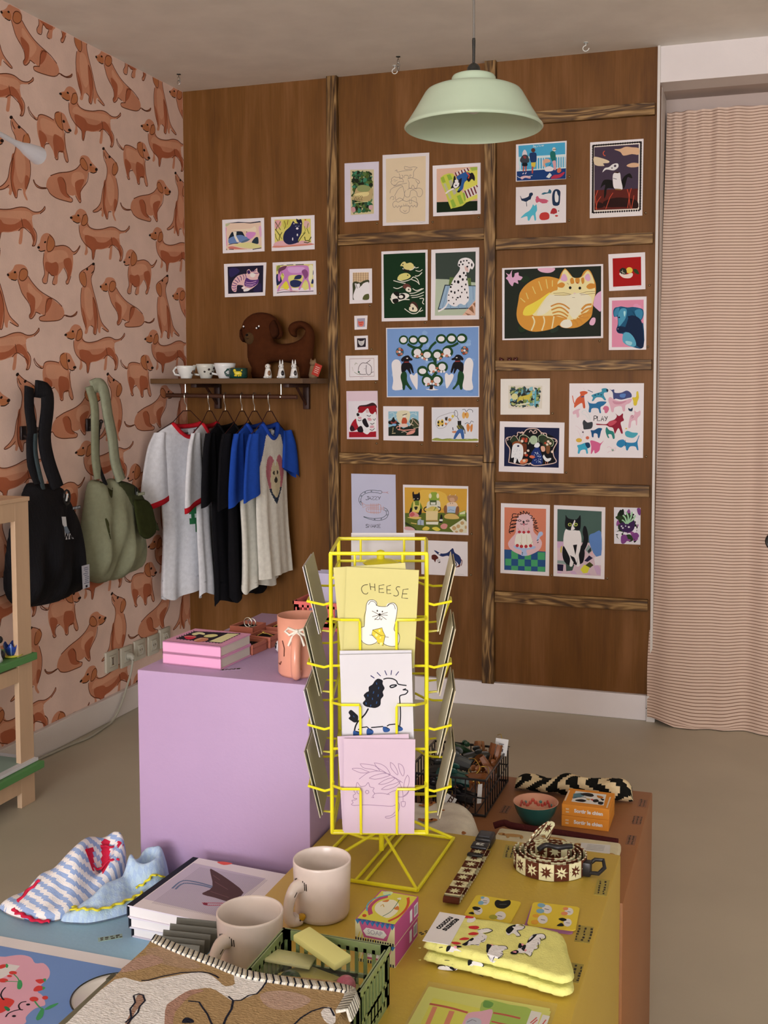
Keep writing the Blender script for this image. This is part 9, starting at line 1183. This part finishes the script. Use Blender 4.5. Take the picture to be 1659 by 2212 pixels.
# ================================================================ brown plinth
bk_ = (.012, .012, .013)
bx0, bx1, by0, by1, bzt = 1.880, 2.037, -2.515, -2.322, ZN + .072
t = thing('wire_basket', 'black wire basket full of hair clips and sunglasses on the brown plinth', 'basket', (0, 0, 0))
mb = MB(); ringp = lambda z: [(bx0, by0, z), (bx1, by0, z), (bx1, by1, z), (bx0, by1, z), (bx0, by0, z)]
for z in (bzt, ZN + .004): mb.tube(ringp(z), .0026, bk_, 6)
mb.tube(ringp(ZN + .038), .0016, bk_, 6); mb.build('basket_ring', lacquer, t, smooth='auto')
mb = MB()
for k in range(9):
    x = bx0 + (bx1 - bx0) * k / 8
    for y in (by0, by1): mb.tube([(x, y, ZN + .004), (x, y, bzt)], .0014, bk_, 6)
    mb.tube([(x, by0, ZN + .004), (x, by1, ZN + .004)], .0012, bk_, 5)
for k in range(1, 10):
    y = by0 + (by1 - by0) * k / 10
    for x in (bx0, bx1): mb.tube([(x, y, ZN + .004), (x, y, bzt)], .0014, bk_, 6)
mb.build('basket_wire', lacquer, t, smooth='auto')
rg = random.Random(12)
def claw(c, s_, rot, col, label, name='hair_clip', m_=None):
    mb = MB(); A = rot
    for sd in (-1, 1):
        rows = []
        for k in range(9):
            u = -1 + 2 * k / 8; hh = (1 - .25 * u * u)
            rows.append([Vector(c) + A @ Vector((u * s_, sd * s_ * q, s_ * .55 * hh * z)) for q, z in ((.05, .9), (.28, .75), (.42, .3), (.36, -.3), (.3, -.3), (.34, .3), (.22, .65), (.02, .8))])
        mb.grid(rows, col, cu=True)
        for k in range(5): mb.tube([Vector(c) + A @ Vector((-s_ * .8 + k * s_ * .4, sd * s_ * .36, -.12 * s_)), Vector(c) + A @ Vector((-s_ * .8 + k * s_ * .4, sd * s_ * .2, -s_ * .55))], [s_ * .07, s_ * .03], col, 6)
    for sd in (-1, 1): mb.ball(Vector(c) + A @ Vector((0, sd * s_ * .22, s_ * .72)), (s_ * .3, s_ * .07, s_ * .22), col, 10, 6, rot=A)
    return tag(mb.build(name, m_ or ceramic, smooth='auto'), label, 'hair clip', 'hair clips in the wire basket')
tor = PX('7a4422', 1.1); dk = PX('2c2a26'); teal = PX('2a5048'); grn = PX('23402a')
E_ = lambda a, b, c: (Matrix.Rotation(R(c), 3, 'Z') @ Matrix.Rotation(R(b), 3, 'Y') @ Matrix.Rotation(R(a), 3, 'X'))
cl = [((2.020, -2.38, ZN + .068), .030, E_(40, -70, 60), tor, 'tortoiseshell orange hair clip standing upright at the right rear of the basket'),
      ((2.013, -2.42, ZN + .060), .028, E_(-30, 60, 20), tor, 'tortoiseshell orange hair clip leaning in front of the upright one in the basket'),
      ((1.988, -2.365, ZN + .068), .026, E_(20, -60, 110), PX('84502a', 1.1), 'light brown hair clip standing at the back of the basket'),
      ((1.950, -2.36, ZN + .070), .024, E_(0, 30, 40), grn, 'dark green round hair clip at the back left of the basket'),
      ((1.955, -2.42, ZN + .066), .034, E_(10, 5, -10), PX('5a5a58'), 'grey hair clip lying on top of the heap in the basket'),
      ((1.990, -2.40, ZN + .072), .028, E_(15, 0, 35), dk, 'black patterned hair clip with beads on top of the basket heap'),
      ((1.930, -2.45, ZN + .056), .032, E_(0, -10, 10), dk, 'black hair clip at the left middle of the basket'),
      ((1.965, -2.478, ZN + .056), .034, E_(20, 5, 0), teal, 'teal hair clip near the front of the basket'),
      ((2.005, -2.462, ZN + .052), .030, E_(-10, 10, 60), tor, 'tortoiseshell hair clip low at the right of the basket, behind the front rim'),
      ((1.930, -2.495, ZN + .030), .030, E_(0, 0, 5), PX('1c1c1e'), 'black hair clip low at the front left of the basket'),
      ((1.985, -2.495, ZN + .028), .030, E_(30, 0, -15), PX('242022'), 'black hair clip low at the front right of the basket'),
      ((1.905, -2.40, ZN + .055), .030, E_(0, 10, 80), PX('33302c'), 'dark hair clip at the far left of the basket'),
      ((2.024, -2.345, ZN + .072), .024, E_(30, -60, 10), PX('2a2c2a'), 'dark hair clip beside the white price tag at the basket corner')]
for c in cl: claw(*c)
def swing(c, rot, label, W=.026, D=.034, txt=True, word=None):
    t = thing('swing_tag', label, 'tag', c, 'white swing tags in the wire basket'); t.rotation_euler = rot
    mb = MB(); mb.box((0, 0, 0), (W, .0008, D), PX('e0d8da', 1.05), bevel=.0003)
    if word: addtext(mb, word, .016, plane((0, -.0005, 0), (0, 0, 1), (-1, 0, 0)), PX('4a3028'), bold=.0004, layer=1)
    elif txt:
        mb.box((0, -.0005, .006), (W * .4, .0002, .002), PX('8a8088')); mb.box((0, -.0005, .001), (W * .45, .0002, .0014), PX('a89ea4')); mb.box((0, -.0005, -.006), (W * .36, .0002, .006), PX('5a5058'))
    mb.build('tag_card', paper, t); mb = MB(); mb.tube([(0, 0, D / 2 - .002), (-.004, .004, D / 2 + .008), (-.010, .010, D / 2 + .004)], .0007, PX('c8a84a'), 5); mb.build('tag_string', metal, t)
swing((2.031, -2.358, ZN + .086), (R(-6), R(8), R(15)), 'white swing tag hanging at the top right corner of the wire basket')
swing((1.966, -2.521, ZN + .024), (R(-8), R(30), R(10)), 'white swing tag with brown lettering at the lower front of the basket', .022, .028, word='Gazza')
swing((1.952, -2.486, ZN + .064), (R(-20), R(-8), R(12)), 'small white swing tag among the clips behind the front basket rim', .016, .022, txt=False)
swing((2.022, -2.50, ZN + .040), (R(-5), R(10), R(60)), 'narrow white swing tag inside the right front corner of the basket', .012, .036, txt=False)
mb = MB(); gw = PX('c8a648', 1.1)
mb.tube(spline([(1.985, -2.44, ZN + .084), (2.0, -2.45, ZN + .088), (2.012, -2.46, ZN + .074), (2.0, -2.47, ZN + .062), (1.99, -2.455, ZN + .07), (2.02, -2.44, ZN + .072), (2.03, -2.46, ZN + .066)], False, 5), .0009, gw, 6)
tag(mb.build('gold_cord', metal, smooth=True), 'tangled gold cord on the clips in the wire basket', 'cord')
t = thing('bowl', 'small teal bowl with painted pink inside on the brown plinth', 'bowl', (2.131, -2.503, ZN + .0002))
pk = PX('c88a70', 1.1); mb = MB(); rr = .0425
mb.lathe([(.0005, 0), (.020, 0), (.026, .003), (.036, .020), (.0425, .039)], PX('1f524e', 1.15), 40); mb.build('bowl_outside', ceramic, t, smooth=True)
mb = MB(); mb.lathe([(.0425, .039), (.0415, .0398), (.0395, .038), (.033, .021), (.022, .008), (.0005, .0055)], pk, 40); mb.build('bowl_inside', ceramic, t, smooth=True)
mb = MB(); rg = random.Random(6)
for a0, c in ((60, 'c84a42'), (110, 'cf5a4a'), (20, 'd0604a'), (150, 'c85a50')):
    for k in range(5):
        a = R(a0 + (k - 2) * 9); z = .020 + .008 * (1 - abs(k - 2) / 2); q = .0315 + (z - .020) * .42
        mb.ball((math.cos(a) * q, math.sin(a) * q, z), (.0012, .0035, .0042), PX(c), 8, 5, rot=rz3(a))
for a0 in (85, 40, 135): mb.ball((math.cos(R(a0)) * .034, math.sin(R(a0)) * .034, .026), (.0012, .003, .003), PX('5a8a88'), 8, 5, rot=rz3(R(a0)))
mb.build('painted_motif', ceramic, t, smooth=True)
for k in range(2):
    t = thing('card_game', ['lower orange card game box lettered Sortir le chien', 'upper orange card game box with animals picture, lettered Sortir le chien'][k], 'game box', (2.224 + .0005 * k, -2.466, ZN + .0002 + k * .0212), 'orange card game boxes'); og = PX('d68430', 1.15)
    mb = MB(); W, D, T = .087, .0835, .0208; mb.box((0, 0, T / 2), (W, D, T), og, bevel=.0008); mb.box((W / 2 + .0001, 0, T / 2), (.0004, D * .94, T * .8), PX('d98a34'))
    mb.build('carton', paper, t); mb = MB(); pf = plane((.006, -D / 2 - .0002, T / 2), (1, 0, 0), (0, 0, 1)); addtext(mb, 'Sortir le chien', .0092, pf, PX('ecdcd0', 1.1), bold=.00045, layer=2)
    for q in ((-.042, -.005), (-.042, .0005)): mb.poly([pf(a, b, 3e-5) for a, b in ((q[0], q[1]), (q[0] + .006, q[1]), (q[0] + .006, q[1] + .003), (q[0], q[1] + .003))], PX('e4b890'))
    mb.build('side_lettering', paper, t)
    if k:
        mb = MB(); draw(mb, ART['gamebox'][3], .00025, lambda u, v, l: (u * W / .108, v * D / .092, T + .0001 + l)); mb.build('lid_picture', paper, t)
mb = MB(); rows = []; n_ = 60
for i in range(n_ + 1):
    f = i / n_; x = 2.058 + .237 * f; e = math.sin(math.pi * min(1, max(0, f)) ) ** .25 if 0 < f < 1 else .02
    ry = (.024 + .006 * math.sin(f * 9)) * e; rz_ = (.017 + .004 * math.sin(f * 14 + 1) + .008 * sm(.5, .75, f)) * e
    rows.append([(x, -2.352 + .006 * math.sin(f * 7) + ry * math.cos(a) * (1 + .1 * math.sin(3 * a + f * 30)), ZN + .002 + max(0, rz_ * (1 + math.sin(a) * (1 + .10 * math.sin(4 * a + f * 22))))) for a in [2 * math.pi * k / 26 for k in range(26)]])
def zeb(i, j): return PX('14130f') if (math.sin(i * .62 + 2.2 * math.sin(j * .5 + i * .1)) > -.15) else PX('cdb08a', 1.1)
mb.grid(rows, zeb, cu=True); mb.poly(rows[0][::-1], PX('14130f')); mb.poly(rows[-1], PX('14130f'))
tag(mb.build('fabric_pouch', cloth, smooth=True), 'rolled black and cream striped fabric pouch at the back of the brown plinth', 'pouch')
t = thing('folded_fabric', 'folded white fabric with small brown dogs, in front of the wire basket', 'fabric', (0, 0, 0))
FO = [(1.868, -2.60), (1.875, -2.555), (1.93, -2.532), (1.985, -2.53), (2.018, -2.545), (2.042, -2.585), (2.045, -2.625), (2.04, -2.68), (2.0, -2.735), (1.93, -2.745), (1.88, -2.72)]
hfF = lambda u, v, b: b * (1 + .22 * math.sin(u * 55 + v * 20) * .6) + .002 * math.sin(v * 110)
mb = MB(); inflate(mb, FO, lambda u, v, h: (u, v, ZN + .001 + h), .006, .030, .022, PX('d9c8b6', 1.15), back=0, hf=hfF); mb.build('fabric_body', cloth, t, smooth=True, weld=.0006)
mb = MB()
for (u, v, a) in ((1.985, -2.575, .3), (1.90, -2.60, -.2), (1.955, -2.63, .1), (2.01, -2.62, .9), (1.90, -2.66, .5), (1.98, -2.69, -.3), (1.935, -2.56, .7), (2.02, -2.66, -.6)):
    A = rz3(a); zz = ZN + .033
    for d, rr in (((0, 0, 0), (.013, .007, .0015)), ((.013, .004, .0005), (.007, .005, .0015)), ((-.012, .002, .0003), (.004, .003, .0012))): mb.ball(Vector((u, v, ZN + .0305)) + A @ Vector(d), rr, PX('a8683c', 1.1), 12, 6, rot=A)
    mb.ball(Vector((u, v, ZN + .0325)) + A @ Vector((.010, .001, 0)), (.002, .004, .001), PX('5a2c1c'), 8, 5)
mb.build('dog_pattern', cloth, t, smooth=True)
t = thing('dog_pouch', 'flat cream pouch with brown dogs and dark red zip edge behind the coiled leash', 'pouch', (0, 0, 0))
mb = MB(); mb.box((2.1925, -2.675, ZN + .012), (.218, .155, .020), PX('d8c6a6', 1.15), bevel=.006); mb.build('pouch_body', cloth, t, smooth='auto')
mb = MB(); mb.tube(spline([(2.072, -2.592, ZN + .020), (2.09, -2.588, ZN + .026), (2.105, -2.591, ZN + .024), (2.15, -2.592, ZN + .023), (2.22, -2.593, ZN + .022), (2.295, -2.592, ZN + .019)], False, 4), .0062, PX('4a1c1c'), 8); mb.build('zip_edge', cloth, t, smooth=True)
mb = MB()
for (u, v, a) in ((2.115, -2.628, .1), (2.19, -2.62, -.1), (2.25, -2.63, .15), (2.14, -2.68, .1), (2.28, -2.66, .6)):
    A = rz3(a); z = ZN + .0222
    for d, rr in (((0, 0, 0), (.018, .007, .0006)), ((-.020, .002, 0), (.007, .0055, .0007)), ((.016, -.006, 0), (.003, .006, .0006)), ((-.008, -.007, 0), (.003, .006, .0006))): mb.ball(Vector((u, v, z)) + A @ Vector(d), rr, PX('b98a56', 1.1), 12, 6, rot=A)
    mb.ball(Vector((u, v, z + .0004)) + A @ Vector((-.017, .0005, 0)), (.0025, .004, .0005), PX('8a5428'), 8, 5)
mb.build('dog_pattern', cloth, t, smooth=True)
mb = MB(); mb.box((2.262, -2.640, ZN + .0235), (.05, .034, .0008), PX('dcd2d0', 1.1), rot=rz3(.1))
for k in range(4): mb.box((2.262, -2.630 - k * .006, ZN + .0241), (.03, .0012, .0003), PX('a8a0a0'), rot=rz3(.1))
mb.build('paper_label', paper, t)
# ================================================================ lilac plinth
def pinkbook(z, label, art):
    pkc = PX('d592b2', 1.05)
    t = thing('box_book', label, 'book', (1.611, -2.806, z), 'pink books on the lilac plinth', rz=R(-3.5)); W, D, T = .114, .102, .0197
    mb = MB(); mb.box((0, 0, .0011), (W, D, .0022), pkc); mb.box((0, 0, T - .0011), (W, D, .0022), pkc); mb.box((0, -D / 2 + .001, T / 2), (W, .002, T), pkc); mb.build('cover', paper, t)
    mb = MB(); mb.box((0, 0, T / 2), (W - .003, D - .003, T - .0046), PX('c9bab0', 1.05))
    for k in range(7): mb.box((W / 2 - .0012, -D / 2 + .003, .003 + k * .0022), (.0005, .002, .0012), PX('e4d8c0'))
    mb.build('pages', paper, t)
    if art:
        mb = MB(); w_, d_ = ART['pinkbook'][:2]; draw(mb, ART['pinkbook'][3], .00025, lambda u, v, l: (u * W / w_ * 1000, v * D / d_ * 1000, T + .0001 + l), colf=lambda h: PX(h, 1.25)); mb.build('cover_picture', paper, t)
pinkbook(ZL + .0002, 'lower of the two pink books on the lilac plinth', False)
pinkbook(ZL + .0202, 'upper pink book with fruit slices in a black panel on its cover', True)
tr = PX('a85e4c', 1.15)
TR = [('terracotta jewellery tray holding a silver ring, at the left rear', 1.607, -2.640, .0275, 'ring'), ('terracotta jewellery tray in the middle, holding a gold earring', 1.658, -2.672, .020, 'earring'), ('terracotta jewellery tray at the right rear holding a thin gold chain', 1.655, -2.596, .020, 'chain'), ('empty looking terracotta jewellery tray nearest the pink books', 1.650, -2.728, .018, None), ('terracotta jewellery tray behind the pink books, mostly hidden', 1.590, -2.70, .020, None)]
for lab, x, y, hgt, jw in TR:
    t = thing('jewellery_tray', lab, 'tray', (x, y, ZL + .0002), 'terracotta jewellery trays', rz=R(-5)); S_ = .046
    mb = MB(); mb.box((0, 0, .002), (S_, S_, .004), tr)
    for sx, sy_, dx, dy in ((0, S_ / 2, S_, .003), (0, -S_ / 2, S_, .003), (S_ / 2, 0, .003, S_), (-S_ / 2, 0, .003, S_)):
        mb.box((sx, sy_, hgt / 2), (dx + .003 if dx > dy else dx, dy, hgt), tr); mb.box((sx, sy_, hgt * .62), (dx + .005 if dx > dy else dx + .002, dy + .002 if dy < dx else dy, hgt * .12), PX('9c5444', 1.1))
    mb.build('tray_body', plastic, t)
    mb = MB(); mb.box((0, 0, hgt - .007), (S_ - .003, S_ - .003, .003), PX('1c1618')); mb.build('velvet_pad', plush, t)
    if jw:
        mb = MB(); gd = PX('d2c8bc') if jw == 'ring' else PX('c8a458')
        if jw == 'ring': mb.tube([(.008 * math.cos(a), 0, hgt + .003 + .009 * math.sin(a)) for a in [k * math.pi / 8 for k in range(16)]], .0011, gd, 6, closed=True); mb.tube([(.008 * math.cos(a) + .006, .004, hgt + .002 + .008 * math.sin(a)) for a in [k * math.pi / 8 for k in range(16)]], .001, gd, 6, closed=True)
        else: mb.tube(spline([(-.014, -.004, hgt - .004), (-.006, .002, hgt), (.0, -.003, hgt + .001), (.006, .003, hgt - .002), (.016, .001, hgt - .004)], False, 4), .0012, gd, 6); mb.ball((-.004, 0, hgt + .001), .003, gd, 8, 6)
        o = mb.build({'ring': 'finger_ring', 'earring': 'earring', 'chain': 'necklace_chain'}[jw], metal, loc=(x, y, ZL + .0004), smooth=True); tag(o, {'ring': 'silver hoop rings standing in the left rear terracotta tray', 'earring': 'gold earring lying in the middle terracotta tray', 'chain': 'thin gold chain in the right rear terracotta tray'}[jw], 'jewellery')
t = thing('elephant_mug', 'pink elephant mug with trunk handle and white bow on the lilac plinth', 'mug', (1.800, -2.838, ZL + .0002)); pk2 = PX('d08a74', 1.12); r_, h_ = .0365, .098
mb = MB(); mb.lathe([(.0005, 0), (r_ * .92, 0), (r_, .005), (r_ * 1.0, h_ * .6), (r_ * 1.03, h_), (r_ * .97, h_), (r_ * .94, h_ * .6), (r_ * .9, .008), (.0005, .006)], pk2, 40); mb.build('mug_body', ceramic, t, smooth=True)
hd = R(-74); D_ = Vector((math.cos(hd), math.sin(hd), 0)); Zv = Vector((0, 0, 1))
mb = MB(); mb.tube(spline([tuple(D_ * (r_ * .9) + Zv * (h_ * .70)), tuple(D_ * (r_ * 1.25) + Zv * (h_ * .66)), tuple(D_ * (r_ * 1.5) + Zv * (h_ * .45)), tuple(D_ * (r_ * 1.52) + Zv * (h_ * .24)), tuple(D_ * (r_ * 1.35) + Zv * (h_ * .1)), tuple(D_ * (r_ * 1.12) + Zv * (h_ * .10)), tuple(D_ * (r_ * 1.12) + Zv * (h_ * .17))], False, 4), .0078, pk2, 12); mb.build('trunk_handle', ceramic, t, smooth=True)
mb = MB(); q0 = D_ * (r_ * 1.06) + Zv * (h_ * .80); S2 = Vector((-D_.y, D_.x, 0)); wb = PX('e2d2c4')
for s_ in (-1, 1):
    mb.tube([q0, q0 + S2 * s_ * .014 + Zv * .005 - D_ * .003, q0 + S2 * s_ * .020 - Zv * .001 - D_ * .007, q0 + S2 * s_ * .012 - Zv * .006 - D_ * .001, q0], .0024, wb, 7); mb.tube([q0, q0 + S2 * s_ * .008 - Zv * .010 + D_ * .004, q0 + S2 * s_ * .013 - Zv * .022 + D_ * .007], .0022, wb, 7)
mb.ball(q0, .0042, wb, 8, 6); mb.build('bow', ceramic, t, smooth=True)
mb = MB()
for s_ in (-1, 1):
    a = hd - s_ * .75; mb.tube([(r_ * 1.02 * math.cos(a + q), r_ * 1.02 * math.sin(a + q), z) for q, z in ((0, h_ * .62), (.12 * s_, h_ * .5), (.1 * s_, h_ * .36))], .0008, PX('5a3028'), 5)
    mb.tube([(r_ * 1.02 * math.cos(a - .2 * s_ + q), r_ * 1.02 * math.sin(a - .2 * s_ + q), z) for q, z in ((-.12, h_ * .22), (0, h_ * .2), (.1, h_ * .26))], .0008, PX('5a3028'), 5)
mb.build('painted_lines', ceramic, t)
t = thing('figurine', 'small white figurine with black marks half hidden behind the pink elephant mug', 'figurine', (1.712, -2.722, ZL + .0002))
mb = MB(); wf = PX('cfc2c2', 1.1); mb.ball((0, 0, .012), (.011, .010, .012), wf, 14, 8); mb.ball((.006, -.002, .028), (.008, .008, .008), wf, 12, 8); mb.ball((.004, -.009, .006), (.005, .006, .006), wf, 10, 6); mb.build('body', ceramic, t, smooth=True)
mb = MB(); mb.ball((-.006, -.007, .014), (.0025, .0025, .006), PX('1c181c'), 8, 5); mb.ball((.002, -.010, .012), (.0015, .001, .004), PX('1c181c'), 8, 5); mb.build('painted_marks', ceramic, t, smooth=True)
crc = PX('cf5e58', 1.12)
crate(1.655, 1.79, -2.535, -2.43, ZL, ZL + .055, crc, 'coral red slotted crate of clear cards at the back of the lilac plinth')
for i, y in enumerate((-2.515, -2.50, -2.485, -2.47)):
    o = slab('clear_card', 'card', ['foremost lilac tinted clear sleeve card in the coral crate', 'second lilac tinted clear sleeve card in the coral crate', 'third lilac tinted clear sleeve card in the coral crate', 'rearmost lilac tinted clear sleeve card in the coral crate'][i], (1.727 + .006 * (i % 2), y, ZL + .058), (.095, .0012, .1), (R(-5), 0, R(3 * i - 4)), PX('a498ac', 1.1), paper, 0, 'clear cards in the coral crate')
